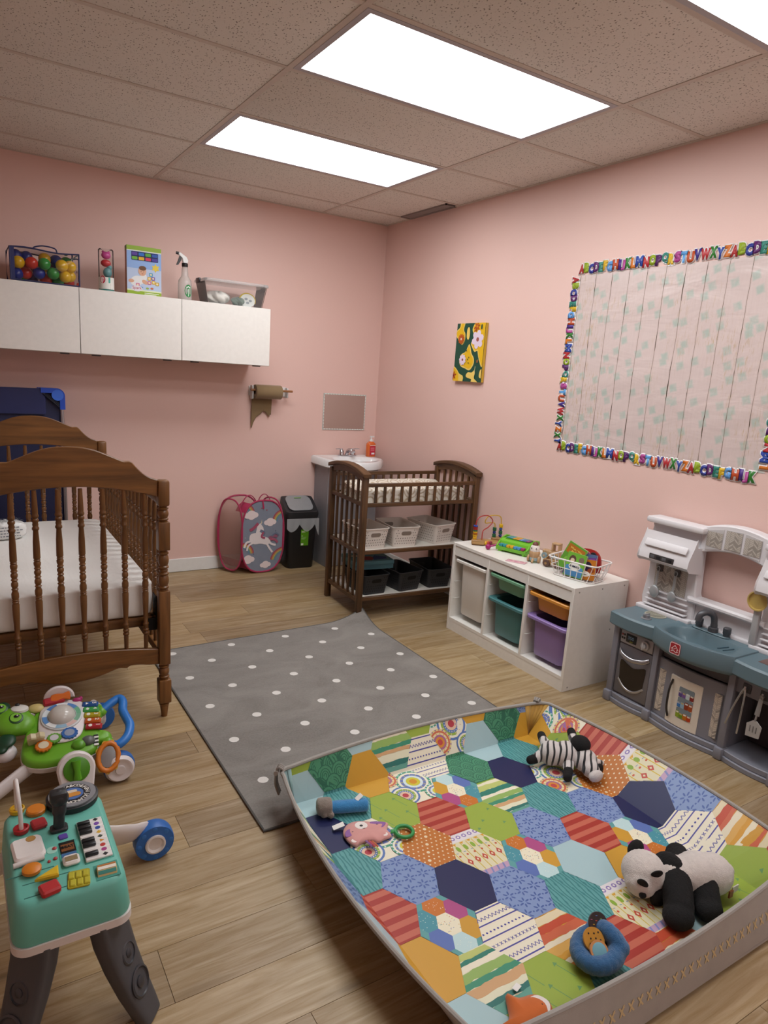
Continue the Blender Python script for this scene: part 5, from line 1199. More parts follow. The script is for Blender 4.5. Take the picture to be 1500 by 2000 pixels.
# red car-shaped books
def car_book(loc, rot, label, letters):
    t = thing('car_book', label, 'book', tuple(Mbk @ Vector(loc)), group='car-shaped books in the wire basket', rot=(Matrix.Rotation(R(-76), 3, 'Z') @ Euler(rot).to_matrix()).to_euler())
    pl = spline([(-.075, .0), (-.078, .05), (-.07, .09), (-.045, .112), (0, .118), (.045, .108), (.07, .08), (.078, .04), (.075, .0)], 4)
    MB().prism(pl, -.008, .008, 'xz', .002).build('shaped_pages', P('#a3231f', .4), t)
    MB().lathe([(.004, 0), (.020, .001), (.022, .004), (.018, .007), (.004, .006)], (.035, -.0150, .082), 20, 'y').build('wheel', P('#1d1d20', .5), t)
    if letters:
        MB().b2((-.052, -.0095, .055), (-.008, -.0082, .100)).build('letter_panel', P('#d8d8d6', .5), t); text('lettering', letters, P('#15161a', .5), t, frame((-.030, -.0102, .077), (1, 0, 0), (0, 0, 1)), .036, .02)
    return t
car_book((-.026, .0200, .030), (R(-11), R(4), 0), 'red car-shaped book with the letters Fa on a white panel', 'Fa'); car_book((.018, .0420, .030), (R(-11), R(-5), 0), 'red car-shaped book behind the lettered one, with a black wheel', None)

# ================================================================== play kitchen
KT = thing('play_kitchen', 'grey and blue plastic play kitchen with a white hutch, sink and oven', 'play kitchen', (0, -2.860, 0), R(-90))
KB, KG, KW, KD = P('#5e747d', .42, 0, 'mold'), P('#82838d', .45, 0, 'mold'), P('#c9c6c8', .42, 0, 'mold'), P('#55555b', .45, 0, 'mold')
KL = .885; POSTS = [(0, .033), (.237, .267), (.614, .644), (.851, .885)]
def Kb(lo, hi, nm, mat, par=None, bev=.004): return MB().b2(lo, hi, bev).build(nm, mat, par or KT)
# cabinet shell: sides, back, floor, dividers, posts with feet, bowed skirting between posts
m = MB(); m.b2((.004, -.225, .03), (.016, -.020, .41)).b2((KL-.016, -.225, .03), (KL-.004, -.020, .41)).b2((.004, -.030, .03), (KL-.004, -.020, .41)).b2((.004, -.235, .03), (KL-.004, -.020, .045)).b2((.246, -.225, .03), (.258, -.020, .41)).b2((.623, -.225, .03), (.635, -.020, .41)); m.build('cabinet_shell', KG, KT)
for a, b in POSTS:
    Kb((a, -.256, .05), (b, -.222, .412), 'post', KG); Kb((a-.004, -.272, 0), (b+.004, -.215, .055), 'post_foot', KG, None, .008)
def bow(x, a, b, amp): u = (x-a)/(b-a); return amp*math.sin(PI*u)**.9 if 0 < u < 1 else 0
def bowed(a, b, y0, y1, z0, z1, amp, nm, mat, par=None, n=14, bev=.003):
    xs = [a+(b-a)*i/n for i in range(n+1)]; pl = [(x, y0-bow(x, a, b, amp)) for x in xs]+[(x, y1-bow(x, a, b, amp)) for x in xs[::-1]]
    return MB().prism(pl, z0, z1, 'xy', bev).build(nm, mat, par or KT)
for (a0, a), (b, b0) in zip(POSTS[:-1], POSTS[1:]):
    am = .012 if b-a < .3 else .022
    bowed(a, b, -.258, -.215, 0.0, .024, am, 'skirting', KG); bowed(a, b, -.250, -.215, .024, .050, am, 'skirting', KG)
# oven
ov = bowed(.033, .237, -.236, -.222, .05, .405, .006, 'oven_front', P('#6c6a70', .4), None)
MB().b2((.040, -.250, .322), (.230, -.236, .388), .006).build('control_panel', P('#a2a2a8', .35, .2), ov)
MB().b2((.075, -.2535, .335), (.135, -.2495, .378), .002).build('display', P('#14181c', .3), ov); text('display_digits', '350', P('#8fb7d8', .4), ov, frame((.104, -.2545, .359), (1, 0, 0), (0, 0, 1)), .024); text('display_digits', '350°F', P('#b8c24a', .4), ov, frame((.108, -.2545, .341), (1, 0, 0), (0, 0, 1)), .008)
for i, (x, z) in enumerate(((.052, .366), (.064, .366), (.052, .348), (.064, .348))): MB().b2((x-.004, -.2525, z-.005), (x+.004, -.249, z+.005), .001).build('button', P('#8a3030' if i == 0 else '#26282c', .4), ov)
MB().lathe([(.023, 0), (.022, -.012), (.015, -.014), (.013, -.024), (.004, -.026)], (.190, -.250, .355), 24, 'y').build('dial', P('#b6b6ba', .35, .2), ov); MB().b2((.1875, -.279, .336), (.1925, -.272, .374), .002).build('dial_pointer', P('#cfcfd2', .35, .2), ov)
dr = MB().b2((.038, -.248, .060), (.232, -.236, .318), .005).build('oven_door', P('#77757b', .35, .3), KT)
MB().prism(spline([(.062, .235), (.10, .225), (.135, .215), (.17, .225), (.208, .235), (.205, .16), (.20, .115), (.17, .105), (.135, .102), (.10, .105), (.07, .115), (.065, .16)], 3, True), -.2505, -.2478, 'xz').build('oven_window', P('#231c1a', .15), dr)
MB().tube(spline([(.050, -.249, .285), (.075, -.268, .272), (.135, -.276, .262), (.195, -.268, .272), (.220, -.249, .285)], 5), (.011, .006), 10, flat=(0, 0, 1)).build('door_handle', P('#a7a5a8', .25, .8), dr)
MB().tube(spline([(.060, -.2495, .135), (.095, -.2525, .105), (.135, -.2535, .094), (.175, -.2525, .105), (.210, -.2495, .135)], 5), (.006, .003), 8, flat=(0, 0, 1)).build('window_trim', P('#aeacae', .3, .7), dr)
# middle: drawer recess, arched panel, tile strips, fridge door
bowed(.267, .614, -.240, -.222, .05, .330, .018, 'middle_panel', KG); bowed(.267, .614, -.222, -.210, .33, .41, .01, 'drawer_recess', P('#5a5559', .5))
bowed(.38, .50, -.236, -.224, .352, .372, .004, 'drawer_pull', P('#6a666a', .5))
def herring(x0, x1, z0, z1, yf, nm, par, dark, light, s=.011):
    """chevron tile picture: slanted strips in alternating columns"""
    def mp(x, z, l): return (x, yf(x)-.0008-l, z)
    pr = Print(mp); pr.clip = [(x0, z0), (x1, z0), (x1, z1), (x0, z1)]; pr.poly(pr.clip, dark, 0)
    nC = int((x1-x0)/(2*s))+2
    for c_ in range(nC):
        xa = x0+c_*2*s; sg = 1 if c_ % 2 else -1; z = z0-3*s; k = 0
        while z < z1+3*s:
            q = [(xa+.0006, z), (xa+2*s-.0006, z+sg*1.6*s), (xa+2*s-.0006, z+sg*1.6*s+s*.82), (xa+.0006, z+s*.82)]; rv = random.Random(c_*97+k).random()
            pr.poly(q, light if rv > .4 else ('#aea69c' if rv > .15 else '#9c948b'), .0004+.00002*(k % 3)); z += s; k += 1
    return pr.build(nm, par)
bf = lambda x: -.240-bow(x, .267, .614, .018)
for x0, x1 in ((.283, .318), (.563, .598)):
    bowed(x0-.004, x1+.004, bf((x0+x1)/2)-.001, bf((x0+x1)/2)+.004, .070, .285, 0, 'tile_strip_frame', P('#6a6a70', .5)); herring(x0, x1, .075, .280, lambda x, a=(x0+x1)/2: bf(a)-.001, 'tile_strip', KT, '#968d83', '#c0b7aa', .009)
fd = bowed(.352, .512, -.258, -.240, .052, .283, .010, 'fridge_door', P('#e0d8ca', .4), None, 12)
MB().tube(spline([(.366, -.262, .080), (.364, -.276, .12), (.364, -.280, .17), (.364, -.276, .22), (.366, -.262, .262)], 4), (.0045, .006), 8, flat=(1, 0, 0)).build('fridge_handle', P('#2a2624', .3), fd)
fy = lambda x: -.258-bow(x, .352, .512, .010)
pr = Print(lambda x, z, l: (x, fy(x)-.001-l, z)); pr.clip = rrect(.075, .150, .006, 3, (.445, .172))
for i in range(6): a, b = .4075+i*.0125, .42+i*.0125; pr.poly([(a, .09), (b, .09), (b, .25), (a, .25)], '#7d8a92')
pr.layer = .0004
rdf = random.Random(4)
for z0, cols_ in ((.205, ('#5a4a8a', '#7a5a9a', '#b9c6c8', '#8a2f2a')), (.155, ('#3f78b8', '#8fb0c4', '#8a3a20', '#a8502a')), (.105, ('#8aa02c', '#6f8f2a', '#c0721c', '#b8401c'))):
    for k, c in enumerate(cols_):
        x = .416+.019*k; h_ = rdf.uniform(.022, .036); pr.poly(rrect(.020, h_, .006, 3, (x, z0+h_/2-.006)), c); pr.poly(rrect(.014, .007, .003, 3, (x, z0+h_*.6)), ('#d9d2c4', '#c9b27a', '#dfe3e0')[k % 3])
for z in (.197, .147, .098): pr.poly([(.407, z-.001), (.483, z-.001), (.483, z+.002), (.407, z+.002)], '#cfc9bc')
pr.build('fridge_window', fd)
# right bay with hooks
bowed(.644, .851, -.236, -.222, .320, .405, .004, 'hook_rail', KG); MB().b2((.645, -.06, .05), (.85, -.031, .32)).build('bay_back', P('#4b4145', .5), KT)
for i, x in enumerate((.690, .765, .825)): h_ = MB().b2((x-.018, -.244, .335), (x+.018, -.238, .375), .004).build('hook_plate', P('#45454a', .4), KT); MB().tube(spline([(x, -.244, .352), (x, -.256, .348), (x, -.260, .356), (x, -.256, .366)], 4), .0042, 8).build('hook', P('#b9b9bd', .3, .6), h_)
# counter top, three sections, with a sunken basin
CT = .475
def sec(a, b, yf, nm, amp, z0, z1): return bowed(a, b, -yf, -.045, z0, z1, amp, nm, KB, None, 16, .008)
sec(-.010, .250, .285, 'counter_section', .018, .405, CT); sec(.630, KL+.010, .285, 'counter_section', .018, .405, CT)
# sink section: deep apron with a bowl
n = 28; a, b = .240, .645; xs_k = [a+(b-a)*i/n for i in range(n+1)]
def fy2(x): return -.285-bow(x, a, b, .062)
outer = [(x, fy2(x)) for x in xs_k]+[(b, -.105), (b-.01, -.052), (a+.01, -.052), (a, -.105)]
outer = resample(outer, 72); cB = ((a+b)/2-.01, -.215)
def bowl(k, z, sh=0): 
    out = []
    for p in outer:
        dx, dy = p[0]-cB[0], p[1]-cB[1]; an = math.atan2(dy, dx); rx, ry = .155*k, .088*k
        e = 2.8; r = 1/((abs(math.cos(an))/rx)**e+(abs(math.sin(an))/ry)**e)**(1/e); out.append((cB[0]+r*math.cos(an), cB[1]+sh+r*math.sin(an), z))
    return out
def off(d, z): return [(cB[0]+(p[0]-cB[0])*(1-d), cB[1]+(p[1]-cB[1])*(1-d), z) for p in outer]
MB().loft([off(.06, .395), off(.015, .404), off(0, .415), off(0, CT-.004), off(.02, CT+.006), off(.05, CT+.007), bowl(1.05, CT+.004), bowl(1.0, CT-.004), bowl(.92, CT-.03), bowl(.80, CT-.055), bowl(.5, CT-.060)], cap0=True, cap1=True).build('sink', KB, KT, 50)
for x in (.545, .570): MB().tube([(x, -.26, CT+.0062), (x+.012, -.20, CT+.0062)], .0035, 6).build('drainer_rib', P('#3f5a66', .5), KT)
lg = MB().prism(rrect(.052, .052, .008, 4, (.405, .440)), fy2(.405)-.0045, fy2(.405)+.002, 'xz', .001).build('logo_badge', P('#a3232a', .35), KT)
yl = fy2(.405)-.0052; pr = Print(lambda x, z, l: (x, yl-l, z)); w_ = '#e2c9c9'
fr_o, fr_i = rrect(.052, .052, .008, 4, (.405, .440)), rrect(.046, .046, .006, 4, (.405, .440))
for i in range(len(fr_o)): j = (i+1) % len(fr_o); pr.poly([fr_o[i], fr_o[j], fr_i[j], fr_i[i]], w_, .0001)
pr.line([(.389, .437), (.405, .455), (.421, .437)], .003, w_, .0003); pr.line([(.393, .426), (.393, .438)], .003, w_, .0005); pr.line([(.417, .426), (.417, .438)], .003, w_, .0005); pr.line([(.388, .424), (.400, .430), (.412, .424), (.422, .429)], .003, w_, .0007); pr.line([(.400, .436), (.410, .444)], .0026, w_, .0009)
pr.build('logo_print', lg)
bn = MB().lathe([(.052, 0), (.052, .003), (.048, .004), (.046, .0025), (.003, .0025)], (.135, -.135, CT+.0005), 32).build('burner_decal', P('#a9a595', .5), KT)
pr = Print(lambda x, y, l: (.135+x, -.135+y, CT+.0036+l))
for k in range(5):
    r0 = .008+.008*k
    for i in range(24): A0, A1 = 2*PI*i/24, 2*PI*(i+.9)/24; pr.poly([(r0*math.cos(A0), r0*math.sin(A0)), ((r0+.003)*math.cos(A0), (r0+.003)*math.sin(A0)), ((r0+.003)*math.cos(A1), (r0+.003)*math.sin(A1)), (r0*math.cos(A1), r0*math.sin(A1))], '#7d7a6a', 0)
pr.build('burner_rings', bn)
MB().lathe([(.024, 0), (.024, .003), (.017, .006), (.016, .020), (.004, .022)], (.150, -.225, CT), 20).b2((.146, -.245, CT+.012), (.154, -.205, CT+.024), .002).build('burner_knob', P('#8a8a8e', .35, .3), KT)
MB().b2((.700, -.215, CT-.001), (.845, -.10, CT+.0015), .0005).build('cutting_board_decal', P('#6e5550', .45), KT)
# faucet
fx, fyy = .405, -.098; FM = P('#55565a', .35, .35)
MB().prism(rrect(.185, .050, .024, 5, (fx, fyy)), CT+.004, CT+.012, 'xy', .003).build('faucet_deck', KB, KT)
MB().tube(spline([(fx+.010, fyy, CT+.010), (fx+.010, fyy, CT+.05), (fx+.004, fyy-.006, CT+.085), (fx-.012, fyy-.03, CT+.100), (fx-.026, fyy-.058, CT+.090), (fx-.030, fyy-.068, CT+.060)], 6), [.016]*6+[.0145]*25, 14).lathe([(.023, CT+.010), (.022, CT+.030), (.016, CT+.034)], (fx+.010, fyy, 0), 18).build('faucet_spout', FM, KT)
for dx in (-.062, .076): MB().lathe([(.015, 0), (.015, .012), (.018, .016), (.018, .040), (.014, .043)], (fx+dx, fyy, CT+.010), 8).build('faucet_knob', FM, KT)
# white hutch
hm = MB(); D0, D1 = -.075, -.018
colL = [(.004, CT), (.29, CT), (.29, .60), (.282, .62), (.272, .84), (.285, .86), (.285, .945), (.0, .935), (.0, .90), (.010, .88), (.012, .66), (-.006, .53)]
hm.prism(colL, D0, D1, 'xz', .006); hm.prism([(KL-x, z) for x, z in colL[::-1]], D0, D1, 'xz', .006)
n = 20; A_ = [(.27+(.345)*i/n) for i in range(n+1)]
topz_ = lambda x: .945+.035*math.sin(PI*(x-.27)/.345)**.8 if 0 < (x-.27)/.345 < 1 else .945
botz_ = lambda x: .822+.036*math.sin(PI*(x-.27)/.345)**.9 if 0 < (x-.27)/.345 < 1 else .822
hm.prism([(x, botz_(x)) for x in A_]+[(x, topz_(x)) for x in A_[::-1]], D0-.006, D1, 'xz', .006)
hm.prism([(.26, CT), (.625, CT), (.625, .585), (.26, .585)], D0+.012, D1, 'xz', .006); hm.prism([(.255, .580), (.630, .580), (.630, .606), (.255, .606)], D0-.022, D1, 'xz', .008)
hm.b2((-.006, -.112, CT-.002), (.295, -.07, CT+.020), .006).b2((KL-.295, -.112, CT-.002), (KL+.006, -.07, CT+.020), .006).b2((.285, -.088, CT-.002), (.60, -.06, CT+.020), .005)
hm.build('hutch', KW, KT)
for x0 in (.0, KL-.288):
    # range hood: wedge with a small shelf and control strip
    hd2 = MB().prism([(-.060, .72), (-.150, .735), (-.165, .75), (-.160, .785), (-.130, .845), (-.120, .880), (-.115, .842), (-.075, .842), (-.060, .93)], x0+.004, x0+.284, 'yz', .005).build('hood', KW, KT)
    MB().b2((x0-.012, -.118, .915), (x0+.300, -.018, .945), .010).build('hood_shelf', KW, hd2)
    MB().b2((x0+.07, -.1665, .752), (x0+.205, -.160, .778), .002).build('hood_controls', P('#3c3838', .4), hd2)
    for k in range(4): MB().b2((x0+.078+.032*k, -.168, .757), (x0+.100+.032*k, -.1655, .772), .001).build('hood_button', P('#16181c' if k % 2 else '#5d5d60', .4), hd2)
    MB().at((x0+.143, -.148, .826), (R(-27), 0, 0)).b2((-.115, -.006, -.018), (.115, .002, .018), .004).build('hood_lip', KW, hd2)
    herring(x0+.055, x0+.232, .585, .715, lambda x: D0-.0005, 'tile_panel', KT, '#938c84', '#b3aca3', .0105)
    for k, x in enumerate((x0+.085, x0+.183)): h_ = MB().b2((x-.013, -.090, .680), (x+.013, -.076, .712), .003).build('hook_plate', P('#5b5654', .4), KT); MB().tube([(x, -.088, .690), (x, -.102, .688), (x, -.104, .696)], .004, 8).build('hook', P('#5b5654', .4), h_)
    for k in range(4): MB().b2((x0+.03, D0-.012-.006*k, .575-.024*k), (x0+.262, D0+.002, .581-.024*k), .002).build('splash_rib', KW, KT)
hx = [.300, .390, .480]
for x in hx:
    w_ = .075; zb_ = lambda q: botz_(q)+.014; zt_ = lambda q: topz_(q)-.022
    MB().prism([(x-.002, zb_(x)-.002), (x+w_+.002, zb_(x+w_)-.002), (x+w_+.002, zt_(x+w_)+.002), (x-.002, zt_(x)+.002)], D0-.008, D0-.004, 'xz').build('tile_window_frame', P('#b3b0b0', .5), KT)
    herring(x, x+w_, max(zb_(x), zb_(x+w_)), min(zt_(x), zt_(x+w_)), lambda q: D0-.0085, 'tile_window', KT, '#938c84', '#b0a9a0', .010)
# hanging utensils (separate things)
Mk = Matrix.Translation((0, -2.860, 0)) @ Matrix.Rotation(R(-90), 4, 'Z')
def kpos(x, y, z): return tuple(Mk @ Vector((x, y, z)))
UTM = P('#a5a8aa', .3, .3)
def ladle(x, label, deep):
    t = thing('toy_ladle' if deep else 'toy_spoon', label, 'toy utensil', kpos(x, -.1015, .560), R(-90), group='toy utensils hanging under the hood')
    MB().tube(spline([(0, 0, .045), (0, .003, .09), (0, .004, .125)], 4), (.0065, .0025), 8, flat=(1, 0, 0)).tube([(.008*math.cos(R(q)), .004, .136+.010*math.sin(R(q))) for q in range(0, 360, 24)], .0025, 6, True).build('handle', UTM, t)
    c_ = 12; rr_ = (.026, .012, .032) if deep else (.022, .010, .028)
    MB().ball((0, -.004, .020), rr_, 18, 12).build('bowl', UTM, t)
ladle(.085, 'grey toy ladle hanging on the hook beside the white unit', True); ladle(.183, 'grey toy spoon hanging on the hook nearer the sink', False)
t = thing('toy_tongs', 'thin metal toy tongs hanging from the grey hook rail', 'toy utensil', kpos(.690, -.260, .350), R(-90)); TM = P('#b5b5b8', .25, .8)
MB().tube(spline([(0, 0, .010), (-.012, -.002, -.02), (-.035, -.004, -.10), (-.052, -.006, -.175)], 6), (.0018, .004), 8, flat=(0, 1, 0)).build('arm', TM, t); MB().tube(spline([(0, 0, .010), (.006, -.002, -.02), (.006, -.004, -.10), (.004, -.006, -.195)], 6), (.0018, .004), 8, flat=(0, 1, 0)).build('arm', TM, t)
t = thing('toy_spatula', 'toy spatula with a white slotted blade hanging from the hook rail', 'toy utensil', kpos(.765, -.262, .345), R(-90)); SPM = P('#aaa7a4', .35)
MB().tube([(.006*math.cos(R(q)), 0, .006+.009*math.sin(R(q))) for q in range(0, 360, 24)], .0028, 6, True).tube([(0, 0, -.002), (-.004, -.002, -.075)], [(.0085, .004), (.011, .0045)], 10, flat=(1, 0, 0)).tube([(-.004, -.002, -.075), (-.006, -.003, -.10)], .004, 8).build('handle', P('#8d8a88', .4), t)
MB().prism([(-.012, -.10), (.002, -.10), (.024, -.118), (.020, -.168), (-.034, -.176), (-.036, -.122)], -.005, -.001, 'xz', .001).build('blade', SPM, t)
for k in range(3): MB().prism(rrect(.004, .028, .002, 3, (-.020+.013*k, -.138)), -.0062, -.0052, 'xz').build('slot', P('#6f6c6a', .5), t)
t = thing('toy_pan', 'round yellow toy pan standing on a pale upright handle on the kitchen ledge', 'toy utensil', kpos(.600, -.100, .4952), R(-90))
MB().b2((-.014, -.010, 0), (.014, .010, .17), .004).build('handle', P('#a9a8a8', .4), t); MB().lathe([(.004, 0), (.038, .001), (.043, -.006), (.044, -.012), (.039, -.012), (.036, -.004), (.004, -.003)], (0, -.012, .200), 26, 'y').build('pan', P('#bfa45c', .45), t)
# ================================================================== quilted play mat with raised sides
MX0, MX1, MY0, MY1 = -2.040, -.915, -4.172, -3.000      # floor of the mat
MZ, WH, WU = .0215, .126, .155                            # floor level, rim rise, printed wall length
mat_ = thing('play_mat', 'padded play mat printed with a patchwork of hexagons and raised grey sides', 'play mat', (0, 0, 0))
xc, yc, hxm, hym = (MX0+MX1)/2, (MY0+MY1)/2, (MX1-MX0)/2, (MY1-MY0)/2
def offs(side, s):
    e, mid, sc, hf = {'L': (.045, .112, yc, hym), 'R': (.110, .172, yc, hym), 'B': (.042, .090, xc, hxm), 'F': (-.055, -.026, xc, hxm)}[side]
    u = (s-sc)/hf; return e+(mid-e)*(1-u*u)
def wallp(side, s, t, l=0.0):
    o = offs(side, s); k = t*o; z = MZ+WH*(t if side in 'LR' else t**.95); b = .004*math.sin(PI*t)
    if side == 'L': return (MX0-k+l, s, z+l*.6)
    if side == 'R': return (MX1+k-l, s, z+l*.6)
    if side == 'B': return (s, MY1+k-l, z+l*.3)
    return (s, MY0-k+l, z+l*.2)
random.seed(5)
HWx, HEx, HHy = .0960, .0430, .1020      # half width, half of the flat edge, half height
def hexp(cx, cy, k=1.0): return [(cx+HWx*k, cy), (cx+HEx*k, cy+HHy*k), (cx-HEx*k, cy+HHy*k), (cx-HWx*k, cy), (cx-HEx*k, cy-HHy*k), (cx+HEx*k, cy-HHy*k)]
C_ = dict(red='#9f342b', red2='#bb6450', lime='#93a844', limed='#67925a', org='#b87030', cream='#d2ccb8', leaf='#7d92bb', leafd='#4f659f', teal='#5d9b9b', teald='#3d7f82', navy='#20254f', must='#c59535', sky='#a3bfc4', scale='#4a8a69', scaled='#2f6651', ink='#4a4b95', mag='#a84c80', blue='#5a70ae')
def pat(kind, cx, cy, E):
    """emit the motif of one patch; E(poly, colour, layer)"""
    big = [(cx-.12, cy-.12), (cx+.12, cy-.12), (cx+.12, cy+.12), (cx-.12, cy+.12)]
    rd = random.Random(int((cx*1000) % 997)*31+int((cy*1000) % 991))
    def band(y0, y1, col, lay=1, jag=0.0):
        n = 14 if jag else 1; xs = [cx-.12+.24*i/n for i in range(n+1)]; a = [(x, y0+rd.uniform(-jag, jag)) for x in xs]; b = [(x, y1+rd.uniform(-jag, jag)) for x in xs]
        for i in range(n): E([a[i], a[i+1], b[i+1], b[i]], col, lay)
    def dot(x, y, r, col, lay=1, n=8): E(ell(x, y, r, r, n), col, lay)
    def seg(a, b, w, col, lay=1):
        d = Vector((b[0]-a[0], b[1]-a[1])); L = d.length
        if L < 1e-6: return
        d /= L; n = Vector((-d.y, d.x))*w/2; E([(a[0]-n.x, a[1]-n.y), (b[0]-n.x, b[1]-n.y), (b[0]+n.x, b[1]+n.y), (a[0]+n.x, a[1]+n.y)], col, lay)
    if kind in ('navy', 'must', 'sky'): E(big, C_[kind], 0)
    elif kind == 'red':
        E(big, C_['red'], 0)
        for k in range(5): band(cy-.094+.042*k, cy-.073+.042*k, C_['red2'])
    elif kind == 'lime':
        E(big, C_['lime'], 0)
        for x, y in ((-.05, .05), (.045, .03), (-.015, -.015), (.05, -.055), (-.055, -.045)):
            x += cx; y += cy
            if rd.random() < .55: seg((x-.012, y+.030), (x+.010, y-.028), .0022, C_['limed'])
            E([(x-.014, y+.036), (x-.020, y+.022), (x-.004, y+.028)], C_['limed'], 2)
    elif kind == 'dots':
        E(big, C_['org'], 0)
        for i in range(-6, 7):
            for j in range(-6, 7):
                x, y = cx+.0185*i+(.009 if j % 2 else 0), cy+.0170*j
                if abs(x-cx) < .1 and abs(y-cy) < .105: dot(x, y, .0062 if (i*3+j*5) % 13 == 0 else .0032, '#e0cfae')
    elif kind == 'leaf':
        E(big, C_['leaf'], 0)
        for i in range(-2, 3):
            for j in range(-3, 4):
                x, y = cx+.050*i+(.025 if j % 2 else 0), cy+.040*j
                for k in range(6): a = PI*k/3+.2; E(ell(x+.0125*math.cos(a), y+.0125*math.sin(a), .0080, .0032, 6, a), C_['leafd'], 1)
                dot(x+.025, y, .0034, C_['leafd'], 1, 6)
    elif kind == 'teal':
        E(big, C_['teal'], 0)
        for i in range(-8, 9):
            x = cx+.0125*i; pts = [(x+.0028*math.sin(60*(y)+i*1.7), cy+y) for y in [-.105+.021*q for q in range(11)]]
            for a, b in zip(pts[:-1], pts[1:]): seg(a, b, .0042, C_['teald'])
            for q in range(3): E(ell(x, cy-.07+.07*q+(.03 if i % 2 else 0), .0036, .009, 6), C_['teald'], 2)
    elif kind == 'scale':
        E(big, C_['scale'], 0)
        for j in range(2, -4, -1):
            for i in range(-2, 3):
                x, y = cx+.060*i+(.03 if j % 2 else 0), cy+.042*j; L = 1+(2-j)*2
                E(ell(x, y, .034, .044, 14), C_['scaled'], L); E(ell(x, y, .030, .040, 14), C_['scale'], L+.4)
                for r in (.75, .5, .25): E(ell(x, y, .030*r, .040*r, 12), C_['scaled'], L+.6+(1-r)); E(ell(x, y, .030*r-.0035, .040*r-.0035, 12), C_['scale'], L+.8+(1-r))
    elif kind == 'cream':
        E(big, C_['cream'], 0)
        for k in range(5):
            y = cy-.092+.046*k; band(y, y+.0045, C_['ink'])
            yy_ = y+.022; n = 14
            for q in range(n):
                x = cx-.09+.0135*q
                if k % 3 == 0: seg((x, yy_-.006), (x+.0065, yy_+.006), .0022, C_['ink']); seg((x+.0065, yy_+.006), (x+.013, yy_-.006), .0022, C_['ink'], 2)
                elif k % 3 == 1: seg((x-.004, yy_-.005), (x+.004, yy_+.005), .002, C_['ink']); seg((x-.004, yy_+.005), (x+.004, yy_-.005), .002, C_['ink'], 2)
                else: dot(x, yy_, .0035, C_['ink'], 1, 6)
    elif kind in ('wcg', 'wco'):
        seq = (['#d0cbb2', '#8faf48', '#5f9a8c', '#2f6f68', '#c9c7ae', '#c8a074', '#3f8a6e', '#8fae60', '#dbd5c0', '#2f7a6a', '#b6c070'] if kind == 'wcg' else ['#c4902c', '#d4c8a4', '#c05a38', '#d28a40', '#e0d6ba', '#cc9430', '#d0a050', '#dcd2b8', '#c05f40', '#b8482e', '#d9cba8'])
        E(big, seq[0], 0); y = cy-.108; k = rd.randrange(3)
        while y < cy+.11: h = rd.uniform(.014, .030); band(y, y+h, seq[k % len(seq)], 1+.2*(k % 3), .0025); y += h; k += 1
    elif kind == 'mandala':
        E(big, C_['cream'], 0); sets = (['#4f9a7c', '#e0dcc8', '#6b78b0', '#b9cbd0', '#c9bf3a', '#c98a2c'], ['#5a78b4', '#d5d2c0', '#8fae4a', '#5f7ab0', '#d8b9a0', '#b0404a'], ['#d6c98a', '#c86a50', '#e0cfa0', '#9a6a9a', '#d08a3a', '#b84a4a'])
        for q, (dx, dy, r) in enumerate(((.020, .018, .070), (-.055, -.045, .055), (-.075, .07, .05), (.07, -.075, .05))):
            s_ = sets[(q+int(abs(cx*10))) % 3]; x, y = cx+dx, cy+dy
            for k, f in enumerate((1, .86, .72, .56, .4, .22)): E(ell(x, y, r*f, r*f, 22), s_[k], 1+q*4+k*.5)
            for k in range(18): a = 2*PI*k/18; dot(x+r*.93*math.cos(a), y+r*.93*math.sin(a), .0035, s_[3], 4+q*4, 6); dot(x+r*.48*math.cos(a), y+r*.48*math.sin(a), .0024, s_[1], 4.2+q*4, 5)
            for k in range(12): a = 2*PI*(k+.5)/12; seg((x+r*.58*math.cos(a), y+r*.58*math.sin(a)), (x+r*.70*math.cos(a), y+r*.70*math.sin(a)), .003, s_[4], 4.3+q*4)
    elif kind == 'ikat':
        E(big, '#d6cfae', 0); band(cy+.066, cy+.105, '#c9c4c6'); band(cy-.105, cy-.080, '#b99ab4')
        for i in range(-4, 5): dot(cx+.024*i, cy+.085, .009, '#8a78b0', 2, 8); dot(cx+.024*i, cy+.085, .0045, '#d9d3d0', 3, 6); seg((cx+.024*i+.012, cy-.078), (cx+.024*i+.012, cy+.06), .003, '#cdb23e'); seg((cx+.024*i, cy-.105), (cx+.024*i+.008, cy-.08), .006, '#7f86b8', 3)
        for i in range(-3, 4):
            x = cx+.030*i; E(ell(x, cy+.035, .0075, .014, 8), '#86a63a', 2); dot(x+.014, cy+.004, .0045, '#c05a3a', 2, 6); E([(x-.010, cy-.030), (x, cy-.046), (x+.010, cy-.030), (x, cy-.014)], '#b8493a', 2); E([(x-.004, cy-.030), (x, cy-.036), (x+.004, cy-.030), (x, cy-.024)], '#dccfae', 3); seg((x+.010, cy+.020), (x+.018, cy+.018), .0025, '#6a8ab8', 3); E([(x-.008, cy+.062), (x+.008, cy+.062), (x, cy+.052)], '#d09a2c', 3)
    elif kind == 'mini':
        ring_ = ['must', 'skyp', 'blue', 'tealp', 'orgp', 'mag']; E(big, C_['teal'], 0); k = .385
        offm = [(0, 2*HHy*k), ((HWx+HEx)*k, HHy*k), ((HWx+HEx)*k, -HHy*k), (0, -2*HHy*k), (-(HWx+HEx)*k, -HHy*k), (-(HWx+HEx)*k, HHy*k)]
        sh = rd.randrange(6); cols = {'must': C_['must'], 'skyp': '#a9c3c4', 'blue': C_['blue'], 'tealp': '#4a8f9c', 'orgp': '#c0702a', 'mag': C_['mag']}
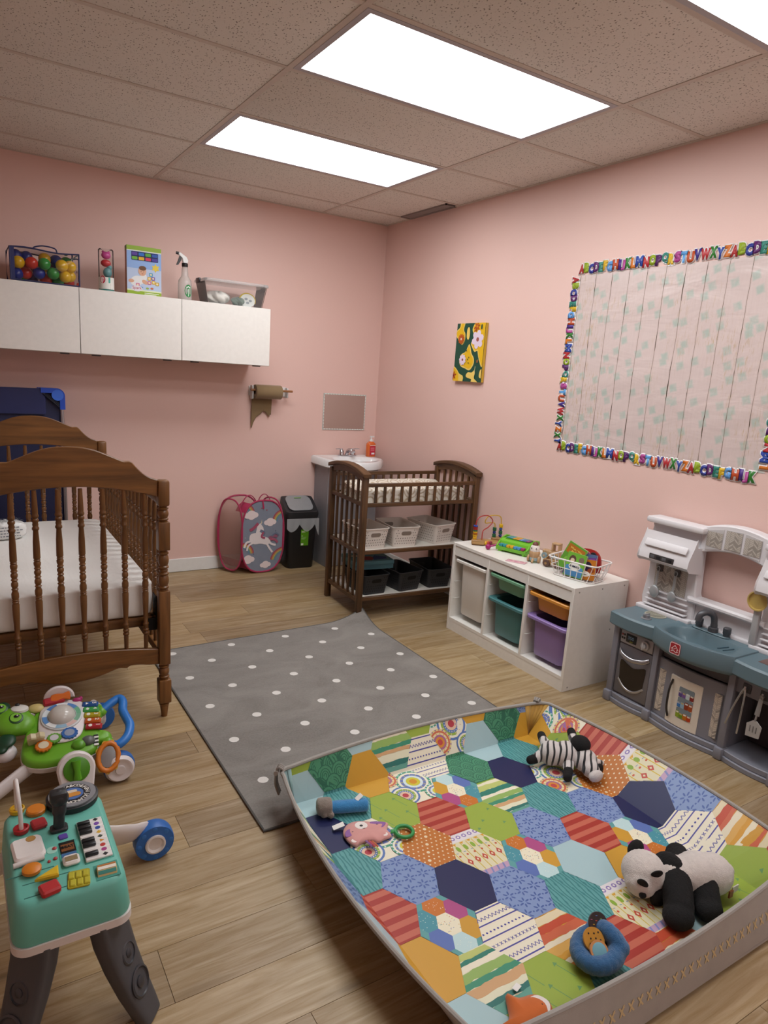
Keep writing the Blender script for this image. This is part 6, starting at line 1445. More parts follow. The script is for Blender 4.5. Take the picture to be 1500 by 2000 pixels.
        for q, (dx, dy) in enumerate(offm):
            nm = ring_[(q+sh) % 6]; E(hexp(cx+dx, cy+dy, k), cols[nm], 1+.1*q)
            if nm in ('skyp', 'tealp', 'orgp'):
                for _ in range(14): dot(cx+dx+rd.uniform(-.026, .026), cy+dy+rd.uniform(-.030, .030), .0012, '#dfe3d6', 3, 5)
        E(hexp(cx, cy, k), '#d9d3ba', 2)
        for _ in range(26): x, y = cx+rd.uniform(-.028, .028), cy+rd.uniform(-.032, .032); a = rd.uniform(0, 3); seg((x, y), (x+.004*math.cos(a), y+.004*math.sin(a)), .0014, rd.choice(['#b8493a', '#3f7a6a', '#cc962a', '#4a5aa0']), 3)
LAY = {0: {-2: 'lime', -1: 'sky', 0: 'navy', 1: 'teal', 2: 'red', 3: 'must', 4: 'sky', 5: 'scale'},
 1: {-2: 'must', -1: 'scale', 0: 'teal', 1: 'mandala', 2: 'leaf', 3: 'mini', 4: 'wcg', 5: 'dots', 6: 'sky'},
 2: {-2: 'sky', -1: 'must', 0: 'lime', 1: 'dots', 2: 'navy', 3: 'cream', 4: 'lime', 5: 'red'},
 3: {-2: 'red', -1: 'wcg', 0: 'mandala', 1: 'red', 2: 'ikat', 3: 'leaf', 4: 'wco', 5: 'teal', 6: 'must'},
 4: {-2: 'lime', -1: 'cream', 0: 'mini', 1: 'lime', 2: 'mini', 3: 'teal', 4: 'red', 5: 'must'},
 5: {-2: 'must', -1: 'mandala', 0: 'scale', 1: 'wcg', 2: 'leaf', 3: 'sky', 4: 'ikat', 5: 'wco', 6: 'navy'},
 6: {-2: 'must', -1: 'sky', 0: 'navy', 1: 'teal', 2: 'red', 3: 'must', 4: 'sky', 5: 'mandala'},
 7: {-2: 'sky', -1: 'scale', 0: 'teal', 1: 'mandala', 2: 'leaf', 3: 'mini', 4: 'cream', 5: 'lime', 6: 'sky'},
 8: {-2: 'leaf', -1: 'must', 0: 'lime', 1: 'dots', 2: 'navy', 3: 'cream', 4: 'lime', 5: 'teal'},
 9: {-1: 'wcg', 0: 'mandala', 1: 'red', 2: 'ikat', 3: 'leaf', 4: 'wco', 5: 'red', 6: 'sky'},
 10: {-1: 'sky', 0: 'red', 1: 'leaf', 2: 'leaf', 3: 'wco', 4: 'scale', 5: 'sky'},
 -1: {-1: 'sky', 0: 'wcg', 1: 'wcg', 2: 'leaf', 3: 'sky', 4: 'must', 5: 'wcg', 6: 'scale'},
 -2: {-1: 'red', 0: 'wcg', 1: 'leaf', 2: 'sky', 3: 'must', 4: 'sky', 5: 'teal'}}
def hcentre(i, k): return (-2.015+.139*i, (-3.190 if i % 2 == 0 else -3.090)-.204*k)
MAT_INK = print_mat('wipe_clean_print', .42)
fp = Print(lambda x, y, l: (x, y, MZ+.0008+l)); fp.step = 0
FLOOR = [(MX0, MY0), (MX1, MY0), (MX1, MY1), (MX0, MY1)]
walls = {s: Print(lambda x, y, l: (0, 0, 0)) for s in 'LRBF'}
NS = 24
strips = []
for s in 'LRBF':
    a, b = (MY0, MY1) if s in 'LR' else (MX0, MX1)
    for i in range(NS):
        s0, s1 = a+(b-a)*i/NS, a+(b-a)*(i+1)/NS
        if s == 'L': rect = [(MX0-WU, s0), (MX0, s0), (MX0, s1), (MX0-WU, s1)]; mp = lambda x, y, l: wallp('L', y, (MX0-x)/WU, .0008+l)
        elif s == 'R': rect = [(MX1, s0), (MX1+WU, s0), (MX1+WU, s1), (MX1, s1)]; mp = lambda x, y, l: wallp('R', y, (x-MX1)/WU, .0008+l)
        elif s == 'B': rect = [(s0, MY1), (s1, MY1), (s1, MY1+WU), (s0, MY1+WU)]; mp = lambda x, y, l: wallp('B', x, (y-MY1)/WU, .0008+l)
        else: rect = [(s0, MY0-WU), (s1, MY0-WU), (s1, MY0), (s0, MY0)]; mp = lambda x, y, l: wallp('F', x, (MY0-y)/WU, .0008+l)
        strips.append((s, rect, mp))
for s in walls: walls[s].step = 0
for i, colm in LAY.items():
    for k, kind in colm.items():
        cx, cy = hcentre(i, k); hx = hexp(cx, cy, 1.004)
        reg = clip(hx, FLOOR)
        polys = []
        if len(reg) >= 3 or True:
            pat(kind, cx, cy, lambda p, c, L: polys.append((p, c, L)))
        x0, x1 = min(p[0] for p in hx), max(p[0] for p in hx); y0, y1 = min(p[1] for p in hx), max(p[1] for p in hx)
        targets = []
        if len(reg) >= 3: targets.append((fp, reg, None))
        for s, rect, mp in strips:
            if rect[0][0] > x1 or rect[1][0] < x0 or rect[0][1] > y1 or rect[2][1] < y0: continue
            rg_ = clip(hx, rect)
            if len(rg_) >= 3: targets.append((walls[s], rg_, mp))
        for pr, rg_, mp in targets:
            pr.clip = rg_
            if mp: pr.mp = mp
            for n_, (p, c, L) in enumerate(polys): pr.poly(p, c, .00012*L+2.5e-6*n_)
fp.build('printed_floor', mat_, MAT_INK)
for s, nm in (('L', 'printed_side'), ('R', 'printed_side'), ('B', 'printed_side'), ('F', 'printed_side')): walls[s].build(nm, mat_, MAT_INK)
# padded base and outer fabric
MB().b2((MX0-.004, MY0-.004, .0095), (MX1+.004, MY1+.004, MZ+.0004), .004, 2).build('padded_base', P('#8f8b86', .8, 0, 'fabric'), mat_)
GF = P('#a09b94', .85, 0, 'fabric')
def rimpt(side, s): return Vector(wallp(side, s, 1.0))
def side_pts(side, n=28):
    a, b = {'L': (MY1, MY0), 'F': (MX0, MX1), 'R': (MY0, MY1), 'B': (MX1, MX0)}[side]; return [rimpt(side, a+(b-a)*i/n) for i in range(n+1)], [a+(b-a)*i/n for i in range(n+1)]
loop = []
order = 'LFRB'; seqs = {s: side_pts(s) for s in order}; corners = {'L': (MX0, MY0), 'F': (MX1, MY0), 'R': (MX1, MY1), 'B': (MX0, MY1)}
cornmesh = []
for q, s in enumerate(order):
    pts, _ = seqs[s]; loop += pts
    nx_ = seqs[order[(q+1) % 4]][0][0]; A, B = pts[-1], nx_; cpt = Vector((*corners[s], MZ)); mid = (A+B)/2; d = mid-Vector((cpt.x, cpt.y, mid.z)); 
    out_ = (d.normalized()*.018 if d.length > 1e-6 else Vector())
    arc = [A.lerp(B, i/5)+out_*math.sin(PI*i/5) for i in range(1, 5)]; loop += arc; cornmesh.append((cpt, [A]+arc+[B]))
for cpt, arc in cornmesh:
    m = MB()
    for a, b in zip(arc[:-1], arc[1:]): m.add([cpt, a, b], [(0, 1, 2)])
    o = m.build('corner_gusset', P('#b98f3a', .6, 0, 'fabric') if cpt.x > -1.5 else P('#93b3b5', .6, 0, 'fabric'), mat_); sd = o.modifiers.new('t', 'SOLIDIFY'); sd.thickness = .003
# outer skin follows the same sides, a few millimetres outside
for s in order:
    pts, ss_ = seqs[s]; m = MB()
    def outp(sv, t, s=s):
        p = Vector(wallp(s, sv, t)); o = .007*(1 if t > .02 else .7)
        if s == 'L': p.x -= o
        elif s == 'R': p.x += o
        elif s == 'B': p.y += o
        else: p.y -= o
        p.z = p.z if t > 0 else .0100
        return p
    m.loft([[outp(sv, t) for sv in ss_] for t in (0, .25, .5, .75, 1.0)], close=False, cap0=False, cap1=False); o = m.build('outer_side', GF, mat_)
    if s == 'F':
        pr = Print(lambda x, y, l: tuple(outp(x, y)+Vector((0, -.0015-l, 0)))); xm = MX0+.03; pr.step = 0
        while xm < MX1-.03:
            for a, b in (((-.008, -.11), (.008, .11)), ((-.009, .09), (.007, -.12)), ((-.006, .02), (.010, .06))): pr.line([(xm+a[0], .46+a[1]*.9), (xm+b[0], .46+b[1]*.9)], .0062, '#c9b48a', .0001*abs(a[1]))
            xm += .0335
        pr.build('stitched_motif', mat_)['kind'] = 'stuff'
MB().tube(loop, (.0075), 8, True).build('rim_binding', P('#99958f', .8, 0, 'fabric'), mat_)
# corner straps with loops
for (cpt, arc), vis in zip(cornmesh, (1, 1, 1, 1)):
    a = arc[len(arc)//2]; dirv = (a-Vector((cpt.x, cpt.y, a.z))).normalized(); base = a+dirv*.006; side_ = Vector((-dirv.y, dirv.x, 0))
    for k in (-1, 0, 1): MB().tube(spline([tuple(base+side_*(.011*k)+Vector((0, 0, -.085))), tuple(base+side_*(.011*k)+dirv*.014+Vector((0, 0, -.04))), tuple(base+side_*(.010*k)+dirv*.008+Vector((0, 0, .018))), tuple(base+side_*(.008*k)-dirv*.012+Vector((0, 0, .012)))], 4), .0045, 8).build('corner_strap', P('#8f8a84', .8, 0, 'fabric'), mat_)
    MB().tube([tuple(base+side_*q+dirv*.012) for q in (-.018, .018)], (.010, .008), 8, flat=(0, 0, 1)).build('strap_band', P('#a39e98', .8, 0, 'fabric'), mat_)

# ================================================================== soft toys on the mat
FZ = MZ+.0042
def capsule(m, a, b, ra, rb, n=6):
    a, b = Vector(a), Vector(b)
    for i in range(n+1): t = i/n; p = a.lerp(b, t); r = ra+(rb-ra)*t; m.ball(tuple(p), r, 16, 10)
    return m
def plush(nm, mb, mat, par, vox=.005, sm=5): return soft(mb.build(nm, mat, par), vox, sm)
WHP, BKP = P('#cfc7c1', .9, 0, 'plush'), P('#0d0d0e', .9, 0, 'plush')
def fuzz(o, strength=.005, size=.012):
    tx = bpy.data.textures.get('fuzz') or bpy.data.textures.new('fuzz', 'CLOUDS'); tx.noise_scale = size; tx.noise_depth = 2
    d = o.modifiers.new('fuzz', 'DISPLACE'); d.texture = tx; d.strength = strength; d.mid_level = .5; d.texture_coords = 'LOCAL'; return o
# panda
pa = thing('panda_plush', 'black and white plush panda lying on its belly on the play mat', 'plush panda', (-1.13, -3.95, FZ))
B_ = Vector((-1.13, -3.95, FZ)); L_ = lambda x, y, z: (x-B_.x, y-B_.y, z-B_.z)
m = MB(); m.ball(L_(-1.175, -3.935, .098), (.070, .066, .066)).ball(L_(-1.110, -3.965, .102), (.088, .074, .074)).ball(L_(-1.050, -3.990, .098), (.075, .072, .070)); fuzz(plush('body', m, WHP, pa, .006, 4))
m = MB().ball(L_(-1.262, -3.868, .098), (.076, .078, .068)).ball(L_(-1.300, -3.885, .082), (.050, .056, .050)); hd3 = fuzz(plush('head', m, WHP, pa, .006, 4))
m = MB().ball(L_(-1.186, -3.918, .098), (.044, .072, .074)); capsule(m, L_(-1.200, -3.955, .100), L_(-1.262, -4.015, .066), .052, .050); m.ball(L_(-1.292, -4.036, .060), (.054, .050, .040)); fuzz(plush('front_arm', m, BKP, pa, .006, 4), .004)
m = capsule(MB(), L_(-1.120, -4.005, .085), L_(-1.155, -4.050, .060), .052, .046); m.ball(L_(-1.172, -4.068, .060), (.048, .044, .038)); fuzz(plush('leg', m, BKP, pa, .006, 4), .004)
m = capsule(MB(), L_(-1.100, -3.905, .085), L_(-1.050, -3.852, .078), .042, .042); fuzz(plush('far_arm', m, BKP, pa, .006, 4), .004)
m = capsule(MB(), L_(-1.030, -3.945, .07), L_(-.985, -3.930, .055), .036, .030); fuzz(plush('far_leg', m, BKP, pa, .006, 4), .004)
fuzz(plush('tail', MB().ball(L_(-.988, -4.008, .104), (.024, .026, .022)), WHP, pa, .005, 3), .004)
for x, y, z in ((-1.215, -3.792, .118), (-1.262, -3.938, .048)): fuzz(plush('ear', MB().ball(L_(x, y, z), (.036, .024, .036)), BKP, pa, .005, 3), .003)
def onhead(dx, dy, dz): d = Vector((dx, dy, dz)).normalized(); return Vector((-1.265, -3.870, .096))+Vector((d.x*.080, d.y*.082, d.z*.072))
for d_, rl in (((-.25, -.75, .62), 0), ((-.82, -.55, .18), 1)):
    p = onhead(*d_); e_ = MB().at(L_(*p), (R(35), 0, R(-30 if rl == 0 else -62))).ball((0, 0, 0), (.019, .008, .034), 16, 10).build('eye_patch', BKP, pa); MB().at(L_(*(p+Vector((-.002, -.006, .004)))),).ball((0, 0, 0), .0045, 10, 8).build('eye', P('#1d1c1c', .15), e_)
MB().ball(L_(-1.335, -3.925, .072), (.014, .012, .010), 12, 8).build('nose', BKP, pa)
MB().b2(L_(-1.03, -4.062, .06), L_(-.995, -4.058, .085)).build('sewn_tag', P('#c5bfba', .7, 0, 'fabric'), pa); MB().b2(L_(-1.05, -4.066, .052), L_(-1.03, -4.060, .078)).build('sewn_tag', P('#8a4a20', .7, 0, 'fabric'), pa)
pa.scale = (.88, .88, .88); pa.location = (-1.140, -3.945, FZ-.0015)
# zebra
def zebra_mat():
    t = NT('zebra_plush'); w = t.n('ShaderNodeTexWave', wave_type='BANDS', bands_direction='X'); t.l(t.coord('Object', (1, 1, .6), (0, 0, R(42))), w.inputs['Vector']); w.inputs['Scale'].default_value = 13; w.inputs['Distortion'].default_value = 3.2; w.inputs['Detail'].default_value = 1.5; w.inputs['Detail Scale'].default_value = 1.2
    t.set(Base_Color=t.mix(t.ramp(w.outputs['Fac'], [(.20, (1, 1, 1)), (.28, (0, 0, 0))]), lin('#cbc5c2'), lin('#111114')), Roughness=.85, Sheen_Weight=.5); t.bump(t.noise(t.coord(), 260, 3), .6, .003)
    return t.m
ZM = zebra_mat(); ze = thing('zebra_plush', 'striped plush zebra lying on its back against the mat side', 'plush zebra', (-.99, -3.25, FZ)); B_ = Vector((-.99, -3.25, FZ))
m = MB().ball(L_(-1.005, -3.225, .078), (.052, .052, .050)).ball(L_(-.965, -3.265, .085), (.055, .055, .052)); plush('body', m, ZM, ze, .005, 4)
m = MB().ball(L_(-.925, -3.330, .082), (.050, .050, .046)).ball(L_(-.935, -3.372, .070), (.038, .038, .036)); plush('head', m, ZM, ze, .005, 4)
plush('muzzle', MB().ball(L_(-.945, -3.408, .062), (.034, .022, .024)), P('#c6c0bd', .9, 0, 'plush'), ze, .004, 3)
plush('muzzle_band', MB().ball(L_(-.915, -3.392, .072), (.026, .014, .026)), BKP, ze, .004, 2)
plush('mane', MB().ball(L_(-.918, -3.292, .132), (.040, .042, .034)), BKP, ze, .005, 3)
for a, b, h, nm in (((-.985, -3.185, .075), (-.955, -3.125, .075), (-.940, -3.100, .077), 'leg'), ((-1.040, -3.205, .065), (-1.068, -3.200, .055), (-1.088, -3.195, .052), 'leg'), ((-.985, -3.300, .070), (-1.015, -3.330, .060), (-1.040, -3.352, .050), 'leg'), ((-.905, -3.255, .105), (-.880, -3.215, .118), (-.868, -3.195, .125), 'leg')):
    l_ = plush(nm, capsule(MB(), L_(*a), L_(*b), .024, .019, 5), ZM, ze, .004, 3); plush('hoof', capsule(MB(), L_(*b), L_(*h), .0195, .018, 3), BKP, l_, .004, 2)
plush('ear', capsule(MB(), L_(-.892, -3.345, .075), L_(-.862, -3.362, .070), .018, .012, 4), ZM, ze, .004, 3)
# blue bowl-shaped plush with disc treats (plain stand-in without a face)
bo_ = thing('blue_plush_pouch', 'fuzzy blue plush bowl toy holding cloth biscuits beside the mat rim', 'plush toy', (-1.605, -4.00, FZ)); B_ = Vector((-1.605, -4.00, FZ)); BLP = P('#356a9c', .9, 0, 'plush'); bo_.scale = (.84, .84, .84)
m = MB(); rngp = []
for k in range(15): a = R(70+250*k/14); m.ball((.060*math.cos(a), .056*math.sin(a), .052+.012*math.cos(a)), .030, 14, 10)
for k in range(7): t_ = k/6; m.ball((.055-.045*t_*.2, -.045+.10*t_, .070+.022*math.sin(PI*t_)), .028, 14, 10)
m.ball((0, 0, .030), (.072, .066, .028)); fuzz(plush('bowl', m, BLP, bo_, .005, 4), .004, .008)
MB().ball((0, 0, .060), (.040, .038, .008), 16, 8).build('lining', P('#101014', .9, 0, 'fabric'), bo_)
def disc(nm, c, r, rot, mat): return MB().at(c, rot).lathe([(r*.3, -.004), (r, -.004), (r*1.02, 0), (r, .004), (r*.3, .004)], seg=26).build(nm, mat, bo_)
ck = disc('cloth_biscuit', (-.010, .012, .082), .036, (R(38), R(-12), 0), P('#b98222', .8, 0, 'fabric'))
for k in range(9): a = k*2.4; r_ = .028*math.sqrt((k+.6)/9); MB().at((-.010, .012, .082), (R(38), R(-12), 0)).lathe([(.0030, .0043), (.0026, .0054), (.0005, .0056)], (r_*math.cos(a), r_*math.sin(a), 0), 8).build('chip', P('#1d130c', .7), ck)
dk_ = disc('cloth_biscuit', (.038, .040, .100), .034, (R(48), R(10), R(-20)), P('#2a1a18', .8, 0, 'fabric'))
for k, c in enumerate(('#c9a02a', '#b8452c', '#4f7ab8', '#7aa83c', '#c9a02a', '#b8452c', '#4f7ab8', '#7aa83c', '#c9a02a', '#b05a8a')): a = k*2.4; r_ = .028*math.sqrt((k+.6)/10); MB().at((.038, .040, .100), (R(48), R(10), R(-20))).at if False else MB().at((.038, .040, .100), (R(48), R(10), R(-20))).b2((r_*math.cos(a)-.003, r_*math.sin(a)-.001, .0042), (r_*math.cos(a)+.003, r_*math.sin(a)+.001, .0056)).build('sprinkle', P(c, .7), dk_)
ic = disc('cloth_biscuit', (-.022, -.022, .074), .030, (R(30), R(-30), R(20)), P('#c98a52', .8, 0, 'fabric')); MB().at((-.022, -.022, .074), (R(30), R(-30), R(20))).lathe([(.004, .0042), (.024, .0044), (.020, .0062), (.002, .0066)], seg=20).build('icing', P('#6fa4b4', .7), ic)
MB().at((-.070, -.020, .045), (0, R(-60), R(15))).b2((-.016, -.006, -.001), (.016, .006, .001)).build('felt_patch', P('#6f9a6a', .8, 0, 'fabric'), bo_)
# pink lovie with ring
lv = thing('raccoon_lovie', 'flat pink crinkle cloth toy with purple eye patches and a green ring', 'cloth toy', (-1.895, -3.262, FZ), R(-30))
o2 = spline([(-.078, -.012), (-.070, .030), (-.040, .052), (.0, .055), (.045, .050), (.075, .052), (.070, .020), (.085, -.012), (.060, -.030), (.040, -.045), (.010, -.040), (-.020, -.055), (-.035, -.070), (-.060, -.050)], 4, True)
rings = []
PKF = P('#cf9590', .85, 0, 'fabric')
m = MB(); cc = Vector((0, -.002))
def rg3(k, z): return [(cc.x+(p[0]-cc.x)*k, cc.y+(p[1]-cc.y)*k, z) for p in o2]
m.loft([rg3(.97, .001), rg3(1.0, .006), rg3(.95, .012), rg3(.6, .017), rg3(.2, .018)]); m.build('body', PKF, lv, 60)
def patch(nm, pts, col, z): pl = spline(pts, 4, True); MB().prism(pl if area(pl) > 0 else pl[::-1], z, z+.003, 'xy', .001).build(nm, P(col, .8, 0, 'fabric'), lv)
patch('eye_patch', [(-.070, -.010), (-.055, .004), (-.025, -.002), (-.030, -.016), (-.050, -.030), (-.068, -.036)], '#8a5a9a', .0125); patch('eye_patch', [(.012, .045), (.018, .018), (.035, .012), (.055, .022), (.066, .046), (.040, .050)], '#8a5a9a', .0125)
patch('muzzle', ell(-.018, .022, .022, .020, 14), '#d5cdc8', .0150); MB().ball((-.018, .020, .0185), (.006, .005, .002), 10, 6).build('nose', P('#1c1a1c', .5), lv)
for x, y in ((-.045, -.012), (.036, .032)): MB().ball((x, y, .0160), (.0045, .0028, .0012), 10, 6).build('eye', P('#241a2a', .5), lv)
patch('paw', ell(-.040, -.052, .010, .009, 10), '#d3c6c2', .0110); patch('paw', ell(.062, -.012, .010, .010, 10), '#d3c6c2', .0115)
MB().at((-.095, .022, .012), (0, R(-14), R(20))).b2((-.020, -.011, -.0006), (.020, .011, .0006)).build('care_label', P('#d3d1ce', .7), lv)
for x, c in ((.010, '#7a4a86'), (.020, '#b0324a'), (.030, '#b85a2c')): MB().at((x, -.060, .010), (0, 0, R(-65))).tube([(-.018, -.004, 0), (.012, -.004, .008), (.020, 0, .004)], (.004, .0018), 6, flat=(0, 1, 0)).build('ribbon_tab', P(c, .6, 0, 'fabric'), lv)
MB().tube([(.128+.030*math.cos(R(a)), .010+.030*math.sin(R(a)), .009) for a in range(0, 360, 12)], .0065, 10, True).build('teething_ring', P('#2f8f4c', .4), lv); MB().tube([(.082, .006, .010), (.100, .008, .010)], (.007, .005), 8).build('link', P('#3a9a54', .4), lv)
# blue plush roller with grey end
tr_ = thing('plush_rattle', 'blue plush roller toy with a grey furry end near the mat strap', 'plush toy', (-1.895, -3.128, FZ), R(-19))
capm = MB().lathe([(.012, -.062), (.021, -.058), (.023, -.04), (.023, .066), (.020, .072), (.010, .074)], (0, 0, .0235), 20, 'x'); fuzz(plush('roller', capm, P('#3c8cc8', .9, 0, 'plush'), tr_, .004, 2), .002, .01)
m = MB().lathe([(.018, -.050), (.029, -.046), (.031, -.02), (.029, .0), (.020, .004)], (-.060, 0, .0305), 20, 'x').ball((-.085, -.022, .014), .013, 12, 8).ball((-.062, -.028, .013), .012, 12, 8); fuzz(plush('grey_end', m, P('#8f837a', .9, 0, 'plush'), tr_, .004, 3), .003, .008)
MB().at((.040, .006, .052), (R(20), R(-25), R(30))).b2((-.014, -.008, -.0006), (.014, .008, .0006)).build('care_label', P('#d0ccc9', .7), tr_)
# fox cloth toy by the front rim
fx_ = thing('fox_lovie', 'orange fox cloth toy with white muzzle tucked beside the near mat rim', 'cloth toy', (-1.900, -4.045, FZ), R(18)); fo2 = spline([(-.075, .040), (-.055, .030), (-.020, .036), (.010, .060), (.030, .074), (.040, .045), (.078, .020), (.085, -.02), (.050, -.05), (0, -.06), (-.05, -.05), (-.075, -.02)], 4, True)
o2 = fo2; cc = Vector((0, 0)); m = MB(); m.loft([rg3(.97, .001), rg3(1.0, .008), rg3(.95, .018), rg3(.6, .030), rg3(.2, .033)]); m.build('body', P('#c4611f', .85, 0, 'fabric'), fx_, 60)
lv2 = fx_
def patch2(nm, pts, col, z): pl = spline(pts, 4, True); MB().prism(pl if area(pl) > 0 else pl[::-1], z, z+.003, 'xy', .001).build(nm, P(col, .8, 0, 'fabric'), fx_)
patch2('muzzle', [(.025, .010), (.045, .022), (.072, .010), (.075, -.02), (.050, -.035), (.028, -.02)], '#cfc7c2', .022); patch2('ear_lining', [(-.068, .034), (-.056, .026), (-.050, .032), (-.060, .038)], '#d3c6b6', .0150); MB().ball((.050, -.012, .027), (.006, .005, .003), 10, 6).build('nose', P('#1b1718', .5), fx_)
MB().b2((.062, .060, .004), (.085, .075, .005)).build('care_label', P('#d3d1ce', .7), fx_)
# ================================================================== teal activity table
AX, AY, AZ_ = -2.825, -3.365, .388
at_ = thing('activity_table', 'teal toy activity table with piano keys, turntable and grey speaker legs', 'activity table', (AX, AY, 0))
TEAL, TWH, TGY = P('#68b5a6', .42, 0, 'mold'), P('#cbc5c2', .4, 0, 'mold'), P('#4a4a4e', .5, 0, 'mold')
HXa, HYa = .112, .182
def rra(w, d, z, r=.03, oy=0): return [(x, y+oy, z) for x, y in rrect(2*w, 2*d, r, 6)]
m = MB().loft([rra(HXa+.008, HYa+.010, .292, .034), rra(HXa+.010, HYa+.012, .300, .036), rra(HXa+.006, HYa+.008, .345, .036), rra(HXa+.002, HYa+.003, .375, .034), rra(HXa-.005, HYa-.005, .386, .030), rra(HXa-.012, HYa-.012, AZ_, .026)]); m.build('table_body', TEAL, at_, 50)
MB().loft([rra(HXa, HYa, .268, .03), rra(HXa+.012, HYa+.014, .272, .036), rra(HXa+.012, HYa+.014, .2915, .036), rra(HXa, HYa, .2915, .03)]).build('base_tray', TWH, at_, 50)
def fleg(cx, cy, nx, ny, outw):
    n = Vector((nx, ny, 0)).normalized(); t = Vector((-n.y, n.x, 0)); rings = []
    for z, o, hw, ht in ((.275, -.005, .055, .026), (.22, .004, .052, .026), (.15, .026, .048, .025), (.08, .054, .043, .023), (.03, .078, .038, .021), (.004, .090, .034, .020), (0, .090, .031, .016)):
        c = Vector((cx, cy, z))+n*o; rings.append([tuple(c+t*a*hw+n*b*ht) for a, b in [(p[0], p[1]) for p in rrect(2, 2, .5, 4)]])
    l_ = MB().loft(rings).build('front_leg', TGY, at_, 50)
    for z, o, r_ in ((.170, .0440, .025), (.094, .0725, .034)):
        nn = (n+Vector((0, 0, .36))).normalized(); c = Vector((cx, cy, z))+n*o; tt = t; uu = nn.cross(tt)
        mm = MB(); mm.m = Matrix(((tt.x, uu.x, nn.x, c.x), (tt.y, uu.y, nn.y, c.y), (tt.z, uu.z, nn.z, c.z), (0, 0, 0, 1)))
        mm.lathe([(r_, -.004), (r_*1.05, .002), (r_*.92, .004), (r_*.86, 0), (r_*.5, -.004), (r_*.42, -.003), (r_*.40, .003), (r_*.2, .006), (.001, .006)], seg=28); mm.build('speaker_cone', P('#3a3a3e', .4, 0, 'mold'), l_)
fleg(.078, -.148, .80, -.60, 1); fleg(-.078, -.148, -.80, -.60, 1)
def bleg(sx):
    pts = spline([(sx*.075, .150, .285), (sx*.14, .215, .215), (sx*.205, .305, .135), (sx*.262, .372, .085), (sx*.292, .385, .068)], 6)
    MB().tube(pts, [(.040, .017)]*len(pts), 14, flat=(0, -.6, .8)).build('back_leg', TWH, at_)
    cw = (sx*.293, .346, .0605)
    w_ = MB().lathe([(.030, -.024), (.058, -.022), (.0605, -.014), (.0605, .014), (.058, .022), (.030, .024)], cw, 32, 'y').build('wheel', P('#2a64ae', .42, 0, 'mold'), at_)
    MB().lathe([(.031, -.024), (.031, -.030), (.026, -.031), (.020, -.025), (.010, -.0245), (.001, -.0245)], cw, 28, 'y').build('hub_cap', TWH, w_)
    for k in range(8): a = PI/4*k; MB().ball((cw[0]+.047*math.cos(a), cw[1]-.0225, cw[2]+.047*math.sin(a)), (.009, .0012, .009), 10, 6).build('tread_lug', P('#2f6fba', .42), w_)
bleg(1); bleg(-1)
T0 = AZ_
def ab(x, y, w, d, h, nm, col, bev=.003, rot=0, r=.006, z=0): return MB().at((x, y, T0+z), (0, 0, R(rot))).prism(rrect(w, d, min(r, w/2.01, d/2.01), 4), -.001, h, 'xy', min(bev, h*.4)).build(nm, P(col, .4), at_)
# turntable with an alphabet ring
tt_ = MB().lathe([(.056, -.002), (.062, .002), (.063, .016), (.058, .018), (.001, .018)], (.045, .161, T0), 40).build('turntable', P('#1e1f22', .4), at_)
MB().lathe([(.057, .018), (.057, .0215), (.044, .0218), (.044, .018)], (.045, .161, T0), 40, caps=False).build('silver_ring', P('#9a9ca2', .35, .5), tt_)
MB().lathe([(.044, .018), (.044, .0205), (.001, .0206)], (.045, .161, T0), 40).build('record_label', P('#15161a', .4), tt_)
for k, ch in enumerate('ABCDEFGHIJKLMNOPQRSTUVWXYZ'):
    a = R(100)-2*PI*k/26; c = Vector((.045+.037*math.cos(a), .161+.037*math.sin(a), T0+.0208)); ux_ = Vector((math.sin(a), -math.cos(a), 0)); uy_ = Vector((math.cos(a), math.sin(a), 0)); text('ring_letter', ch, P('#d9d7d0', .4), tt_, frame(tuple(c), ux_, uy_), .0145, .02, .0002)
MB().lathe([(.027, .0206), (.027, .0214), (.001, .0215)], (.045, .161, T0), 28).build('centre_disc', P('#4a6ca8', .4), tt_); MB().prism(rrect(.040, .018, .008, 4, (.045, .155)), T0+.0216, T0+.0222).build('centre_print', P('#c98a3a', .4), tt_); MB().prism(rrect(.026, .012, .005, 4, (.045, .170)), T0+.0216, T0+.0224).build('centre_print', P('#d0c4b0', .4), tt_)
# black gear stick
MB().at((0, .052, T0)).prism(rrect(.040, .030, .008, 4), -.001, .010, 'xy', .003).tube(spline([(0, 0, .006), (.002, .002, .040), (.004, .006, .070)], 5), [.013]*6+[.016]*5, 12).ball((.004, .007, .082), (.022, .020, .022), 18, 12).b2((-.017, -.010, .078), (.022, .022, .103), .006).build('shift_lever', P('#27282b', .45, 0, 'mold'), at_)
# rings, wire loop
for x, y, c in ((-.083, .170, '#d2a71e'), (-.080, .083, '#b0262a')): MB().lathe([(.008, .004), (.017, .006), (.018, .016), (.015, .018), (.012, .012), (.001, .012)], (x, y, T0-.004), 24).build('loop_socket', P(c, .4), at_)
MB().tube(spline([(-.080, .083, T0+.004), (-.080, .086, T0+.050), (-.082, .095, T0+.090), (-.083, .125, T0+.112), (-.083, .155, T0+.095), (-.083, .168, T0+.050), (-.083, .170, T0+.004)], 6), .0052, 10).build('wire_loop', P('#d0cdca', .35), at_)
MB().lathe([(.014, 0), (.023, .001), (.023, .009), (.020, .012), (.001, .013)], (-.042, .150, T0), 12).build('gear_button', P('#cf7a1f', .4), at_)
ab(-.041, .090, .034, .036, .012, 'square_button', '#a5262c', .004, 8)
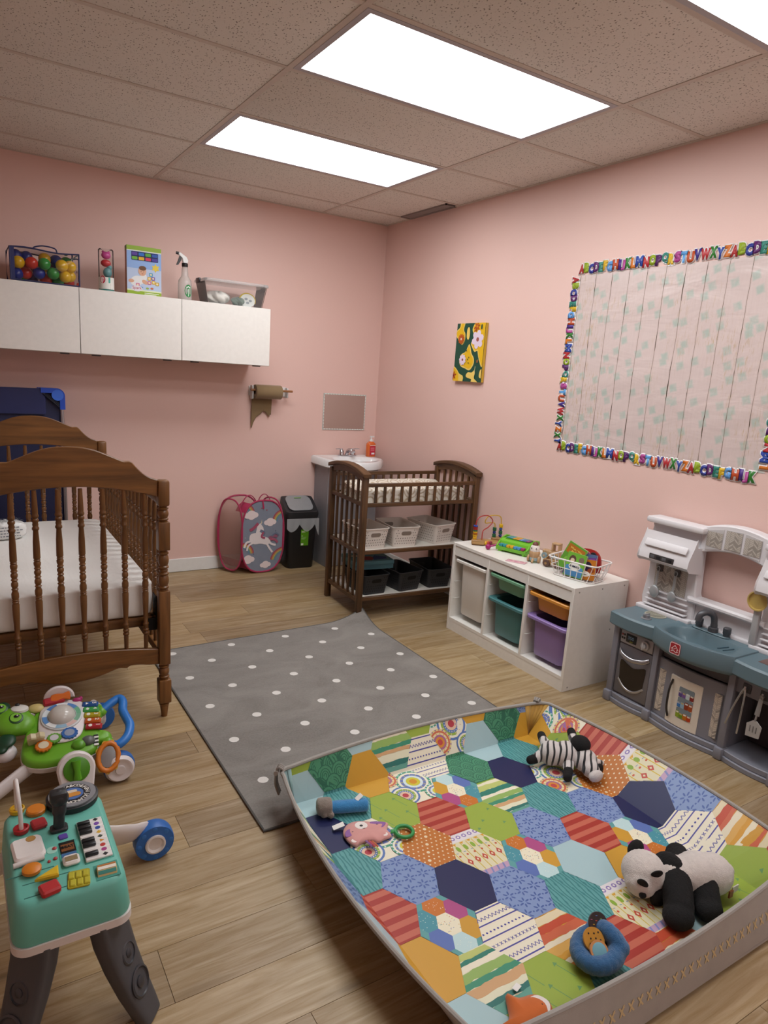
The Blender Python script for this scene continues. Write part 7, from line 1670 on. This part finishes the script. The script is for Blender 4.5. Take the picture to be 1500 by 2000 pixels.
# white flip phone
f_ = ab(-.072, .000, .066, .082, .014, 'flip_cover', '#cfcac7', .005, 4, .012); MB().at((-.074, -.046, T0+.006), (0, R(90), R(4))).lathe([(.006, -.032), (.006, .032)], seg=12).build('flip_hinge', P('#c5c0bd', .4), f_)
MB().at((-.064, .026, T0+.0142)).lathe([(.011, 0), (.011, .0005), (.001, .0006)], seg=12).build('printed_star', P('#b58a4a', .5), f_)
ab(.005, .018, .020, .018, .004, 'purple_button', '#5a3f9a', .001, 4, .004)
for x, y, r_ in ((-.018, -.018, .005), (-.020, -.055, .0045), (-.034, -.060, .0035)): MB().lathe([(r_, 0), (r_, .003), (r_*.6, .0045), (.0005, .005)], (x, y, T0), 14).build('round_button', P('#a83a3a', .4), at_)
ab(-.024, -.020, .022, .026, .001, 'button_decal', '#9fd0c2', .0003, 0, .010)
# display slot
s_ = ab(.009, -.050, .040, .098, .0015, 'display_bezel', '#4aa393', .0005, -2); MB().b2((-.008, -.048, T0), (.026, -.004, T0+.0022)).build('display', P('#1a1816', .3), s_); MB().b2((-.005, -.040, T0+.0022), (.023, -.014, T0+.0026)).build('display_print', P('#7a4a22', .4), s_); text('display_digits', 'BEAT', P('#101214', .4), s_, frame((.009, -.026, T0+.0031), (1, 0, 0), (0, 1, 0)), .012, .02)
MB().b2((-.007, -.064, T0+.0016), (.025, -.048, T0+.0026)).build('display_print', P('#3f6a9a', .4), s_); MB().at((.010, -.083, T0)).prism(rrect(.036, .034, .008, 4), .001, .012, 'xy', .004).build('slider_cover', P('#c9c5c1', .4), s_); MB().b2((-.003, -.092, T0+.0122), (.023, -.076, T0+.0130)).build('slider_window', P('#8a7a5a', .3), s_)
# piano
MB().b2((.036, -.106, T0-.001), (.100, .056, T0+.0015), .001, 1).build('keybed', P('#4aa393', .45), at_)
wk = 9
for k in range(wk):
    y0 = .053-k*.0175; k_ = MB().b2((.039, y0-.0168, T0+.001), (.097, y0, T0+.007), .0015, 1).build('white_key', P('#d5d2cf', .35), at_)
    c = ['#1c1c1e', '#7a4aa8', '#2c4a9e', '#d2a82a', '#3a4a3a', '#cf8a2a', '#b8342c', '#a83a80', '#1c1c1e'][k]; MB().lathe([(.0062, 0), (.0062, .0004), (.0005, .0005)], (.082, y0-.0085, T0+.0071), [4, 12, 12, 4, 4, 3, 12, 12, 4][k]).build('key_mark', P(c, .45), k_)
for k in (1, 2, 3, 5, 6, 8): y0 = .053-k*.0175; MB().b2((.039, y0-.006, T0+.007), (.068, y0+.0055, T0+.015), .002).build('black_key', P('#16171a', .35), at_)
# sliders
for x, y, kind, c in ((-.071, -.079, 'o', '#d07c1e'), (-.043, -.114, 't', '#d4b01f'), (-.043, -.158, 's', '#b32c2e')):
    MB().b2((x-.05, y-.0012, T0), (x+.045, y+.0012, T0+.0006)).build('slider_track', P('#2c6a62', .5), at_)
    if kind == 'o': MB().lathe([(.017, .003), (.020, .005), (.020, .012), (.016, .015), (.001, .015)], (x, y, T0), 24).build('slider_knob', P(c, .4), at_)
    elif kind == 't': pl = [(x+.024, y+.020), (x-.026, y-.008), (x+.022, y-.014)]; MB().prism(pl if area(pl) > 0 else pl[::-1], T0+.003, T0+.015, 'xy', .003).build('slider_knob', P(c, .4), at_)
    else: ab(x, y, .040, .036, .015, 'slider_knob', c, .004, 12, .006)
b6 = ab(.017, -.147, .046, .056, .003, 'beat_pad', '#a8a026', .001, -8, .006)
for i in range(3):
    for j in range(2): ab(.003+.0145*i, -.135-.024*j-.002*i, .0125, .021, .0065, 'beat_button', '#b6ae2e', .002, -8, .002)
# printed roller
MB().at((.076, -.146, T0-.008), (0, 0, R(-4))).lathe([(.016, -.021), (.020, -.020), (.020, .020), (.016, .021)], (0, 0, 0), 24, 'x').build('roller', P('#c9b27a', .4), at_)
for k, c in enumerate(('#2f6f78', '#c07a3a', '#d3cec4', '#3f8a80')): MB().at((.076, -.146, T0-.008), (R(-50+30*k), 0, R(-4))).b2((-.019, -.004, .0196), (.019, .004, .0206)).build('roller_print', P(c, .45), at_)
MB().b2((.050, -.172, T0-.001), (.102, -.120, T0+.0006)).build('roller_well', P('#3c8f82', .5), at_)

# ================================================================== green puppy walker
wl = thing('baby_walker', 'lime green push walker toy with a puppy head and blue handle', 'baby walker', (-2.707, -2.342, 0), R(-9))
LIM, WWH = P('#6aa82a', .35, 0, 'mold'), P('#c9c3c3', .38, 0, 'mold')
def PB(x=0, y=0, z=0, rot=(0, 0, 0)):
    m = MB(); m.m = Matrix.Translation((0, 0, .19)) @ Matrix.Rotation(R(16), 4, 'X') @ Matrix.Translation((x, y, z)) @ Euler(rot).to_matrix().to_4x4(); return m
bodyo = spline([(-.120, -.045), (-.105, .015), (-.085, .060), (-.03, .085), (.04, .080), (.100, .062), (.140, .055), (.150, .020), (.128, -.03), (.135, -.090), (.172, -.110), (.165, -.145), (.125, -.150), (.120, -.180), (.07, -.205), (.02, -.215), (-.05, -.222), (-.105, -.205), (-.130, -.165), (-.128, -.10)], 4, True)
if area(bodyo) < 0: bodyo = bodyo[::-1]
def rgw(k, z): return [(p[0]*k, (p[1]+.065)*k-.065, z) for p in bodyo]
PB().loft([rgw(.94, -.052), rgw(1.0, -.044), rgw(1.0, -.024), rgw(.97, -.022)]).build('white_base', WWH, wl, 50)
PB().loft([rgw(.985, -.024), rgw(.985, -.012), rgw(.95, .0), rgw(.90, .004)]).build('green_panel', LIM, wl, 50)
PB().prism(spline([(-.075, .035), (-.04, .075), (.02, .082), (.07, .06), (.080, .0), (.070, -.10), (.03, -.135), (-.04, -.130), (-.075, -.08)], 4, True)[::-1], .003, .014, 'xy', .004).build('white_console', WWH, wl, 50)
dm = PB(0, -.012, .014).lathe([(.071, 0), (.071, .006), (.066, .008), (.048, .009), (.046, .005)], seg=40, caps=False).build('clock_ring', P('#b9bdbe', .4), wl)
pr = Print(lambda x, y, l: tuple(PB(0, -.012, .0234).m @ Vector((x, y, l))))
for k, c in enumerate(('#6fae8a', '#5a86c2', '#c9d2d6', '#4a78b8', '#cbd3d6', '#5f8fc8', '#d0d4d4', '#8fb4cc', '#d5b6b0', '#7fae94')):
    for q in range(4): a0, a1 = 2*PI*(k+q/4)/10, 2*PI*(k+(q+1)/4)/10; pr.poly([(.050*math.cos(a0), .050*math.sin(a0)), (.066*math.cos(a0), .066*math.sin(a0)), (.066*math.cos(a1), .066*math.sin(a1)), (.050*math.cos(a1), .050*math.sin(a1))], c)
pr.build('clock_print', dm)
PB(0, -.012, .018).lathe([(.047, 0), (.046, .010), (.040, .022), (.028, .032), (.014, .037), (.001, .038)], seg=32).build('light_dome', P('#b7b4ae', .15), wl, 50)
for k, (c, ch) in enumerate((('#1f4f8e', '5'), ('#3f9a4a', '4'), ('#a89a1e', '3'), ('#b8561c', '2'), ('#a3232c', '1'))):
    y = .040-k*.030; k_ = PB(.098+.003*k, y, .004, (0, 0, R(-6))).prism(rrect(.058, .026, .006, 4), 0, .016, 'xy', .005).build('number_key', P(c, .35), wl); text('key_digit', ch, P('#dedcd6', .5), k_, PB(.112+.003*k, y-.001, .0207, (0, 0, R(-96))).m, .020, .02, .0003)
    PB(.086+.003*k, y, .0199, (0, 0, .3*k)).lathe([(.007, 0), (.007, .0006), (.001, .0007)], seg=[3, 4, 10, 14, 8][k]).build('key_symbol', P('#dedcd6', .5), k_)
# handle
hp = spline([(.135, .018, -.012), (.170, .045, .000), (.203, .062, .006), (.216, .035, .008), (.214, -.010, .008), (.226, -.055, .008), (.236, -.095, .006), (.224, -.145, .002), (.190, -.172, -.006), (.155, -.150, -.014)], 5)
PB().tube(hp, .0165, 14).build('push_handle', P('#2a74c4', .4, 0, 'mold'), wl)
PB().ball((.136, .022, -.012), (.022, .024, .020)).build('handle_socket', LIM, wl); PB().ball((.156, -.146, -.014), (.022, .024, .020)).build('handle_socket', LIM, wl)
# puppy head
hh = soft(PB().ball((-.165, .000, .006), (.068, .066, .040)).ball((-.135, -.012, .004), (.050, .050, .034)).build('head', LIM, wl), .005, 4)
PB(-.142, .034, .036, (R(-20), 0, R(-10))).lathe([(.030, -.004), (.029, .004), (.018, .010), (.001, .012)], seg=24).build('muzzle', P('#c8c8c2', .4), hh); PB(-.150, .046, .047).ball((0, 0, 0), (.009, .006, .005), 12, 8).build('nose', P('#1c2022', .3), hh)
for x, y in ((-.150, -.018), (-.205, .040)):
    e_ = PB(x, y, .040, (R(12), 0, R(15))).lathe([(.024, -.006), (.024, .002), (.020, .004), (.001, .005)], seg=24).build('eye_patch', P('#1f4a22', .4), hh); PB(x, y, .0445, (R(12), 0, R(15))).lathe([(.019, 0), (.019, .0012), (.001, .0018)], seg=20).build('eye_surround', P('#7ab83a', .4), e_)
    PB(x+.002, y+.004, .047).ball((0, 0, 0), (.010, .008, .002), 14, 8).build('pupil', P('#15181a', .25), e_); PB(x+.004, y+.006, .049).ball((0, 0, 0), (.003, .003, .001), 8, 6).build('highlight', P('#e4e4e0', .3), e_)
soft(PB().ball((-.178, -.085, .000), (.032, .034, .014)).ball((-.192, -.110, -.010), (.022, .026, .012)).build('ear', P('#173f2a', .4), wl), .004, 4)
soft(PB().ball((-.205, .085, .0), (.028, .034, .014)).build('ear', P('#173f2a', .4), wl), .004, 3)
PB().ball((-.185, -.105, -.040), (.040, .036, .030)).build('chest_piece', WWH, wl)
PB(-.085, -.112, .004, (R(20), 0, R(10))).prism([(-.024, 0), (.026, 0), (.032, .042), (.016, .054), (.003, .046), (-.013, .054), (-.026, .042)], -.012, .012, 'xz', .004).build('tooth_block', P('#c9bf9c', .4), wl)
for x, y, r_, c, c2 in ((-.055, -.150, .026, '#c9701c', '#d3c9b0'), (-.022, -.120, .022, '#5f9a34', '#b6b3b8'), (.028, -.104, .026, '#2f62a8', '#8f9ab0')):
    prof_ = PB(x, y, .012); pl = [((r_+(.003 if k % 2 else 0))*math.cos(2*PI*k/28), (r_+(.003 if k % 2 else 0))*math.sin(2*PI*k/28)) for k in range(28)]; g_ = prof_.prism(pl, 0, .009, 'xy', .0015).build('gear', P(c, .4), wl); PB(x, y, .021).lathe([(r_*.66, 0), (r_*.66, .0008), (.001, .001)], seg=20).build('gear_print', P(c2, .45), g_)
PB(.060, -.158, .004).ball((0, 0, .004), (.024, .022, .016), 18, 12).build('turtle_shell', P('#5c9a28', .35), wl); PB(.090, -.146, .004).ball((0, 0, .004), (.024, .021, .018), 18, 12).build('grey_roller', P('#5d625e', .35), wl)
for k in range(6): PB(.118+.002*(k % 2), -.122-.009*k, .004).b2((-.010, -.004, 0), (.006 , .004, .003)).build('checker_strip', P('#d3d3cf' if k % 2 else '#1d1e20', .45), wl)
# far side: white arch with red and orange flip toys
PB(-.012, .098, .010, (R(70), 0, R(2))).prism([(.055*math.cos(R(a)), .050*math.sin(R(a))) for a in range(0, 181, 12)], -.008, .008, 'xy', .004).build('white_arch', WWH, wl)
PB(-.030, .078, .012, (R(25), 0, R(12))).prism(rrect(.075, .030, .008, 4), 0, .020, 'xy', .005).build('flip_page', P('#a3202c', .35), wl); PB(-.008, .082, .026, (R(35), 0, R(6))).prism(spline([(-.034, -.010), (-.030, .012), (-.01, .016), (.012, .014), (.034, .018), (.034, -.012), (.01, -.008), (-.012, -.014)], 3, True)[::-1], 0, .010, 'xy', .003).build('flip_page', P('#c9641c', .35), wl)
PB(-.090, .055, .010).ball((0, 0, 0), (.030, .022, .014), 18, 10).build('cream_paw', P('#c9b676', .4), wl); PB(.052, .072, .012).ball((0, 0, 0), (.018, .010, .012), 12, 8).ball((.012, .006, .004), (.008, .008, .008), 10, 8).build('magenta_butterfly', P('#a8286a', .4), wl)
# legs, wheels and dials
wpos = lambda x, y, z: tuple(Matrix.Rotation(R(9), 3, 'Z') @ Vector((x+2.707, y+2.342, z)))
def leg(pts, rad, nm): return MB().tube(spline([wpos(*p) for p in pts], 5), rad, 14, flat=(1, 0, 0)).build(nm, WWH, wl)
pad = [(.062*math.cos(R(a)), .129+.060*math.sin(R(a))) for a in range(0, 181, 15)]+[(-.050, .05), (-.048, 0), (.048, 0), (.050, .05)]
def leg_slab(cx, cy, nm, flip=1):
    b = Vector(wpos(cx, cy, 0)); m = MB(); m.m = Matrix.Translation(b) @ Matrix.Rotation(R(9), 4, 'Z') @ Matrix.Rotation(R(-20*flip), 4, 'X'); m.prism(pad, -.016, .016, 'xz', .006); l_ = m.build(nm, WWH, wl)
    for r_, y0, y1, c in ((.043, -.016, -.026, '#4a8a1e'),):
        k = MB(); k.m = m.m; k.lathe([(r_*.5, y0+.002), (r_, y0), (r_, -.021), (r_*.9, -.024), (.001, -.0235)], (0, 0, .129), 24, 'y').build('dial', P(c, .38), l_)
        k = MB(); k.m = m.m; k.tube([(0, -.026, .099), (0, -.034, .125), (0, -.030, .161)], [.014, .010, .016], 10).build('dial_grip', P('#5aa322', .35), l_)
leg_slab(-2.697, -2.650, 'front_leg')
leg([(-2.60, -2.43, .13), (-2.575, -2.49, .10), (-2.548, -2.525, .060)], (.020, .030), 'rear_leg'); leg([(-2.76, -2.44, .12), (-2.85, -2.49, .085), (-2.98, -2.555, .035)], (.020, .034), 'front_leg'); leg([(-2.58, -2.22, .15), (-2.55, -2.18, .10), (-2.54, -2.15, .05)], (.020, .030), 'rear_leg'); leg([(-2.80, -2.24, .15), (-2.88, -2.17, .09), (-2.95, -2.12, .035)], (.020, .030), 'front_leg')
for x, y, s in ((-2.545, -2.545, 1), (-2.540, -2.135, -1)):
    c = wpos(x, y, .0565); w_ = MB().lathe([(.020, -.018), (.053, -.016), (.0565, -.008), (.0565, .012), (.052, .016), (.02, .018)], (0, 0, 0), 30, 'y').build('wheel', P('#2560a8', .42, 0, 'mold'), wl, loc=c, rot=(0, 0, R(9)))
    MB().lathe([(.052, -.018*s), (.052, -.022*s), (.044, -.032*s), (.040, -.032*s), (.034, -.028*s), (.018, -.027*s), (.016, -.033*s), (.001, -.033*s)], (0, 0, 0), 28, 'y').build('wheel_cover', WWH, w_)
for x, y in ((-2.975, -2.560), (-2.95, -2.11)): MB().lathe([(.015, -.014), (.034, -.012), (.035, 0), (.034, .012), (.015, .014)], wpos(x, y, .0352), 26, 'y').build('wheel', P('#2560a8', .42, 0, 'mold'), wl)
# dangling scalloped mirror ring
mr = Matrix.Translation(wpos(-2.583, -2.560, .112)) @ Matrix.Rotation(R(9), 4, 'Z') @ Matrix.Rotation(R(-32), 4, 'X') @ Matrix.Rotation(R(14), 4, 'Y')
m = MB(); m.m = mr; ro = [(  .034*math.cos(2*PI*k/28), 0, .048*math.sin(2*PI*k/28)) for k in range(28)]; m.tube(ro, [.0100 if k % 2 else .0085 for k in range(28)], 10, True); rr_o = m.build('teething_ring', P('#c9721c', .42, 0, 'mold'), wl)
m = MB(); m.m = mr; m.prism([((.044+.004*math.cos(9*a))*math.cos(a), (.058+.004*math.cos(9*a))*math.sin(a)) for a in [2*PI*k/54 for k in range(54)]], .003, .007, 'xz').build('yellow_scallop', P('#c4a01c', .45), rr_o); m = MB(); m.m = mr; m.prism(ell(0, 0, .025, .038, 20), -.001, .004, 'xz').build('mirror_disc', P('#8c9092', .1, .9), rr_o)
